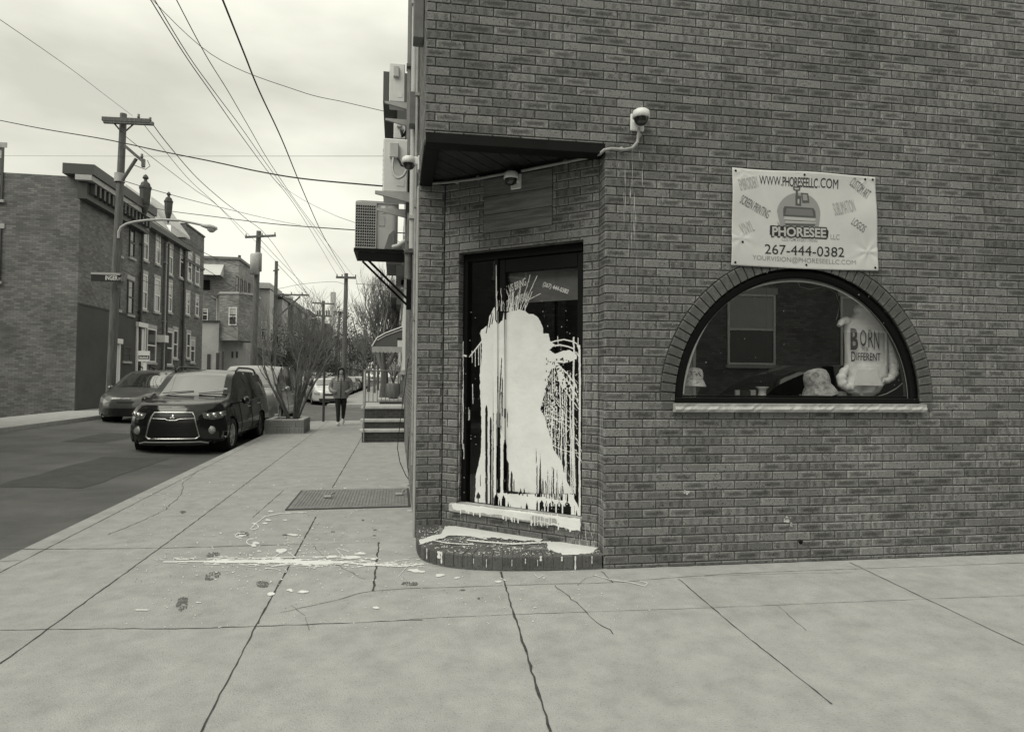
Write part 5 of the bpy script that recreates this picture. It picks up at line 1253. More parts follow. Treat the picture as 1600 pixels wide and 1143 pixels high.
for u0, u1, v0 in ((365,368,549),(372,375,549)):
    a = BF.px(u0-3, v0); b = BF.px(u1-3, v0+10); d_ = MB(); d_.box((a[0], b[1], .052), (b[0], a[1], .07), 0, bfn); d_.build('vent_grille', M_FRD, b2_)
for u0 in (380, 388): a, b, c, d = wpx(u0, 480, u0+3, 520); window(b2_, a, b, c, d, blind=.3, lint=0)
# ---- the long receding terrace
y = sEnd+1.0; i = 0; rr = random.Random(11)
cols = [M_STUC, M_HB3, M_HB1, M_LGREY, M_HB2, M_STUC, M_HB3, M_HB1]
descr = ['pale stucco', 'light brick', 'brown brick', 'grey rendered', 'dark brick']
bays = MATS
while y < 215:
    w = rr.uniform(5.0, 6.5)*(1 if y < 110 else 1.6); zt_ = rr.uniform(8.2, 9.3); ci = i % 8
    dsc = ['pale stucco', 'light brick', 'brown brick', 'grey rendered', 'dark brick', 'pale stucco', 'light brick', 'brown brick'][ci]
    ordn = ['first', 'second', 'third', 'fourth', 'fifth', 'sixth', 'seventh', 'eighth', 'ninth', 'tenth', 'eleventh', 'twelfth', 'thirteenth', 'fourteenth', 'fifteenth', 'sixteenth', 'seventeenth', 'eighteenth', 'nineteenth', 'twentieth', 'twenty-first', 'twenty-second', 'twenty-third', 'twenty-fourth', 'twenty-fifth'][i]
    t = house(y, y+w-.05, zt_, cols[ci], f'{dsc} terraced house with bay front, {ordn} in the row beyond the brick building')
    m_ = MB(); bw = w*.5; m_.box((y+.3, 3.2, .0), (y+.3+bw, zt_-.4, .8), 0, lambda x, z, n: LF(x, z, n)); m_.build('bay', [M_LGREY, M_STUC, M_MGREY][i % 3], t)
    m_ = MB(); lbox(m_, y, y+w-.06, zt_-.35, zt_+.1, .002, .95 if i % 2 else .85); m_.build('cornice', [M_LGREY, M_FRD, M_MGREY][i % 3], t)
    m_ = MB(); slope(m_, y+.05, y+w*.4, 3.1, .6, .0, 1.8); m_.build('porch_roof', [M_MGREY, M_FRD][i % 2], t)
    if y < 130:
        F3 = Frame(LF(0, 0, .8), (0,1,0), (1,0,0))
        window(t, y+.6, y+1.5, 4.2, 5.9, fr=F3, lint=0); window(t, y+bw-.9, y+bw, 4.2, 5.9, fr=F3, lint=0); window(t, y+w-1.5, y+w-.6, 4.2, 5.9); window(t, y+w-1.8, y+w-.6, 1.0, 2.6)
        F4 = Frame((0, y, 0), (1,0,0), (0,-1,0)); window(t, XF+.2, XF+.6, 4.3, 5.8, fr=Frame((0, y+.3, 0), (1,0,0), (0,-1,0)), lint=0, sill=0)
    y += w; i += 1
# ---- opposite house and terrace behind the camera (seen mirrored in the shop window)
ob = thing('row_house', 'brick house on the other side of the side street, mirrored in the shop window', 'house', (6, -9.5, 0))
OF = Frame((0, -8.4, 0), (1, 0, 0), (0, 1, 0)); ofn = lambda x, z, n: OF(x, z, n)
m_ = MB(); m_.box((-2.0, -.2, -8), (20, 7.5, 0), 0, ofn); m_.build('wall', texbrick('opp_brick', .17), ob)
for s_ in (4.6, 8.9, 12.5): window(ob, s_, s_+1.5, 1.9, 4.0, fr=OF, blind=.5, lint=.2); window(ob, s_, s_+1.5, 4.9, 6.6, fr=OF, blind=.3, lint=.2)
fdoor(ob, 6.9, 7.8, .3, 2.6, fr=OF); m_ = MB(); m_.tube([OF(6.95, 0, .1), OF(6.95, 7.2, .1)], .07, 8); m_.build('downpipe', M_FRD, ob)
m_ = MB(); m_.box((-2.0, 7.3, .003), (20, 7.7, .4), 0, ofn); m_.build('cornice', M_MGREY, ob)
# ================================================================ street side of the corner building and its neighbours
def at3(u, v, Y): return atY(u, v, Y)
YE = 13.6
sw_ = MB(); brick_field(sw_, lambda x, z, n: SF(x, z, n), 2.302, YE-Acorner.y, -.1, ZT, phase=.03); sw_.build('brick_wall', M_BRICK, bld, fixn=False)
um = MB(); f2(um, SF, 2.3, YE-Acorner.y, -.3, ZT); um.build('mortar_bed', M_MORTAR, bld)
# corner board and vertical pipes
pp_ = MB(); pp_.bbox((5.905, -.0, .002), (6.10, ZS-.02, .022), .004, 0, lambda y, z, n: SF(y-Acorner.y, z, n)); pp_.build('corner_board', M_LGREY, bld, 'pale grey vertical board beside the pier')
def spipe(name, label, y, z0, z1, r, off, m, cat='pipe'):
    q = MB(); q.tube([SF(y-Acorner.y, z0, off), SF(y-Acorner.y, z1, off)], r, 10); z = z0+.3
    while z < z1: q.box((y-r*1.6, z, .003), (y+r*1.6, z+.03, off+r*1.15), 0, lambda a, b, n: SF(a-Acorner.y, b, n)); z += 1.1
    return tag(q.build(name, m), label, cat)
spipe('downpipe', 'white painted rainwater pipe running up the street side of the corner building', 6.55, 2.75, 6.8, .034, .05, M_OFFW, 'downpipe')
spipe('conduit', 'thin grey electric conduit beside the white rainwater pipe on the corner building', 6.28, .6, 5.9, .016, .025, M_PVC, 'conduit')
spipe('conduit', 'dark thick riser pipe behind the white rainwater pipe', 7.6, 2.6, 6.2, .045, .07, M_MGREY, 'pipe')
def sbox(name, label, y, z, w, h, d, m, cat):
    q = MB(); q.bbox((y-w/2, z, .003), (y+w/2, z+h, d), .006, 0, lambda a, b, n: SF(a-Acorner.y, b, n)); return tag(q.build(name, m), label, cat)
sbox('meter_box', 'tall grey switch box on the street wall just above the dome camera', 6.42, 3.95, .14, .33, .10, M_MGREY, 'box')
sbox('meter_box', 'small grey switch box low beside the big condenser bracket', 6.75, 2.85, .14, .30, .10, M_MGREY, 'box')
sbox('meter_box', 'dark box at the very top of the street wall', 5.35, 4.25, .16, .45, .09, M_MGREY, 'box')
dome_camera(SF(6.05-Acorner.y, 3.46, .0), Vector((-1, 0, 0)), Vector((0, 1, 0)), 'white dome camera on the street side next to the wall-hung air conditioner')
# hanging cable loops by the wall
lc = MB(); lc.tube([at3(632,690,8.9)*1, at3(622,640,8.9), at3(626,700,8.8), at3(634,735,8.7), at3(641,752,8.7)], .008, 6) if False else None
for pts, lab in (((( 638,560),(632,610),(625,660),(621,700),(625,722),(634,742),(643,754)), 'thin black cable hanging loosely in front of the steps and curving back to the wall'), (((646,610),(641,650),(638,700),(637,730),(643,754)), 'second black cable hanging close along the street wall')):
    lc = MB(); lc.tube([at3(u, v, 9.2+(.0 if u > 630 else -.1)) for u, v in pts], .006, 6); tag(lc.build('cable', M_WIRE), lab, 'cable')
def cond(label, Y, u0, u1, vt, vb, dep=.8, name='air_conditioner'):
    a = at3(u0, vb, Y); b = at3(u1, vt, Y); t = thing(name, label, 'air conditioner', (a.x, Y, a.z)); x0, x1, z0, z1 = a.x, min(b.x, XS-.03), a.z, b.z
    q = MB(); q.bbox((x0, Y, z0), (x1, Y+dep, z1), .012); q.build('casing', mat('ac_casing', .70, .5, .06, 4), t); q = MB()
    for i in range(9): z = z0+.05+(z1-z0-.1)*i/9; q.box((x0-.006, Y+.1, z), (x0+.001, Y+dep-.1, z+.015))
    q.build('grille', M_MGREY, t)
    w = x1-x0; q = MB(); q.bbox((x0+w*.25, Y-.05, z0+(z1-z0)*.62), (x0+w*.62, Y-.001, z0+(z1-z0)*.90), .008); q.build('valve_cover', M_OFFW, t)
    q = MB(); q.box((x0+w*.55, Y-.004, z0+(z1-z0)*.12), (x0+w*.85, Y-.001, z0+(z1-z0)*.25)); q.build('rating_plate', M_WHITE, t)
    return t, x0, x1, z0, z1
def bracket(label, Y0, Y1, xo, z, drop=.05, m=None):
    t = thing('wall_bracket', label, 'bracket', (XS, (Y0+Y1)/2, z-.1)); 
    for y in (Y0, Y1):
        q = MB(); q.add([(xo, y, z), (XS-.003, y, z), (XS-.003, y, z-.12), (xo, y, z-.03), (xo, y+.04, z), (XS-.003, y+.04, z), (XS-.003, y+.04, z-.12), (xo, y+.04, z-.03)], [(0,1,2,3),(4,5,6,7)[::-1],(0,1,5,4),(2,3,7,6),(3,0,4,7)]); q.build('arm', m or M_LGREY, t)
    return t
t, x0, x1, z0, z1 = cond('white wall-hung air conditioner with looped hose, nearest to the corner', 7.15, 598, 638, 218, 299, .5)
q = MB(); q.tube(smooth(resample([Vector(p) for p in ((x0+.11, 7.10, z0+.36), (x0+.10, 7.06, z0+.22), (x0+.14, 7.02, z0+.10), (x0+.22, 7.0, z0+.12), (x0+.29, 6.98, z0+.28), (XS-.02, 6.96, z0+.40))], .03), 4), .014, 8); q.build('hose', M_LGREY, t)
q = MB(); q.tube([(x0+.16, 7.10, z0+.36), (x0+.20, 7.05, z0+.27), (x0+.28, 7.03, z0+.24), (XS-.02, 7.03, z0+.3)], .012, 8); q.build('hose', M_BLACK, t)
q = MB(); 
for k in range(3): q.tube([(x0+.30, 7.12, z0+.1-.03*k), (XS-.05, 7.0, z0+.05-.12*k), (XS-.04, 6.95, z0-.25-.1*k)], .014, 6)
q.build('pipes', M_BLACK, t)
bracket('pale steel bracket arms under the nearest wall-hung air conditioner', 7.12, 7.85, at3(586, 302, 7.15).x, z0-.003)
t, x0, x1, z0, z1 = cond('air conditioner partly hidden behind the nearest wall-hung one', 12.2, 615, 634, 190, 216, .35)
q = MB(); 
for k in range(3): q.tube([(x0+.12+.03*k, 12.1, z1-.2), (x0+.15, 12.0, z1-.38), (x0+.3, 11.95, z1-.3+.08*k), (XS-.02, 11.9, z1-.15+.1*k)], .012, 6)
q.build('hose', M_BLACK, t)
t, x0, x1, z0, z1 = cond('topmost air conditioner at the upper edge of the street wall', 10.5, 608, 633, 100, 158, .35)
bracket('pale bracket under the topmost air conditioner', 10.5, 11.2, at3(601, 160, 10.5).x, z0-.003)
# big condenser with louvred side on a black platform
YC = 9.0; a = at3(554, 388, YC); b = at3(622, 316, YC); x0, x1, z0, z1 = a.x, b.x, a.z, b.z
cu = thing('condenser_unit', 'large outdoor condenser with rounded corners and louvred side on a black wall platform', 'air conditioner', ((x0+x1)/2, YC+.35, z0))
def rrect(xa, xb, ya, yb, r, n=5): return [(cx+r*math.cos(a), cy+r*math.sin(a)) for cx, cy, s0 in ((xb-r, yb-r, 0), (xa+r, yb-r, 90), (xa+r, ya+r, 180), (xb-r, ya+r, 270)) for a in [R(s0+90*i/n) for i in range(n+1)]]
xm = x0+(x1-x0)*.50
q = MB(); q.prism(rrect(x0+.02, x1, YC+.015, YC+.66, .08), z0+.01, z1-.03, lambda x, y, t: Vector((x, y, t))); q.prism(rrect(x0-.0, x1+.012, YC-.0, YC+.68, .09), z1-.03, z1, lambda x, y, t: Vector((x, y, t))); q.build('casing', mat('condenser_grey', .46, .45, .08, 5), cu)
q = MB(); q.prism(rrect(x0, x0+.14, YC, YC+.67, .06), z0+.01, z1-.031, lambda x, y, t: Vector((x, y, t))) if False else None
nl = 15
for i in range(nl):
    z = z0+.03+(z1-z0-.09)*i/nl
    for j in range(9):
        xa = x0+.012+(xm-x0-.02)*j/9; xb = xa+(xm-x0)/9*.70; zz_ = (z1-z0)/nl*.72
        q.add([(xa, YC-.010, z), (xb, YC-.010, z+zz_*.35), (xb, YC-.010, z+zz_*1.05), (xa, YC-.010, z+zz_*.70)], [(0,1,2,3)])
q.build('louvres', M_BLACK, cu)
q = MB(); q.box((x0+.004, YC-.006, z0+.01), (xm, YC+.008, z1-.03)); q.box((xm-.012, YC-.012, z0+.01), (xm+.0, YC+.005, z1-.03)); q.build('louvre_panel', mat('louvre_grey', .42, .5), cu)
q = MB(); q.box((xm+.06, YC+.008, z1-.16), (xm+.12, YC+.0135, z1-.06), 0); q.box((xm+.03, YC+.008, z1-.34), (xm+.11, YC+.0135, z1-.2), 1); q.build('rating_plate', [M_WHITE, M_LGREY], cu)
q = MB(); q.prism([(xm+.11, 0), (x1-.05, 0), (x1-.04, .26), (xm+.24, .27), (xm+.17, .2)], YC-.004, YC+.013, lambda x, y, t: Vector((x, t, z0+.012+y))); q.build('service_panel', M_MGREY, cu)
pl = thing('wall_platform', 'black steel angle platform with two diagonal struts carrying the big condenser', 'platform', (XS, YC+.3, z0-.5))
xo = at3(553, 392, YC).x; q = MB(); q.box((xo, YC-.06, z0-.045), (XS-.003, YC-.0, z0-.002)); q.box((xo, YC+.66, z0-.045), (XS-.003, YC+.72, z0-.002)); q.box((xo, YC+.001, z0-.045), (xo+.05, YC+.659, z0-.002)); q.box((xo+.06, YC-.05, z0-.17), (XS-.003, YC-.03, z0-.05)); q.build('frame', M_BLACK, pl)
for y, ub in ((YC-.03, 637), (YC+.7, 641)): q = MB(); e = at3(641, 470, YC); q.tube([(xo+.08, y, z0-.05), (XS-.03, y, e.z)], .018, 6); q.build('strut', M_BLACK, pl)
q = MB(); q.box((XS-.07, YC-.08, at3(641, 484, YC).z), (XS-.004, YC-.0, z0-.05)); q.build('wall_plate', M_BLACK, pl)
q = MB(); q.tube([at3(614, 386, YC-.15), at3(622, 384, YC-.2), at3(632, 377, YC-.2), at3(645, 376, YC-.1)], .03, 10); tag(q.build('insulated_pipe', M_OFFW), 'fat white insulated pipe between the big condenser and the wall', 'pipe')
# ---- neighbours on the near side
NF = Frame((XS, 0, 0), (0, 1, 0), (-1, 0, 0))
def nhouse(y0, y1, zt_, m, label):
    t = thing('row_house', label, 'house', (XS+3, (y0+y1)/2, 0), 0, 'houses along the near pavement'); q = MB(); q.box((XS, y0+.01, -.3), (XS+9, y1-.01, zt_)); q.build('wall', m, t)
    q = MB(); q.box((XS-.55, y0+.02, zt_-.55), (XS-.004, y1-.02, zt_+.1)); q.box((XS-.25, y0+.02, zt_-.9), (XS-.004, y1-.02, zt_-.56)); q.build('cornice', M_FRD, t)
    for k in (0, 1):
        yy = y0+.8+k*2.2
        for z in (1.6, 4.6): window(t, yy, yy+1.0, z, z+1.6, fr=NF)
    return t
nhouse(YE+.02, 19.6, 7.8, M_HB1, 'first brick house beyond the corner building on the near pavement'); nh2 = nhouse(19.65, 21.9, 5.4, M_HB3, 'narrow low house with the scalloped awning')
for i, (a_, b_) in enumerate(((34.5,40),(40.1,46),(46.1,52),(52.1,60),(60.1,72),(72.1,90),(90.1,130),(130.1,180))): nhouse(a_, b_, 6.2-.2*(i % 3), [M_HB2, M_STUC, M_HB1, M_HB3][i % 4], ['first', 'second', 'third', 'fourth', 'fifth', 'sixth', 'seventh', 'eighth'][i]+' house beyond the side street on the near pavement')
# stoops
def stoop(Y, u0, levels, rise_v, label, rail=True):
    """levels: list of (v_top) of treads from the lowest, each .3 m further back"""
    t = thing('brick_stoop', label, 'steps', (atY(u0, levels[0], Y).x*.5, Y, 0)); prev = 0; k = 0
    for v in levels:
        y = Y+k*.33; p = atY(u0+k*1.5, v, y); z = p.z; yend = Y+len(levels)*.33+.9
        q = MB(); xa = p.x+.06; brick_field(q, lambda x, z_, n: Vector((x, y-n, z_)), xa, XS-.01, prev+.005, z-.06, phase=.1*k, zph=prev+.005); q.build('riser', brickmat('stoop_brick', .05, .09) if 'stoop_brick' not in MATS else MATS['stoop_brick'], t, fixn=False)
        q = MB(); q.box((xa+.002, y+.010, prev), (XS-.005, yend, z-.062)); q.build('core', M_MORTAR, t)
        q = MB(); q.bbox((p.x, y-.03, z-.058), (XS-.004, (y+.36) if v != levels[-1] else yend+.03, z), .008); q.build('tread', M_CONC, t)
        prev = z; k += 1
    return t, prev, yend, p.x
t, zt_s, ye, xl = stoop(14.5, 561, (671, 655, 634.5), 0, 'brick front steps with thick concrete treads and tall iron railing beside the corner building')
q = MB(); yr = 15.3; zr0 = zt_s; ztop = at3(600, 579, yr).z; xp = at3(570, 600, yr).x
for x in (xp, XS-.05): q.tube([(x, yr, zr0), (x, yr, ztop)], .012, 6)
q.tube([(xp, yr, ztop), (XS-.02, yr, ztop)], .016, 8); q.tube([(xp, yr, zr0+.1), (XS-.02, yr, zr0+.1)], .010, 6)
for i in range(9): x = xp+(XS-.05-xp)*i/9; q.tube([(x, yr, zr0+.1), (x, yr, ztop)], .008, 5)
q.build('railing', M_MGREY, t)
q = MB(); xb = at3(569.5, 600, 14.45).x; q.tube([(xb, 14.42, 0), (xb, 14.42, at3(569, 636, 14.4).z)], .014, 8); q.tube([(xb, 14.42, at3(569, 636, 14.4).z), (xp, yr, ztop)], .018, 8); q.bbox((xp-.035, yr-.04, zr0-.2), (xp+.03, yr+.0, ztop+.02), .004); q.build('handrail', M_GREY, t)
t2_, z2s, ye2, xl2 = stoop(18.0, 588, (634, 623), 0, 'second lower brick steps seen through the railing')
pt = thing('plant_pot', 'round-bottomed grey pot standing on the second steps behind the railing', 'pot', (at3(614, 625, 18.6).x, 18.6, z2s)); q = MB()
q.lathe([(0,0),(.12,.01),(.17,.06),(.19,.15),(.19,.42),(.17,.44),(.15,.40)], pt.location, n=16); q.build('pot', M_MGREY, pt); q = MB()
for i in range(24):
    a = random.uniform(0, 6.28); p0 = Vector(pt.location)+Vector((0,0,.4)); q.tube([p0, p0+Vector((math.cos(a)*.1, math.sin(a)*.1, .3)), p0+Vector((math.cos(a)*.25, math.sin(a)*.25, .45+random.random()*.2))], .006, 4)
q.build('stems', mat('twig', .07, .9), pt)
# awning
ya = 20.0; A1 = at3(638, 511, ya); A2 = at3(584, 533, ya); A3 = at3(581, 543, ya); aw_ = thing('scalloped_awning', 'dark striped door awning with white piping and scalloped pale edge', 'awning', (XS-.5, ya+.7, A3.z)); X_ = XS-.004
prof_ = [(X_, A1.z), (A2.x+.35, A2.z+.24), (A2.x+.1, A2.z+.09), (A3.x, A3.z+.02)]
q = MB(); q.prism([(X_, A3.z+.02)]+prof_, ya, ya+1.5, lambda x, z, t: Vector((x, t, z))); q.build('canvas', mat('awning_dark', .12, .8, .2, 30, stretch=(14, 1, .2)), aw_)
q = MB(); q.tube([(x, ya-.01, z+.02) for x, z in prof_], .022, 6); q.tube([(x, ya-.01, z-.06) for x, z in prof_[:-1]], .012, 6); q.build('piping', M_WHITE, aw_)
q = MB(); nsc = 8
for i in range(nsc):
    xa = A3.x+(X_-A3.x)*i/nsc; xb = A3.x+(X_-A3.x)*(i+1)/nsc; xc = (xa+xb)/2; r_ = (xb-xa)/2
    q.add([(xa, ya-.02, A3.z+.04), (xb, ya-.02, A3.z+.04)]+[(xc+r_*math.cos(-math.pi*k/6), ya-.02, A3.z-.10+.05*math.sin(-math.pi*k/6)) for k in range(7)], [tuple(range(9))])
q.build('valance', M_LGREY, aw_)
ln = MB(); p = at3(625, 536, 19.3); ln.bbox((p.x-.07, 19.3, p.z-.12), (p.x+.08, 19.45, p.z+.10), .01); ln.bbox((p.x-.09, 19.28, p.z+.102), (p.x+.10, 19.47, p.z+.16), .01, 1); ln.bbox((p.x+.081, 19.34, p.z), (XS, 19.40, p.z+.04), .005, 1); tag(ln.build('wall_lantern', [mat('milk_glass', .8, .3), M_DARK]), 'square white glass wall lantern in front of the awning', 'lantern')
mbx = MB(); p = at3(630, 582, 17.2); mbx.bbox((p.x-.06, 17.2, p.z-.2), (XS-.004, 17.4, p.z+.25), .01); tag(mbx.build('mailbox', M_OFFW), 'white mailbox on the house wall behind the railing', 'mailbox')
sgp = thing('road_sign', 'small pale round-cornered road sign seen from behind over the railing', 'sign', (at3(616, 600, 26).x, 26, 0)); q = MB(); p = at3(616, 578, 26); q.tube([(p.x, 26, 0), (p.x, 26, p.z+.25)], .025, 6); q.build('post', M_GREY, sgp); q = MB(); q.prism([(p.x+.26*math.cos(R(22.5+45*i)), p.z+.26*math.sin(R(22.5+45*i))) for i in range(8)], 25.95, 25.965, lambda x, z, t: Vector((x, t, z))); q.build('plate', M_GREY, sgp)
# ================================================================ poles
M_INS = mat('insulator', .12, .3)
def lathe_ins(q, p, s=1): q.lathe([(0, 0), (.03*s, .01), (.05*s, .06*s), (.03*s, .09*s), (.045*s, .14*s), (0, .17*s)], p, n=8)
def pole(label, ub, vb, ut, vt, Y, X, r, arms=(), name='utility_pole', zb=.15, cat='utility pole', m=None, dark=False):
    """pole at (X,Y); the top is taken from the photo column ut, row vt at the same distance"""
    top = atY(ut, vt, Y); base = Vector((atY(ub, vb, Y).x, Y, zb)); t = thing(name, label, cat, base)
    q = MB(); q.tube([base+Vector((0,0,-.3)), base.lerp(top, .5), top], [r*1.12, r, r*.8], 12); q.build('pole', m or M_POLE, t)
    for (ua, va, ub_, vb_, th, ins) in arms:
        a = atY(ua, va, Y-.12-r); b = atY(ub_, vb_, Y-.12-r); q = MB(); n_ = Vector((0, th/2, 0)); up = Vector((0, 0, th/2)); q.add([a-up-n_, b-up-n_, b+up-n_, a+up-n_, a-up+n_, b-up+n_, b+up+n_, a+up+n_], [(0,1,2,3),(4,5,6,7)[::-1],(0,1,5,4),(1,2,6,5),(2,3,7,6),(3,0,4,7)]); q.build('crossarm', m or M_POLE, t)
        for k in ins:
            q = MB(); p = a.lerp(b, k); (lathe_ins(q, p+up)); q.build('insulator', M_INS, t)
    return t, base, top
pole1, pb1, pt1 = pole('tall wooden utility pole with street light at the left, nearest of the poles', 171, 640, 193, 178, 22.5, 0, .125, [(160, 186, 235, 189.5, .12, (.75,)), (162, 190, 240, 193.5, .10, (.93,)), (195, 228, 223, 252, .12, (.95,))])
q = MB(); Y1 = 22.5
def stick(q, pts, r, Y): q.tube([atY(u, v, Y) for u, v in pts], r, 8)
stick(q, [(213,248),(191,282)], .055, Y1-.2); q.build('brace', M_POLE, pole1); q = MB(); stick(q, [(176,190),(188,204)], .025, Y1-.15); q.build('brace', M_POLE, pole1); q = MB(); stick(q, [(211,192),(195,206)], .025, Y1-.15); q.build('brace', M_POLE, pole1)
q = MB(); p = atY(225, 255, Y1-.2); q.bbox((p.x-.05, Y1-.3, p.z-.15), (p.x+.05, Y1-.2, p.z+.12), .01); q.tube([p+Vector((.1,0,.1)), p+Vector((.18,0,-.08)), p+Vector((.05,0,-.2)), p+Vector((-.3,0,-.08))], .012, 6); q.build('cutout_switch', M_INS, pole1)
q = MB(); p = atY(184, 275, Y1-.2); q.lathe([(.155,-.14),(.155,.14)], (p.x-.02, Y1, p.z), n=16); q.build('tin_band', M_LGREY, pole1)
lampt = thing('street_light', 'cobra-head street light on a long curved pale arm from the nearest pole', 'street light', atY(186, 370, Y1-.2))
q = MB(); q.tube([atY(u, v, Y1-.2) for u, v in ((185,372),(185.5,362),(189,355),(197,350),(210,346.5),(230,344),(255,343),(280,344.5),(300,348),(318,352))], .04, 8); q.build('arm', M_LGREY, lampt)
q = MB(); a = atY(314, 352, Y1-.2); b = atY(339, 357, Y1-.2); d_ = (b-a); rings = []
for k, (w, h) in enumerate(((.04,.04),(.07,.06),(.13,.08),(.17,.09),(.15,.08),(.08,.05))):
    c = a+d_*k/5; rings.append([c+Vector((0, w*math.cos(x), h*math.sin(x))) for x in [2*math.pi*i/12 for i in range(12)]])
q.loft(rings); q.build('lamp_head', M_LGREY, lampt); q = MB(); c = a+d_*.66; q.lathe([(.14,0),(.12,-.06),(.06,-.11),(0,-.12)], c+Vector((0,0,-.05)), n=12); q.build('lens', mat('lens', .5, .2), lampt)
# street name sign on the pole
sn = thing('street_name_sign', 'dark street name sign with white letters on the nearest utility pole', 'sign', atY(172, 440, Y1-.4)); SNF = Frame((0, Y1-.35, 0), (1,0,0), (0,-1,0))
a = SNF.px(142, 439); b = SNF.px(189.5, 428.5); q = MB(); q.box((a[0], a[1], -.012), (b[0], b[1], .0), 0, lambda x, z, n: SNF(x, z, n)); q.build('plate', mat('sign_dark', .035, .4), sn)
q = MB(); c0_ = SNF.px(164.5, 437.2); c1_ = SNF.px(184.2, 430.8); put_text(q, 'INGER', *c0_, *c1_, lambda x, z: SNF(x, z, .004), bold=.02); c0_ = SNF.px(185, 437.2); c1_ = SNF.px(188.8, 434); put_text(q, 'ST', *c0_, *c1_, lambda x, z: SNF(x, z, .004), bold=.02); q.build('lettering', M_WHITE, sn)
q = MB(); a = SNF.px(142, 428.4); b = SNF.px(188, 426.6); q.box((a[0], a[1], -.02), (b[0], b[1], .01), 0, lambda x, z, n: SNF(x, z, n)); q.build('rim', M_LGREY, sn)
q = MB(); a = SNF.px(181, 449); b = SNF.px(194, 438); q.bbox((a[0], a[1], .1), (b[0], b[1], .12), .004, 0, lambda x, z, n: SNF(x, z, -n)); tag(q.build('road_sign', M_MGREY), 'plain grey square sign under the street name sign', 'sign')
def clad(t, u, v0, v1, Y, r, w, m=M_LGREY):
    a = atY(u, v1, Y); b = atY(u, v0, Y); q = MB(); q.lathe([(0, 0), (w, 0), (w, (b-a).z), (w*.8, (b-a).z+.08), (0, (b-a).z+.08)], (a.x, Y-r-w*.6, a.z), n=14); q.build('transformer', m, t)
pole2, *_ = pole('pole with big grey transformer cans beyond the brick building', 393, 640, 404.5, 361, 44.0, 0, .19, [(383, 370.5, 431, 368, .13, (.03, .55, .97))]); clad(pole2, 400, 400, 430, 44, .2, .3); clad(pole2, 405, 398, 425, 44, .2, .22, M_GREY)
pole3, *_ = pole('slim pole carrying a horizontal lamp beam with diagonal brace', 427, 640, 432, 408, 51.0, 0, .15, [(428, 460, 483, 461, .12, (.5, .8)), (427, 423, 436, 421, .1, ())]); q = MB(); stick(q, [(469,463),(432,497)], .06, 50.9); q.build('brace', M_POLE, pole3); q = MB(); stick(q, [(446,464),(458,466)], .14, 50.8); q.build('lamp_head', M_LGREY, pole3)
pole4, *_ = pole('distant pole with double crossarms and upright insulators', 503, 640, 505.5, 470, 86.0, 0, .22, [(488, 473, 523, 475, .18, (.05, .3, .7, .95)), (491, 493, 518, 494, .18, ())])
q = MB(); 
for u in (496, 500, 510, 514): stick(q, [(u, 493), (u, 485)], .10, 85.6)
q.build('arrester', M_INS, pole4)
pole('leaning distant pole behind the evergreen', 522, 640, 531, 486, 108.0, 0, .25, [(521, 487, 538, 489, .2, (.1, .9))])
pole6, *_ = pole('straight wooden pole on the near pavement beyond the walking woman', 536, 640, 541, 427, 46.0, 0, .16, [(525, 433, 556.5, 434, .14, (.05, .3, .97))], zb=0)
pole('thin dark metal post at the pavement corner left of the walking woman', 505.5, 640, 508.5, 505, 21.2, 0, .035, [], name='sign_post', zb=0, cat='post', m=mat('rust_post', .06, .7, .3, 10))
pole('short distant pole over the parked cars', 590, 640, 591, 500, 70, 0, .12, [], zb=0); pole('bare light post in front of the bare tree', 585, 640, 586, 520, 58, 0, .08, [], zb=0, name='lamp_post', cat='post')
# ================================================================ wires
wn_lab = {}
def wire(pts, d0, d1, r, label, name='overhead_wire', m=None):
    """pts: photo points along the wire; distance goes from d0 to d1"""
    P = []; L = [0]
    for (a, b) in zip(pts[:-1], pts[1:]): L.append(L[-1]+math.hypot(b[0]-a[0], b[1]-a[1]))
    for (u, v), l in zip(pts, L):
        k = l/L[-1]; d = 1/((1-k)/d0+k/d1); P.append(CAM+ray(u, v)*d)
    Q = []
    for i in range(len(P)-1):
        p0, p1, p2, p3 = P[max(0,i-1)], P[i], P[i+1], P[min(len(P)-1,i+2)]
        for k in range(8):
            t = k/8; Q.append(.5*((2*p1)+(p2-p0)*t+(2*p0-5*p1+4*p2-p3)*t*t+(3*p1-p0-3*p2+p3)*t**3))
    Q.append(P[-1]); q = MB(); q.tube(Q, r, 5); return tag(q.build(name, m or M_WIRE), label, 'wire')
wire([(-40,180),(60,200),(166,218),(250,236),(330,252),(405,268),(480,280),(612,292)], 16, 7.6, .010, 'thick dark cable sagging across the sky to the nearest air conditioner bracket')
wire([(188,316),(226,322),(268,330),(331,338),(420,349),(520,357),(645,365)], 22.4, 9.5, .009, 'dark cable from the nearest pole to the wall just above the big condenser')
wire([(186,280),(231,294),(316,317),(420,342),(470,352)], 22.4, 55, .014, 'thin wire from the pale band on the nearest pole running down the street')
wire([(330,-45),(380,80),(405,142),(440,217),(470,290),(500,358),(520,394),(541,429)], 8, 46, .014, 'heaviest black wire falling steeply to the top of the straight pole')
wire([(205,-50),(285,80),(328,142),(372,205),(417,266),(470,335),(528,432)], 9, 46, .009, 'left of three thin wires converging on the straight pole')
wire([(212,-50),(290,80),(334,142),(378,201),(425,268),(478,340),(540,432)], 9, 46, .008, 'middle of three thin wires converging on the straight pole')
wire([(250,-50),(318,80),(356,142),(388,197),(428,264),(485,345),(553,432)], 9, 46, .008, 'right of three thin wires converging on the straight pole')
wire([(238,193),(262,225),(307,277),(350,315),(385,342),(430,385),(488,472)], 22.4, 86, .016, 'wire from the right end of the nearest pole crossarm into the distance')
wire([(222,191),(250,226),(297,282),(345,326),(383,369)], 22.4, 44, .011, 'wire between the nearest pole crossarm and the transformer pole')
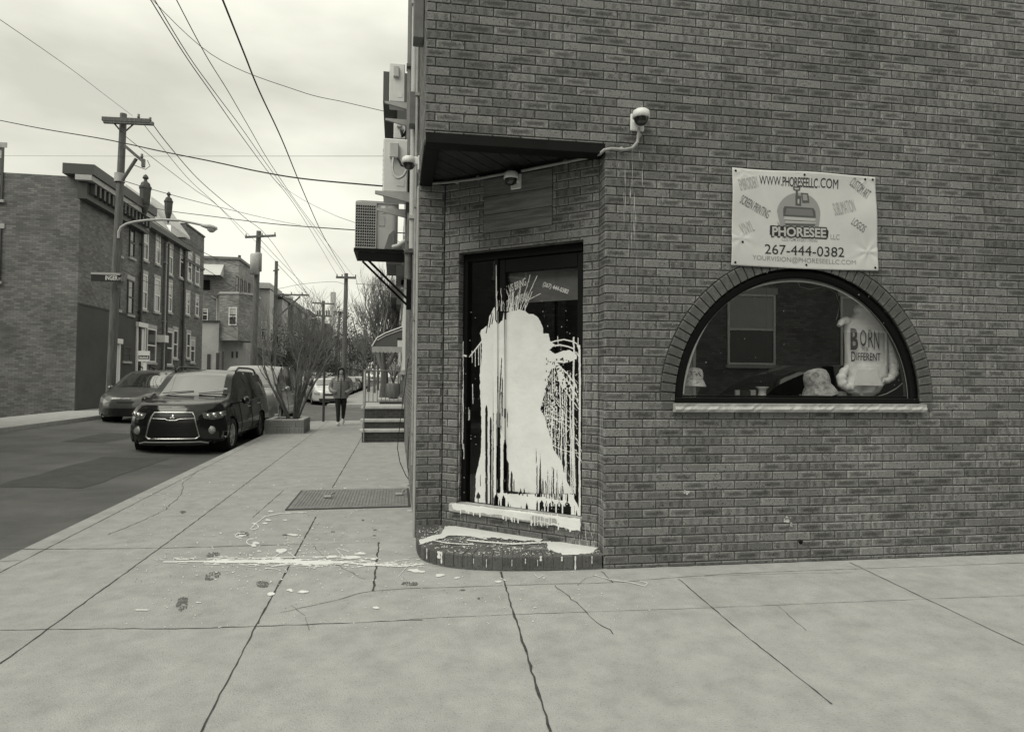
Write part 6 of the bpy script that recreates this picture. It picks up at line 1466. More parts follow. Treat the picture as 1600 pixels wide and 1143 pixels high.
wire([(196,213),(220,232),(260,263),(305,297),(350,330),(431,408)], 22.4, 51, .011, 'wire from below the nearest crossarm to the slim pole')
wire([(-40,243),(166,244),(400,244),(618,244)], 16, 9, .003, 'very thin straight horizontal wire across the sky')
wire([(-60,-10),(100,100),(166,150),(207,181)], 10, 22.4, .006, 'wire coming from the upper left to the nearest crossarm')
wire([(200,-40),(330,85),(466,142),(540,160),(605,175)], 9, 10.4, .005, 'short thin wire leading to the topmost air conditioner')
wire([(432,285),(470,310),(520,335),(560,350),(640,385)], 18, 9.2, .004, 'thin service wire above the big condenser')
wire([(556,443),(600,446),(640,449)], 46, 20, .016, 'short wire from the straight pole to the near houses')
wire([(188,322),(215,345),(245,375),(290,402),(340,432),(395,470)], 22.4, 44, .014, 'telephone cable in front of the terrace windows, lower of the pair')
wire([(190,318),(225,335),(262,360),(300,385),(350,408),(394,420)], 22.4, 44, .016, 'telephone cable in front of the terrace windows, upper of the pair')
wire([(186,418),(205,428),(240,444),(290,452),(335,462),(394,478)], 22.4, 44, .010, 'thin line sagging across the second-floor windows')
wire([(403,455),(440,450),(470,444),(520,440),(541,445)], 44, 46, .012, 'distant wire between the transformer pole and the straight pole')
wire([(433,412),(470,450),(500,478)], 51, 86, .018, 'distant wire from the slim pole'); wire([(405,372),(450,420),(505,474)], 44, 86, .016, 'distant wire from the transformer pole crossarm')
wire([(556,434),(562,460),(575,500),(590,505)], 46, 70, .014, 'distant wire falling behind the straight pole to the right')
wire([(340,510),(380,522),(420,515),(505,500)], 44, 80, .02, 'low distant cable in front of the receding terrace')
# ================================================================ plants
M_BARK = mat('bark', .10, .95, .3, 8, .4); M_TWIG = mat('bare_twig', .20, .95)
def branch(q, p, d, L, r, lvl, rr, spread, up, maxl):
    n = 4; P = [p]; dd = d.normalized()
    for i in range(n):
        dd = (dd+Vector((rr.uniform(-1,1), rr.uniform(-1,1), rr.uniform(-.6,1)))*.16+Vector((0,0,up*.08))).normalized(); P.append(P[-1]+dd*L/n)
    q.tube(P, [r*(1-.45*i/n) for i in range(n+1)], 6 if lvl == 0 else (4 if lvl == 1 else 3), cap=False)
    if lvl < maxl:
        m_ = (4, 5, 5, 4)[min(lvl, 3)]
        for k in range(m_):
            i = rr.randint(1, n) if lvl else rr.randint(2, n); ax = Vector((rr.uniform(-1,1), rr.uniform(-1,1), rr.uniform(-.2,.5))).normalized(); nd = (dd*1.0+ax*spread).normalized()
            branch(q, P[i], nd, L*rr.uniform(.55,.8), max(r*.5, .004), lvl+1, rr, spread, up, maxl)
def bare_tree(label, X, Y, H, r, seed, stems=1, lean=(0,0), maxl=3, spread=.75, name='bare_tree', zb=0, trunk=.35, cat='tree', thick=1):
    t = thing(name, label, cat, (X, Y, zb)); rr = random.Random(seed); q = MB(); tr_ = MB()
    for s in range(stems):
        a = rr.uniform(0, 6.28); d = Vector((math.cos(a)*.55*(stems > 1)+lean[0], math.sin(a)*.35*(stems > 1)+lean[1], 1)); base = Vector((X+math.cos(a)*.1*(stems > 1), Y+math.sin(a)*.1*(stems > 1), zb))
        top = base+d.normalized()*H*trunk
        if stems == 1:
            tr_.tube([base+Vector((0,0,-.1)), base.lerp(top, .5)+Vector((.03,0,0)), top], [r*1.25, r, r*.8], 10)
            for k in range(6): aa = k*1.05+rr.random(); branch(q, top-Vector((0,0,rr.random()*.3*H*trunk)), Vector((math.cos(aa)*.55, math.sin(aa)*.55, 1)), H*.36, r*.5, 0, rr, spread, 1, maxl)
        else: 
            tr_.tube([base+Vector((0,0,-.05)), base.lerp(top, .5), top], [r, r*.85, r*.7], 6); branch(q, top, d, H*.38, r*.7, 0, rr, spread, 1, maxl); branch(q, base.lerp(top, .6), d+Vector((rr.uniform(-.5,.5), 0, 0)), H*.35, r*.5, 1, rr, spread, 1, maxl)
    tr_.build('trunk', M_BARK, t, fixn=False); q.build('crown', M_TWIG, t, fixn=False); return t
M_LEAF = mat('evergreen_leaf', .055, .8, .5, 1.3, spots=.4, sscale=6); M_LEAF2 = mat('dull_leaf', .10, .85, .4, 1.5)
def leaf_tree(label, X, Y, H, Wd, seed, m=None, n=2600, size=.22, zb=0, low=.18, name='leafy_tree'):
    t = thing(name, label, 'tree', (X, Y, zb)); rr = random.Random(seed); q = MB(); q.tube([(X, Y, zb-.1), (X+.1, Y, zb+H*.4), (X, Y, zb+H*.75)], [H*.022, H*.016, H*.008], 8)
    lumps = [(rr.uniform(-.5,.5)*Wd, rr.uniform(-.5,.5)*Wd, zb+H*rr.uniform(low+.15, .88), rr.uniform(.16,.3)*Wd) for _ in range(16)]
    for l in lumps: q.tube([(X, Y, zb+H*.35), (X+l[0]*.6, Y+l[1]*.6, l[2]-.2), (X+l[0], Y+l[1], l[2])], [H*.008, H*.005, .01], 4)
    q.build('trunk', M_BARK, t, fixn=False); c = MB(); per = n//len(lumps)
    for lx, ly, lz, lr in lumps:
        for i in range(per):
            v = Vector((rr.gauss(0,1), rr.gauss(0,1), rr.gauss(0,.8))); v = v.normalized()*lr*rr.uniform(.35,1.15); p = Vector((X+lx, Y+ly, lz))+v; s_ = size*rr.uniform(.5,1.2)
            a = Vector((rr.uniform(-1,1), rr.uniform(-1,1), rr.uniform(-1,1))).normalized()*s_; b = a.orthogonal().normalized()*s_*.6; c.add([p-a*.5, p+b*.5, p+a*.5, p-b*.5], [(0,1,2,3)])
    c.build('crown', m or M_LEAF, t, fixn=False); return t
# shrub in a brick planter
pb0 = atz(412, 677); pb1_ = atz(483, 670)
pln = thing('brick_planter', 'low square brick planter at the kerb behind the black car', 'planter', (-2.75, 17.2, 0)); x0p, x1p, y0p, y1p, hp_ = -3.22, -2.28, 16.8, 18.0, .36
for f_, lab in (((x0p, y0p, 1, 0), 0), ((x1p, y0p, 0, 1), 0), ((x0p, y1p, 1, 0), 0), ((x0p, y0p, 0, 1), 0)):
    q = MB(); px_, py_, dx_, dy_ = f_; nrm = Vector((dy_*(1 if px_ == x1p else -1), -dx_*(1 if py_ == y0p else -1), 0)); brick_field(q, lambda x, z, n: Vector((px_+dx_*x, py_+dy_*x, z))+nrm*n, 0, (x1p-x0p) if dx_ else 1.2, 0, hp_, phase=0, zph=0, bl=.3, bh=.178, jt=.012); q.build('side', brickmat('planter_brick', .16, .26, .2) if 'planter_brick' not in MATS else MATS['planter_brick'], pln, fixn=False)
q = MB(); q.box((x0p+.012, y0p+.012, -.01), (x1p-.012, y1p-.012, hp_-.06)); q.build('core', M_MORTAR, pln)
q = MB(); q.box((x0p+.02, y0p+.02, hp_-.059), (x1p-.02, y0p+.16, hp_-.005)); q.box((x0p+.02, y1p-.16, hp_-.059), (x1p-.02, y1p-.02, hp_-.005)); q.box((x0p+.02, y0p+.161, hp_-.059), (x0p+.16, y1p-.161, hp_-.005)); q.box((x1p-.16, y0p+.161, hp_-.059), (x1p-.02, y1p-.161, hp_-.005)); q.build('rim', M_CONC, pln)
q = MB(); q.box((x0p+.17, y0p+.17, hp_-.058), (x1p-.17, y1p-.17, hp_-.03)); q.build('soil', mat('soil', .03, 1, .3, 12), pln)
bare_tree('leafless many-stemmed shrub growing in the brick planter', -2.62, 17.4, 2.9, .035, 4, stems=9, maxl=3, spread=.85, name='bare_shrub', zb=hp_-.04, cat='shrub')
bare_tree('big bare tree behind the stoops and awning', -.75, 40, 7.6, .26, 9, maxl=4, spread=.7, trunk=.26)
bare_tree('thin bare tree between the parked cars and the straight pole', -2.6, 62, 6.0, .12, 15, maxl=3)
leaf_tree('dark bushy evergreen standing over the left parked cars', -8.7, 58, 5.6, 5.4, 3); leaf_tree('dense dark evergreen right of the lamp-beam pole', -8.6, 67, 5.6, 5.5, 5); leaf_tree('tall loose evergreen just behind the straight pole', -3.6, 72, 9.2, 5.0, 8, n=3400); leaf_tree('smaller evergreen far down the left pavement', -8.6, 84, 5.2, 5.0, 12, n=1800)
leaf_tree('hazy rounded tree at the far end of the street', -5.5, 190, 13, 16, 21, m=M_LEAF2, n=2400, size=.8)
leaf_tree('pale far tree left of the street end', -14, 230, 15, 18, 22, m=M_LEAF2, n=2000, size=.9)
leaf_tree('pale far tree right of the street end', 4, 215, 14, 18, 23, m=M_LEAF2, n=2000, size=.9)
bare_tree('small bare tree in front of the receding terrace', -9.0, 75, 7.5, .10, 31, maxl=3)
tw = MB(); p = at3(519, 456, 260); tw.box((p.x-.6, 260, 0), (p.x+1.2, 263, p.z)); tag(tw.build('far_tower', M_LGREY), 'pale distant tower block above the end of the street', 'tower')
# ================================================================ cars
def lerpk(keys, x):
    if x <= keys[0][0]: return keys[0][1]
    for (a, va), (b, vb) in zip(keys[:-1], keys[1:]):
        if x <= b: t = (x-a)/(b-a); return va+(vb-va)*t
    return keys[-1][1]
def smoothk(keys, x, h=.10):
    return (lerpk(keys, x-h)+2*lerpk(keys, x)+lerpk(keys, x+h)+2*lerpk(keys, x-h/2)+2*lerpk(keys, x+h/2))/8
M_TYRE = mat('tyre', .018, .8); M_RIM = mat('rim_alloy', .45, .35, metal=.6); M_CHROME = mat('chrome', .6, .15, metal=1); M_LAMP = mat('lamp_glass', .32, .06, spec=1, coat=1); M_WELL = mat('wheel_well', .006, .9); M_PLAST = mat('black_plastic', .02, .5)
M_WSCR = mat('windscreen_glass', .04, .03, spec=1); M_WSCR.node_tree.nodes['Principled BSDF'].inputs['IOR'].default_value = 2.6
def carpaint(name, base):
    m = mat(name, base, .28, 0, spec=.6, coat=1.0, cr=.08); m.node_tree.nodes['Principled BSDF'].inputs['Coat IOR'].default_value = 1.6; return m
def carpaint_(name, base): return mat(name, base, .28, 0, spec=.6, coat=1.0)
def make_car(name, label, loc, rz, paint, spec, detail=2, grp=None, cat='car'):
    S = spec; L, Wd, zb = S['L'], S['W']/2, S['zb']; t = thing(name, label, cat, loc, rz, grp)
    M4 = Matrix.Translation(Vector(loc)) @ Matrix.Rotation(rz, 4, 'Z') @ Matrix.Translation(Vector((-L/2, 0, 0)))
    T = lambda x, y, z: M4 @ Vector((x, y, z))
    zn0, zn1 = zb, S['belt'][-1][1]
    def xnose(y, z):
        a = abs(y)/Wd; k = max(0, (z-S['noz'])/.35); lo = max(0, (S['noz']-.25-z)/.4); return L-S.get('nr', .34)*a**3.2-.10*a*a-.16*k*k-.06*lo
    def xtail(y, z):
        a = abs(y)/Wd; k = max(0, (z-S['taz'])/.5); return 0+.20*a**3.5+S.get('tk', .18)*k**1.5
    NX = 84 if detail > 1 else 44; NT = (2, 7, 6, 5) if detail > 1 else (1, 4, 4, 4)
    def section(x):
        """half section: list of (y, z, t)"""
        ft = smoothk(S['top'], x); bl_ = smoothk(S['belt'], x, .2); wt = smoothk(S['wtop'], x, .15)*Wd
        bl_ = min(bl_, ft-.01); out = []
        w0 = Wd
        def sd(k):  # side, 0 sill .. 1 belt
            z = zb+(bl_-zb)*k; y = w0*(.93+.07*math.sin(math.pi*min(1, k*1.1)**.7)) - .03*(k > .9)*(k-.9)*10*w0*.3
            y -= .012*math.exp(-((k-.78)/.05)**2)
            return (y, z)
        for i in range(NT[0]): k = i/NT[0]; out.append((w0*.93*k, zb+.0, k))
        for i in range(NT[1]): out.append((*sd(i/NT[1]), 1+i/NT[1]))
        yb_, _ = sd(1.0); hh = ft-bl_
        for i in range(NT[2]): k = i/NT[2]; z = bl_+(hh-.04*min(1, hh/.3))*k; y = yb_+(wt-yb_)*(k**1.15); out.append((y, z, 2+k))
        ze = bl_+(hh-.04*min(1, hh/.3))
        for i in range(NT[3]+1): k = i/NT[3]; y = wt*(1-k); z = ze+(ft-ze)*(1-(1-k)**2.2); out.append((y, z, 3+k))
        return out
    xs = [L*i/NX for i in range(NX+1)]; secs = [section(x) for x in xs]; nr_ = len(secs[0])
    def mapx(x, y, z): return max(min(x, xnose(y, z)), xtail(y, z))
    V = {}; wheels = [(S['fw'], S['wr']), (S['rw'], S['wr'])]
    body = MB(); glass = MB(); wsd = MB(); idx = {}
    def vert(i, j, sgn):
        y, z, tt = secs[i][j]; x = mapx(xs[i], y, z); y *= sgn
        if 0.9 < tt < 2.2:
            for wx, wr_ in wheels:
                ra = wr_+.055; dx, dz = x-wx, z-wr_; d_ = math.hypot(dx, dz)
                if ra-.04 < d_ < ra+.05 and d_ > 0: x = wx+dx/d_*ra; z = wr_+dz/d_*ra
        return (x, y, z)
    gx0, gx1 = S['glass']; pil = S['pillars']; wx0, wx1 = S['wind']; rx0, rx1 = S['rearw']
    for i in range(NX):
        xm = (xs[i]+xs[i+1])/2
        for j in range(nr_-1):
            tm = (secs[i][j][2]+secs[i][j+1][2])/2; ztop = smoothk(S['top'], xm); zbl = smoothk(S['belt'], xm, .2)
            for sgn in (1, -1):
                q = [vert(i, j, sgn), vert(i+1, j, sgn), vert(i+1, j+1, sgn), vert(i, j+1, sgn)]
                cx = sum(p[0] for p in q)/4; cz = sum(p[2] for p in q)/4
                if .9 < tm < 2.1 and any(math.hypot(cx-wx, cz-wr_) < wr_+.052 for wx, wr_ in wheels): continue
                if tm < 1 and any(abs(cx-wx) < wr_+.05 for wx, wr_ in wheels) and tm > .5: continue
                dst = body
                if 2.06 < tm < 2.92 and gx0 < xm < gx1 and ztop-zbl > .12 and not any(a < xm < b for a, b in pil): dst = glass
                if tm > 3.10 and wx0 < xm < wx1: dst = wsd
                if tm > 3.12 and rx0 < xm < rx1: dst = glass
                P = [T(*p) for p in q]
                dst.add(P if sgn > 0 else P[::-1], [(0,1,2,3)], 0, True)
    # end caps as grids following nose and tail
    for end, sec in ((1, secs[-1]), (0, secs[0])):
        NC = 14; cols_ = [p for p in sec if p[2] >= .5]; G = []
        for (y, z, tt) in cols_:
            row = []
            for k in range(NC+1):
                yy = y*(1-2*k/NC); zz_ = z if tt < 3 else z+0; row.append(T(xnose(yy, zz_) if end else xtail(yy, zz_), yy, zz_))
            G.append(row)
        vs = [p for r_ in G for p in r_]; fs = [(a*(NC+1)+k, a*(NC+1)+k+1, (a+1)*(NC+1)+k+1, (a+1)*(NC+1)+k) for a in range(len(G)-1) for k in range(NC)]
        body.add(vs, fs, 0, True)
    body.build('body', paint, t, weld=True)
    glass.build('side_windows', M_DGLASS, t, weld=True); wsd.build('windscreen', M_WSCR, t, weld=True)
    # wheels and wells
    for wx, wr_ in wheels:
        for sg in (1, -1):
            c = T(wx, sg*(Wd-.13), wr_); ax = (T(0, sg, 0)-T(0, 0, 0)); q = MB()
            q.lathe([(wr_*.62, -.10), (wr_*.93, -.10), (wr_*.99, -.07), (wr_, -.0), (wr_*.99, .07), (wr_*.93, .105), (wr_*.72, .11), (wr_*.66, .09)], c, ax, 28); wo_ = q.build('wheel', M_TYRE, t)
            q = MB(); q.lathe([(wr_*.66, .092), (wr_*.62, .085), (wr_*.58, .03)], c, ax, 28); q.lathe([(wr_*.15, .06), (wr_*.12, .085), (0, .09)], c, ax, 14); up = Vector((0,0,1)); fwd = ax.cross(up).normalized()
            for k in range(S.get('spokes', 7)):
                a = 2*math.pi*k/S.get('spokes', 7); d_ = up*math.cos(a)+fwd*math.sin(a); e_ = ax.cross(d_); r0, r1 = wr_*.1, wr_*.63
                P = [c+d_*r0+e_*.022+ax*.085, c+d_*r0-e_*.022+ax*.085, c+d_*r1-e_*.035+ax*.082, c+d_*r1+e_*.035+ax*.082]; q.add(P+[p-ax*.03 for p in P], [(0,1,2,3), (0,1,5,4), (1,2,6,5), (2,3,7,6), (3,0,4,7)])
            q.build('rim', M_RIM, wo_)
            q = MB(); q.lathe([(wr_*.57, .0), (0, -.01)], c, ax, 20); q.build('brake_disc', M_PLAST, wo_)
            q = MB(); cw = T(wx, sg*(Wd-.03), wr_); q.lathe([(wr_+.054, .0), (wr_+.054, -.36)], cw, ax, 24, a0=0); q.lathe([(wr_+.054, -.36), (0, -.36)], cw, ax, 24); q.build('wheel_well', M_WELL, t)
    bt_ = MB(); bt_.box((L*.06, -Wd*.8, zb-.02), (L*.95, Wd*.8, zb+.05), 0, T); bt_.build('underbody', M_WELL, t)
    # mirrors
    for sg in (1, -1):
        q = MB(); mx_, mz = S['mir']; c = T(mx_, sg*(Wd+.10), mz); ax = T(1,0,0)-T(0,0,0); q.lathe([(0,-.05),(.06,-.05),(.085,-.02),(.08,.03),(.05,.08),(0,.1)], c, ax, 12); q.tube([T(mx_, sg*(Wd-.08), mz-.06), c], .025, 6); q.build('mirror', paint, t)
    def dens(P, cl=True, st=.06):
        out = []
        for a, b in zip(P, (P[1:]+P[:1]) if cl else P[1:]):
            n_ = max(1, math.ceil(math.hypot(b[0]-a[0], b[1]-a[1])/st)); out += [(a[0]+(b[0]-a[0])*i/n_, a[1]+(b[1]-a[1])*i/n_) for i in range(n_)]
        return out if cl else out+[P[-1]]
    def front(pts, off, m, nm, th=.03, lab=None, sub=6):
        """closed outline (y, z) laid on the nose"""
        q = MB(); pts = dens(pts); n = len(pts); c = (sum(p[0] for p in pts)/n, sum(p[1] for p in pts)/n); V = []; rr_ = []
        for s_ in range(sub+1):
            k = s_/sub; V += [T(xnose(c[0]+(y-c[0])*k, c[1]+(z-c[1])*k)+off, c[0]+(y-c[0])*k, c[1]+(z-c[1])*k) for y, z in pts]
        V += [T(xnose(y, z)-th, y, z) for y, z in pts]; fs = []
        for s_ in range(sub+1):
            for k in range(n): fs.append((s_*n+k, s_*n+(k+1) % n, (s_+1)*n+(k+1) % n, (s_+1)*n+k))
        q.add(V, fs); return q.build(nm, m, t, lab)
    def strip(path, w, off, m, nm, dst=None):
        q = dst or MB(); q.tube([T(xnose(y, z)+off, y, z) for y, z in dens(path, False)], w, 6); return q if dst else q.build(nm, m, t)
    F = S.get('front')
    if F: F(t, T, xnose, xtail, front, strip, paint)
    # door seams, handles
    if detail > 1:
        q = MB()
        def sidey(x, z):
            sec = section(x); 
            for a, b in zip(sec[:-1], sec[1:]):
                if a[2] >= 1 and b[2] <= 3.1 and a[1] <= z <= b[1] and b[1] > a[1]: k = (z-a[1])/(b[1]-a[1]); return a[0]+(b[0]-a[0])*k
            return Wd
        for sg in (1, -1):
            for xd in S['doors']:
                zt_ = smoothk(S['belt'], xd, .2); q.tube([T(xd+.0, sg*(sidey(xd, zb+.1+(zt_-zb-.1)*k/6)+.002), zb+.1+(zt_-zb-.1)*k/6) for k in range(7)], .006, 4)
            xa, xb = S['doors'][0], S['doors'][-1]; q.tube([T(xa+(xb-xa)*k/8, sg*(sidey(xa+(xb-xa)*k/8, zb+.12)+.003), zb+.12) for k in range(9)], .006, 4)
        q.build('seam', M_WELL, t)
        for sg in (1, -1):
            for xd in S['handles']:
                z = smoothk(S['belt'], xd)-.12; q = MB(); q.tube([T(xd, sg*(sidey(xd, z)+.0), z), T(xd+.02, sg*(sidey(xd, z)+.03), z), T(xd+.16, sg*(sidey(xd+.16, z)+.03), z), T(xd+.18, sg*sidey(xd+.18, z), z)], .012, 6); q.build('door_handle', M_CHROME if detail > 1 else paint, t)
            q = MB(); x0_, x1_ = gx0+.1, gx1-.1; q.tube([T(x0_+(x1_-x0_)*k/8, sg*(sidey(x0_+(x1_-x0_)*k/8, smoothk(S['belt'], x0_+(x1_-x0_)*k/8)-.005)+.004), smoothk(S['belt'], x0_+(x1_-x0_)*k/8)-.002) for k in range(9)], .010, 5); q.build('belt_trim', M_PLAST, t)
    q = MB()
    for yy, sgn in ((.15, -1), (-.55, -1)):
        xw = S['wind'][1]-.06; z1_ = smoothk(S['top'], xw); q.tube([T(xw+.06, yy, smoothk(S['top'], xw+.06)+.02), T(xw+.01, yy+.28, smoothk(S['top'], xw+.01)+.018), T(xw-.02, yy+.58, smoothk(S['top'], xw-.02)+.018)], .009, 5)
    q.build('wiper', M_PLAST, t)
    if S.get('rails'):
        for sg in (1, -1):
            q = MB(); x0_, x1_ = S['rails']; P = []
            for k in range(9):
                x = x0_+(x1_-x0_)*k/8; P.append(T(x, sg*Wd*.70, smoothk(S['top'], x)+(-.02 if k in (0, 8) else .045)))
            q.tube(P, .022, 8); q.build('roof_rail', M_PLAST, t)
    return t
def suv_front(t, T, xn, xt, front, strip, paint):
    G = [(-.34, .845), (.34, .845), (.39, .76), (.475, .39), (.43, .345), (-.43, .345), (-.475, .39), (-.39, .76)]
    front(G, .004, mat('grille_black', .008, .35), 'grille', sub=6)
    strip(G+[G[0]], .017, .012, M_CHROME, 'grille_surround'); 
    q = MB()
    for i in range(5): z = .42+.055*i; strip([(-.38, z), (.38, z)], .003, .003, M_WELL, 'x', q)
    q.build('grille_mesh', M_WELL, t)
    strip([(-.39, .735), (-.12, .725), (-.08, .70), (.08, .70), (.12, .725), (.39, .735)], .010, .014, M_CHROME, 'grille_bar')
    q = MB(); c = (0, .765)
    for k in range(3):
        a = R(90+120*k); d_ = (math.cos(a), math.sin(a)); e_ = (-d_[1], d_[0]); s_ = .052; P = [c, (c[0]+d_[0]*s_*.5+e_[0]*s_*.29, c[1]+d_[1]*s_*.5+e_[1]*s_*.29), (c[0]+d_[0]*s_, c[1]+d_[1]*s_), (c[0]+d_[0]*s_*.5-e_[0]*s_*.29, c[1]+d_[1]*s_*.5-e_[1]*s_*.29)]
        q.add([T(xn(*p)+.02, *p) for p in P]+[T(xn(*p)+.0, *p) for p in P], [(0,1,2,3), (0,1,5,4), (1,2,6,5), (2,3,7,6), (3,0,4,7)])
    q.build('badge', M_CHROME, t)
    for sg in (1, -1):
        hl = front([(sg*.50, .83), (sg*.54, .73), (sg*.68, .70), (sg*.82, .73), (sg*.86, .80), (sg*.85, .87), (sg*.70, .85)], .010, mat('lamp_dark', .10, .06, spec=1, coat=1), 'headlight')
        q = MB()
        for y, z, r_ in ((.60, .775, .04), (.69, .780, .055), (.79, .80, .045)): q.lathe([(0, .022), (r_*.6, .02), (r_, .006), (r_, -.02)], T(xn(sg*y, z)+.01, sg*y, z), T(1,0,0)-T(0,0,0), 14)
        q.build('reflector', M_CHROME, hl)
        q = MB(); q.lathe([(0, .03), (.045, .028), (.06, .02), (.068, .0), (.075, .02), (.08, .0)], T(xn(sg*.66, .50), sg*.66, .50), T(1,0,0)-T(0,0,0), 18); q.build('fog_light', M_LAMP, t)
    strip([(-.62, .25), (-.5, .28), (.5, .28), (.62, .25)], .016, .015, M_GREY, 'skid_strip')
    front([(-.66, .29), (.66, .29), (.6, .22), (-.6, .22)], .003, M_PLAST, 'lower_intake')
    q = MB(); 
    for k in range(3): q.box((3.42+.0, .42+.09*k, 0), (3.424, .49+.09*k, .035), 0, lambda x, y, z: T(x-.0, y, z+smoothk(SUV['top'], 3.46)+.02))
    q.build('stickers', M_WHITE, t)
def hatch_front(t, T, xn, xt, front, strip, paint):
    front([(-.62, .42), (.62, .42), (.72, .30), (.60, .18), (-.60, .18), (-.72, .30)], .004, mat('grille_black', .008, .35), 'lower_intake', sub=6); front([(-.25, .62), (.25, .62), (.2, .56), (-.2, .56)], .004, M_PLAST, 'grille')
    strip([(-.78, .30), (-.74, .20), (-.62, .165)], .012, .012, M_GREY, 'bumper_trim'); strip([(.78, .30), (.74, .20), (.62, .165)], .012, .012, M_GREY, 'bumper_trim')
    for sg in (1, -1): front([(sg*.46, .60), (sg*.60, .55), (sg*.80, .58), (sg*.86, .70), (sg*.80, .74), (sg*.62, .68)], .010, M_LAMP, 'headlight')
def plain_front(t, T, xn, xt, front, strip, paint):
    front([(-.42, .62), (.42, .62), (.36, .50), (-.36, .50)], .004, M_PLAST, 'grille'); front([(-.6, .36), (.6, .36), (.55, .20), (-.55, .20)], .004, M_PLAST, 'lower_intake')
    for sg in (1, -1): front([(sg*.52, .66), (sg*.56, .54), (sg*.80, .56), (sg*.84, .68)], .010, M_LAMP, 'headlight')
SUV = dict(L=4.66, W=1.80, zb=.26, wr=.345, fw=3.72, rw=1.05, noz=.62, taz=.9, top=[(0,.98),(.06,1.25),(.28,1.56),(.6,1.655),(1.4,1.70),(2.5,1.70),(2.95,1.62),(3.62,1.135),(4.2,1.06),(4.5,.985),(4.66,.93)],
    belt=[(0,1.0),(.4,1.04),(1.2,1.03),(3.0,.97),(3.6,.955),(4.3,.90),(4.66,.80)], wtop=[(0,.80),(.5,.74),(1.4,.72),(2.6,.72),(3.0,.735),(3.6,.86),(4.3,.80),(4.66,.72)], glass=(.45,3.5), pillars=[(1.02,1.12),(2.02,2.12)], wind=(2.86,3.58), rearw=(.06,.30), mir=(3.22,1.04), doors=(1.12,2.06,3.05), handles=(1.2,2.2), rails=(.7,2.6), spokes=7, front=suv_front)
HAT = dict(L=4.6, W=1.78, zb=.20, wr=.32, fw=3.68, rw=.98, noz=.48, taz=.9, nr=.42, top=[(0,.95),(.1,1.10),(.5,1.36),(1.1,1.50),(1.9,1.56),(2.5,1.53),(2.9,1.40),(3.75,.97),(4.2,.86),(4.6,.68)],
    belt=[(0,.98),(.8,1.02),(2.4,.93),(3.6,.86),(4.2,.74),(4.6,.62)], wtop=[(0,.72),(.8,.66),(1.8,.66),(2.6,.70),(3.7,.84),(4.2,.78),(4.6,.66)], glass=(.7,3.45), pillars=[(1.35,1.43),(2.15,2.25)], wind=(2.72,3.66), rearw=(.12,.75), mir=(3.10,.98), doors=(1.3,2.2,3.15), handles=(1.38,2.28), spokes=9, front=hatch_front)
SED = dict(L=4.7, W=1.80, zb=.22, wr=.32, fw=3.75, rw=1.0, noz=.50, taz=.75, top=[(0,.90),(.15,1.02),(.9,1.08),(1.5,1.38),(2.0,1.44),(2.6,1.43),(2.95,1.34),(3.6,1.0),(4.3,.86),(4.7,.72)],
    belt=[(0,.86),(.8,.94),(2.4,.92),(3.6,.88),(4.3,.78),(4.7,.66)], wtop=[(0,.76),(.8,.78),(1.5,.66),(2.6,.68),(3.5,.84),(4.3,.78),(4.7,.66)], glass=(1.1,3.3), pillars=[(2.1,2.2)], wind=(2.78,3.54), rearw=(.95,1.42), mir=(3.05,.97), doors=(1.25,2.15,3.1), handles=(1.33,2.25), spokes=7, front=plain_front)
VAN = dict(L=5.0, W=1.94, zb=.25, wr=.34, fw=4.05, rw=1.1, noz=.62, taz=1.0, top=[(0,1.0),(.06,1.6),(.2,1.82),(1.4,1.88),(3.1,1.86),(3.5,1.72),(4.25,1.16),(4.7,1.02),(5,.88)],
    belt=[(0,1.05),(3.4,1.05),(4.2,.98),(5,.80)], wtop=[(0,.84),(.5,.80),(3.2,.78),(4.2,.86),(5,.74)], glass=(.4,4.1), pillars=[(1.4,1.5),(2.6,2.72)], wind=(3.42,4.2), rearw=(.03,.12), mir=(3.7,1.15), doors=(1.5,2.7,3.6), handles=(1.6,2.8), spokes=7, front=plain_front)
FACE = R(-90)
P_BLK = carpaint('paint_black', .006); P_BLK.node_tree.nodes['Principled BSDF'].inputs['Specular IOR Level'].default_value = .05; P_BLK.node_tree.nodes['Principled BSDF'].inputs['Coat IOR'].default_value = 1.5; P_GRY = carpaint('paint_grey', .075); P_SIL = carpaint('paint_silver', .38); P_WHT = carpaint('paint_white', .65); P_DRK = carpaint('paint_dark', .03); P_MID = carpaint('paint_mid', .18)
zr_ = -.13
suv = make_car('parked_car', 'black sport utility car parked at the kerb facing the camera, with wide chrome-edged grille', (-4.20, 13.25+2.33, -.125), FACE-R(.6), P_BLK, SUV)
hat_ = make_car('parked_car', 'grey hatchback parked at the far kerb on the left, partly hidden by the black car', (-7.72, 20.2+2.3, .05), FACE, P_GRY, HAT, grp=None)
sil = make_car('parked_car', 'pale silver van parked right behind the black car', (-4.35, 21.6, -.10), FACE, P_MID, VAN)
wsd_ = make_car('parked_car', 'white sedan in the far lane beyond the walking woman, turned slightly', (-4.0, 37.5, -.10), FACE+R(14), P_WHT, SED)
G1 = 'cars parked along the near kerb beyond the crossing'
ref1 = make_car('parked_car', 'first dark car in the parked row right of the walking woman', (-4.55, 46.5, -.10), FACE, P_DRK, SED, 1, G1)
ref2 = make_car('parked_car', 'silver car second in the parked row right of the walking woman', (-4.6, 52, -.10), FACE, P_SIL, HAT, 1, G1)
for i, (src, y, lab) in enumerate(((ref1, 58, 'dark car third in the parked row'), (ref2, 64, 'silver car fourth in the parked row'), (ref1, 70.5, 'dark car fifth in the parked row'), (ref2, 77, 'silver car sixth in the parked row'), (ref2, 84, 'silver car seventh in the parked row'), (ref1, 92, 'dark car eighth in the parked row'))):
    copy_tree(src, (-4.6, y, -.10), FACE, lab+' beyond the crossing on the near kerb', G1)
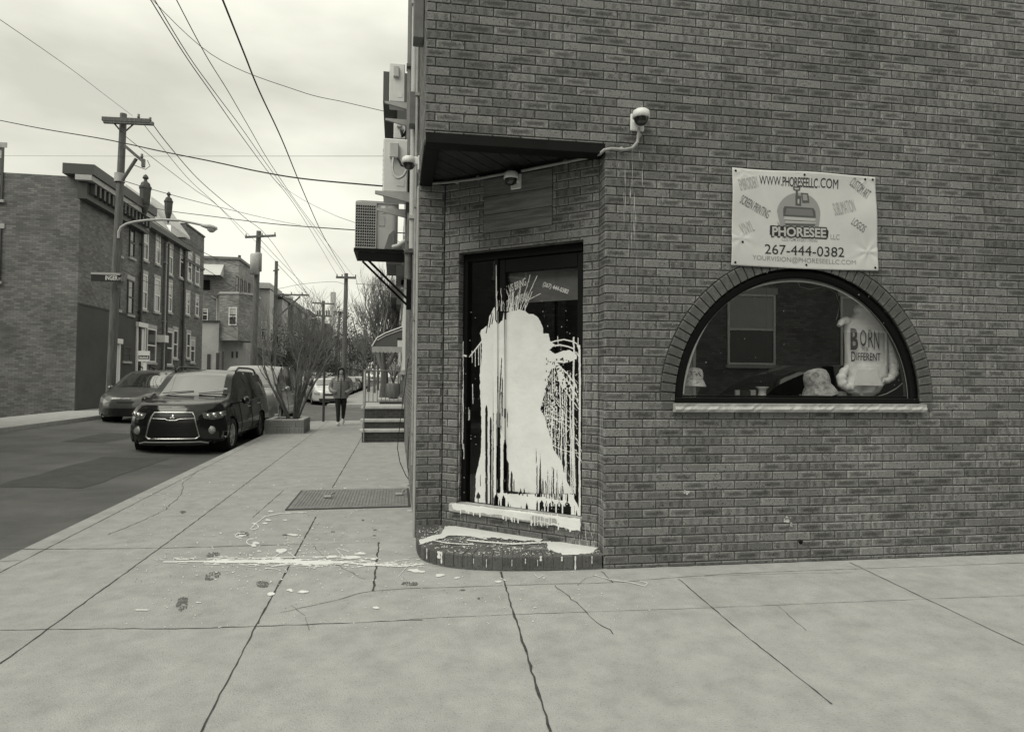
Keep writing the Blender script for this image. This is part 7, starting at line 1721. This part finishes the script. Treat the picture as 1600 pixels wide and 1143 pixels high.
G2 = 'cars parked along the far kerb'
l1 = make_car('parked_car', 'light car parked at the far kerb just behind the grey hatchback', (-7.9, 29.2, .05), FACE, P_SIL, SED, 1, G2)
l2 = make_car('parked_car', 'dark van parked at the far kerb, third from the grey hatchback', (-7.95, 41.0, .05), FACE, P_MID, VAN, 1, G2)
for src, y, lab in ((l1, 35.2, 'light car second behind the grey hatchback at the far kerb'), (l1, 47.5, 'light car fourth behind the grey hatchback at the far kerb'), (l1, 54, 'light car fifth behind the grey hatchback at the far kerb'), (l2, 61, 'dark van sixth behind the grey hatchback at the far kerb'), (l1, 68, 'light car seventh behind the grey hatchback at the far kerb'), (l2, 76, 'dark van eighth behind the grey hatchback at the far kerb')):
    copy_tree(src, (-7.95, y, .05), FACE, lab, G2)
# parked on the side street behind the camera, mirrored in the shop window
make_car('parked_car', 'dark van parked in the side street, mirrored in the arched window', (7.2, -1.2, -.13), R(180), P_DRK, VAN, 1)
# ================================================================ the walking woman
def person(loc):
    X, Y, Z = loc; t = thing('person', 'woman in a puffy grey hooded jacket and black leggings walking with hands in pockets', 'person', loc, R(4))
    B = lambda x, y, z: Vector((X+x, Y+y, Z+z))       # y towards -Y is forward
    M_SKIN = mat('skin', .42, .6, .1, 10); M_JK = mat('jacket', .24, .45, .15, 14, .3, 40); M_LEG = mat('leggings', .012, .8); M_HAIR = mat('hair', .02, .6, .3, 30); M_SHOE = mat('shoe_white', .62, .6)
    # one continuous body from a skinned skeleton
    J = dict(pel=(0,0,.90,.12,.09), sp=(0,.0,1.12,.12,.09), ch=(0,0,1.30,.15,.10), nk=(0,-.01,1.44,.05,.05), hd0=(0,-.03,1.50,.065,.07), hd1=(0,-.035,1.58,.075,.09), hd2=(0,-.02,1.635,.055,.07),
        rs=(-.17,0,1.36,.05,.05), re=(-.25,.06,1.12,.04,.04), rw_=(-.17,-.09,.98,.03,.03), rh=(-.11,-.12,.93,.04,.025), ls=(.17,0,1.36,.05,.05), le=(.26,.06,1.12,.04,.04), lw=(.18,-.09,.98,.03,.03), lh=(.12,-.12,.93,.04,.025),
        rk=(-.07,-.10,.50,.055,.055), ra=(-.065,-.16,.10,.035,.035), rt=(-.07,-.27,.04,.035,.03), rhip=(-.08,0,.82,.085,.085), lhip=(.08,0,.82,.085,.085), lk=(.085,.02,.50,.055,.055), la=(.07,.26,.20,.035,.035), lt=(.07,.20,.09,.035,.03))
    E = [('pel','sp'),('sp','ch'),('ch','nk'),('nk','hd0'),('hd0','hd1'),('hd1','hd2'),('ch','rs'),('rs','re'),('re','rw_'),('rw_','rh'),('ch','ls'),('ls','le'),('le','lw'),('lw','lh'),('pel','rhip'),('rhip','rk'),('rk','ra'),('ra','rt'),('pel','lhip'),('lhip','lk'),('lk','la'),('la','lt')]
    ks = list(J); me = bpy.data.meshes.new('body'); me.from_pydata([J[k][:3] for k in ks], [(ks.index(a), ks.index(b)) for a, b in E], []); o = bpy.data.objects.new('body', me); col.objects.link(o)
    sk = o.modifiers.new('skin', 'SKIN'); me.skin_vertices.new() if not me.skin_vertices else None
    for i, k in enumerate(ks): me.skin_vertices[0].data[i].radius = J[k][3:]; me.skin_vertices[0].data[i].use_root = (k == 'pel')
    ss_ = o.modifiers.new('sub', 'SUBSURF'); ss_.levels = 2; ss_.render_levels = 2
    dg = bpy.context.evaluated_depsgraph_get(); nm = bpy.data.meshes.new_from_object(o.evaluated_get(dg)); bpy.data.objects.remove(o)
    for p in nm.polygons: p.use_smooth = True
    nm.materials.clear(); nm.materials.append(M_SKIN); bo = bpy.data.objects.new('body', nm); col.objects.link(bo); bo.parent = t
    def ring(c, rx, ry, n=20, ph=0): return [Vector(c)+Vector((rx*math.cos(2*math.pi*i/n), ry*math.sin(2*math.pi*i/n), 0)) for i in range(n)]
    def put(q, name, m, par=None, lab=None):
        q.v = [tuple(wm(t) @ Vector(v)) for v in q.v]; return q.build(name, m, par or t, lab)
    # jacket: quilted torso
    q = MB(); rings = []; zs_ = [.80+(1.42-.80)*i/48 for i in range(49)]
    for z in zs_:
        k = (z-.80)/.62; rx = .205+.025*math.sin(k*2.6)-.07*max(0, k-.82)/.18; ry = .145+.03*math.sin(k*2.8)-.035*max(0, k-.85)/.15; f = 1+.035*abs(math.sin(k*math.pi*9)); rings.append(ring((0, -.005, z), rx*f, ry*f, 24))
    q.loft(rings); jk = put(q, 'jacket', M_JK)
    q = MB()
    for s_ in (-1, 1):
        P = [(s_*.13,0,1.39), (s_*.21,.02,1.33), (s_*.27,.05,1.20), (s_*.295,.045,1.10), (s_*.27,-.02,1.03), (s_*.21,-.10,.99), (s_*.15,-.115,.975), (s_*.09,-.10,.965)]; Q = resample([Vector(p) for p in P], .02); q2 = MB(); q2.tube(Q, [(.078-.022*i/len(Q))*(1+.06*abs(math.sin(i*.75))) for i in range(len(Q))], 14); put(q2, 'sleeve', M_JK, jk)
        q2 = MB(); q2.tube([(s_*.12,-.178,1.0),(s_*.16,-.165,.90)], .008, 5); put(q2, 'pocket', M_DARK, jk)
    q = MB(); q.loft([ring((0,.02,1.39), .15, .12), ring((0,.015,1.43), .14, .125), ring((0,.02,1.47), .12, .12), ring((0,.03,1.49), .10, .10)]); put(q, 'collar', M_JK, jk); q = MB(); q.lathe([(.12,0),(.145,.05),(.11,.09),(.04,.10)], (0,.08,1.38), (0,.3,1), 16); put(q, 'hood', M_JK, jk)
    q = MB(); q.tube([(0,-.163,.82),(0,-.176,.9),(0,-.186,1.0),(0,-.190,1.1),(0,-.187,1.2),(0,-.172,1.3),(0,-.15,1.38)], .012, 5); put(q, 'zip', M_BLACK, jk)
    q = MB()
    for s_, P, rr_ in ((-1, [(-.075,0,.90),(-.08,-.05,.70),(-.07,-.10,.50),(-.066,-.14,.30),(-.065,-.16,.12)], [.105,.092,.066,.058,.045]), (1, [(.075,0,.90),(.085,.01,.70),(.085,.02,.50),(.078,.14,.34),(.07,.25,.21)], [.105,.092,.066,.058,.045])): q.tube(P, rr_, 14)
    put(q, 'leggings', M_LEG)
    for P in ([(-.065,-.11,.055),(-.066,-.18,.06),(-.07,-.25,.045),(-.07,-.31,.035)], [(.07,.29,.16),(.07,.24,.13),(.07,.19,.075),(.07,.16,.035)]):
        q = MB(); q.tube(P, [.042,.052,.046,.03], 12); put(q, 'shoe', M_SHOE)
    # head details
    q = MB(); rings = []
    for z in [1.722, 1.718, 1.705, 1.68, 1.655, 1.63, 1.60, 1.57, 1.54, 1.50, 1.46, 1.42, 1.39, 1.37]:
        r_ = math.sqrt(max(.0003, .108**2-(z-1.615)**2)) if z > 1.615 else (.108 if z > 1.5 else .108+.02*(1.5-z)/.13-.03*max(0, 1.42-z)/.05); ring_ = []
        for k in range(28):
            b_ = 2*math.pi*k/28; wv_ = 1+.03*math.sin(b_*9+z*20); x, y = r_*.94*wv_*math.cos(b_), .012+r_*1.08*wv_*math.sin(b_)
            if z < 1.66 and y < -.035: y = -.035+.25*(y+.035); x *= 1.02
            ring_.append(Vector((x, y, z)))
        rings.append(ring_)
    q.loft(rings)
    for s_ in (-1, 1): q.tube(smooth(resample([Vector(p) for p in ((s_*.035,-.085,1.685),(s_*.075,-.080,1.63),(s_*.085,-.075,1.56),(s_*.090,-.085,1.48),(s_*.085,-.125,1.38),(s_*.08,-.155,1.30))], .03), 2), .022, 10)
    put(q, 'hair', M_HAIR)
    q = MB(); q.lathe([(.012,0),(.016,.006),(.004,.018)], (0,-.125,1.545), (0,-1,.2), 8); put(q, 'nose', M_SKIN, bo)
    for s_ in (-1, 1): q = MB(); q.lathe([(.008,0),(.006,.003),(0,.004)], (s_*.028,-.118,1.583), (0,-1,0), 8); put(q, 'eye', M_HAIR, bo)
    q = MB(); q.tube([(-.022,-.118,1.512),(0,-.124,1.510),(.022,-.118,1.512)], .005, 5); put(q, 'mouth', mat('lips', .09, .6), bo)
    return t
person((-1.62, 19.6, 0))
# someone at the far pavement behind the black car is only a dark bulk in the photo
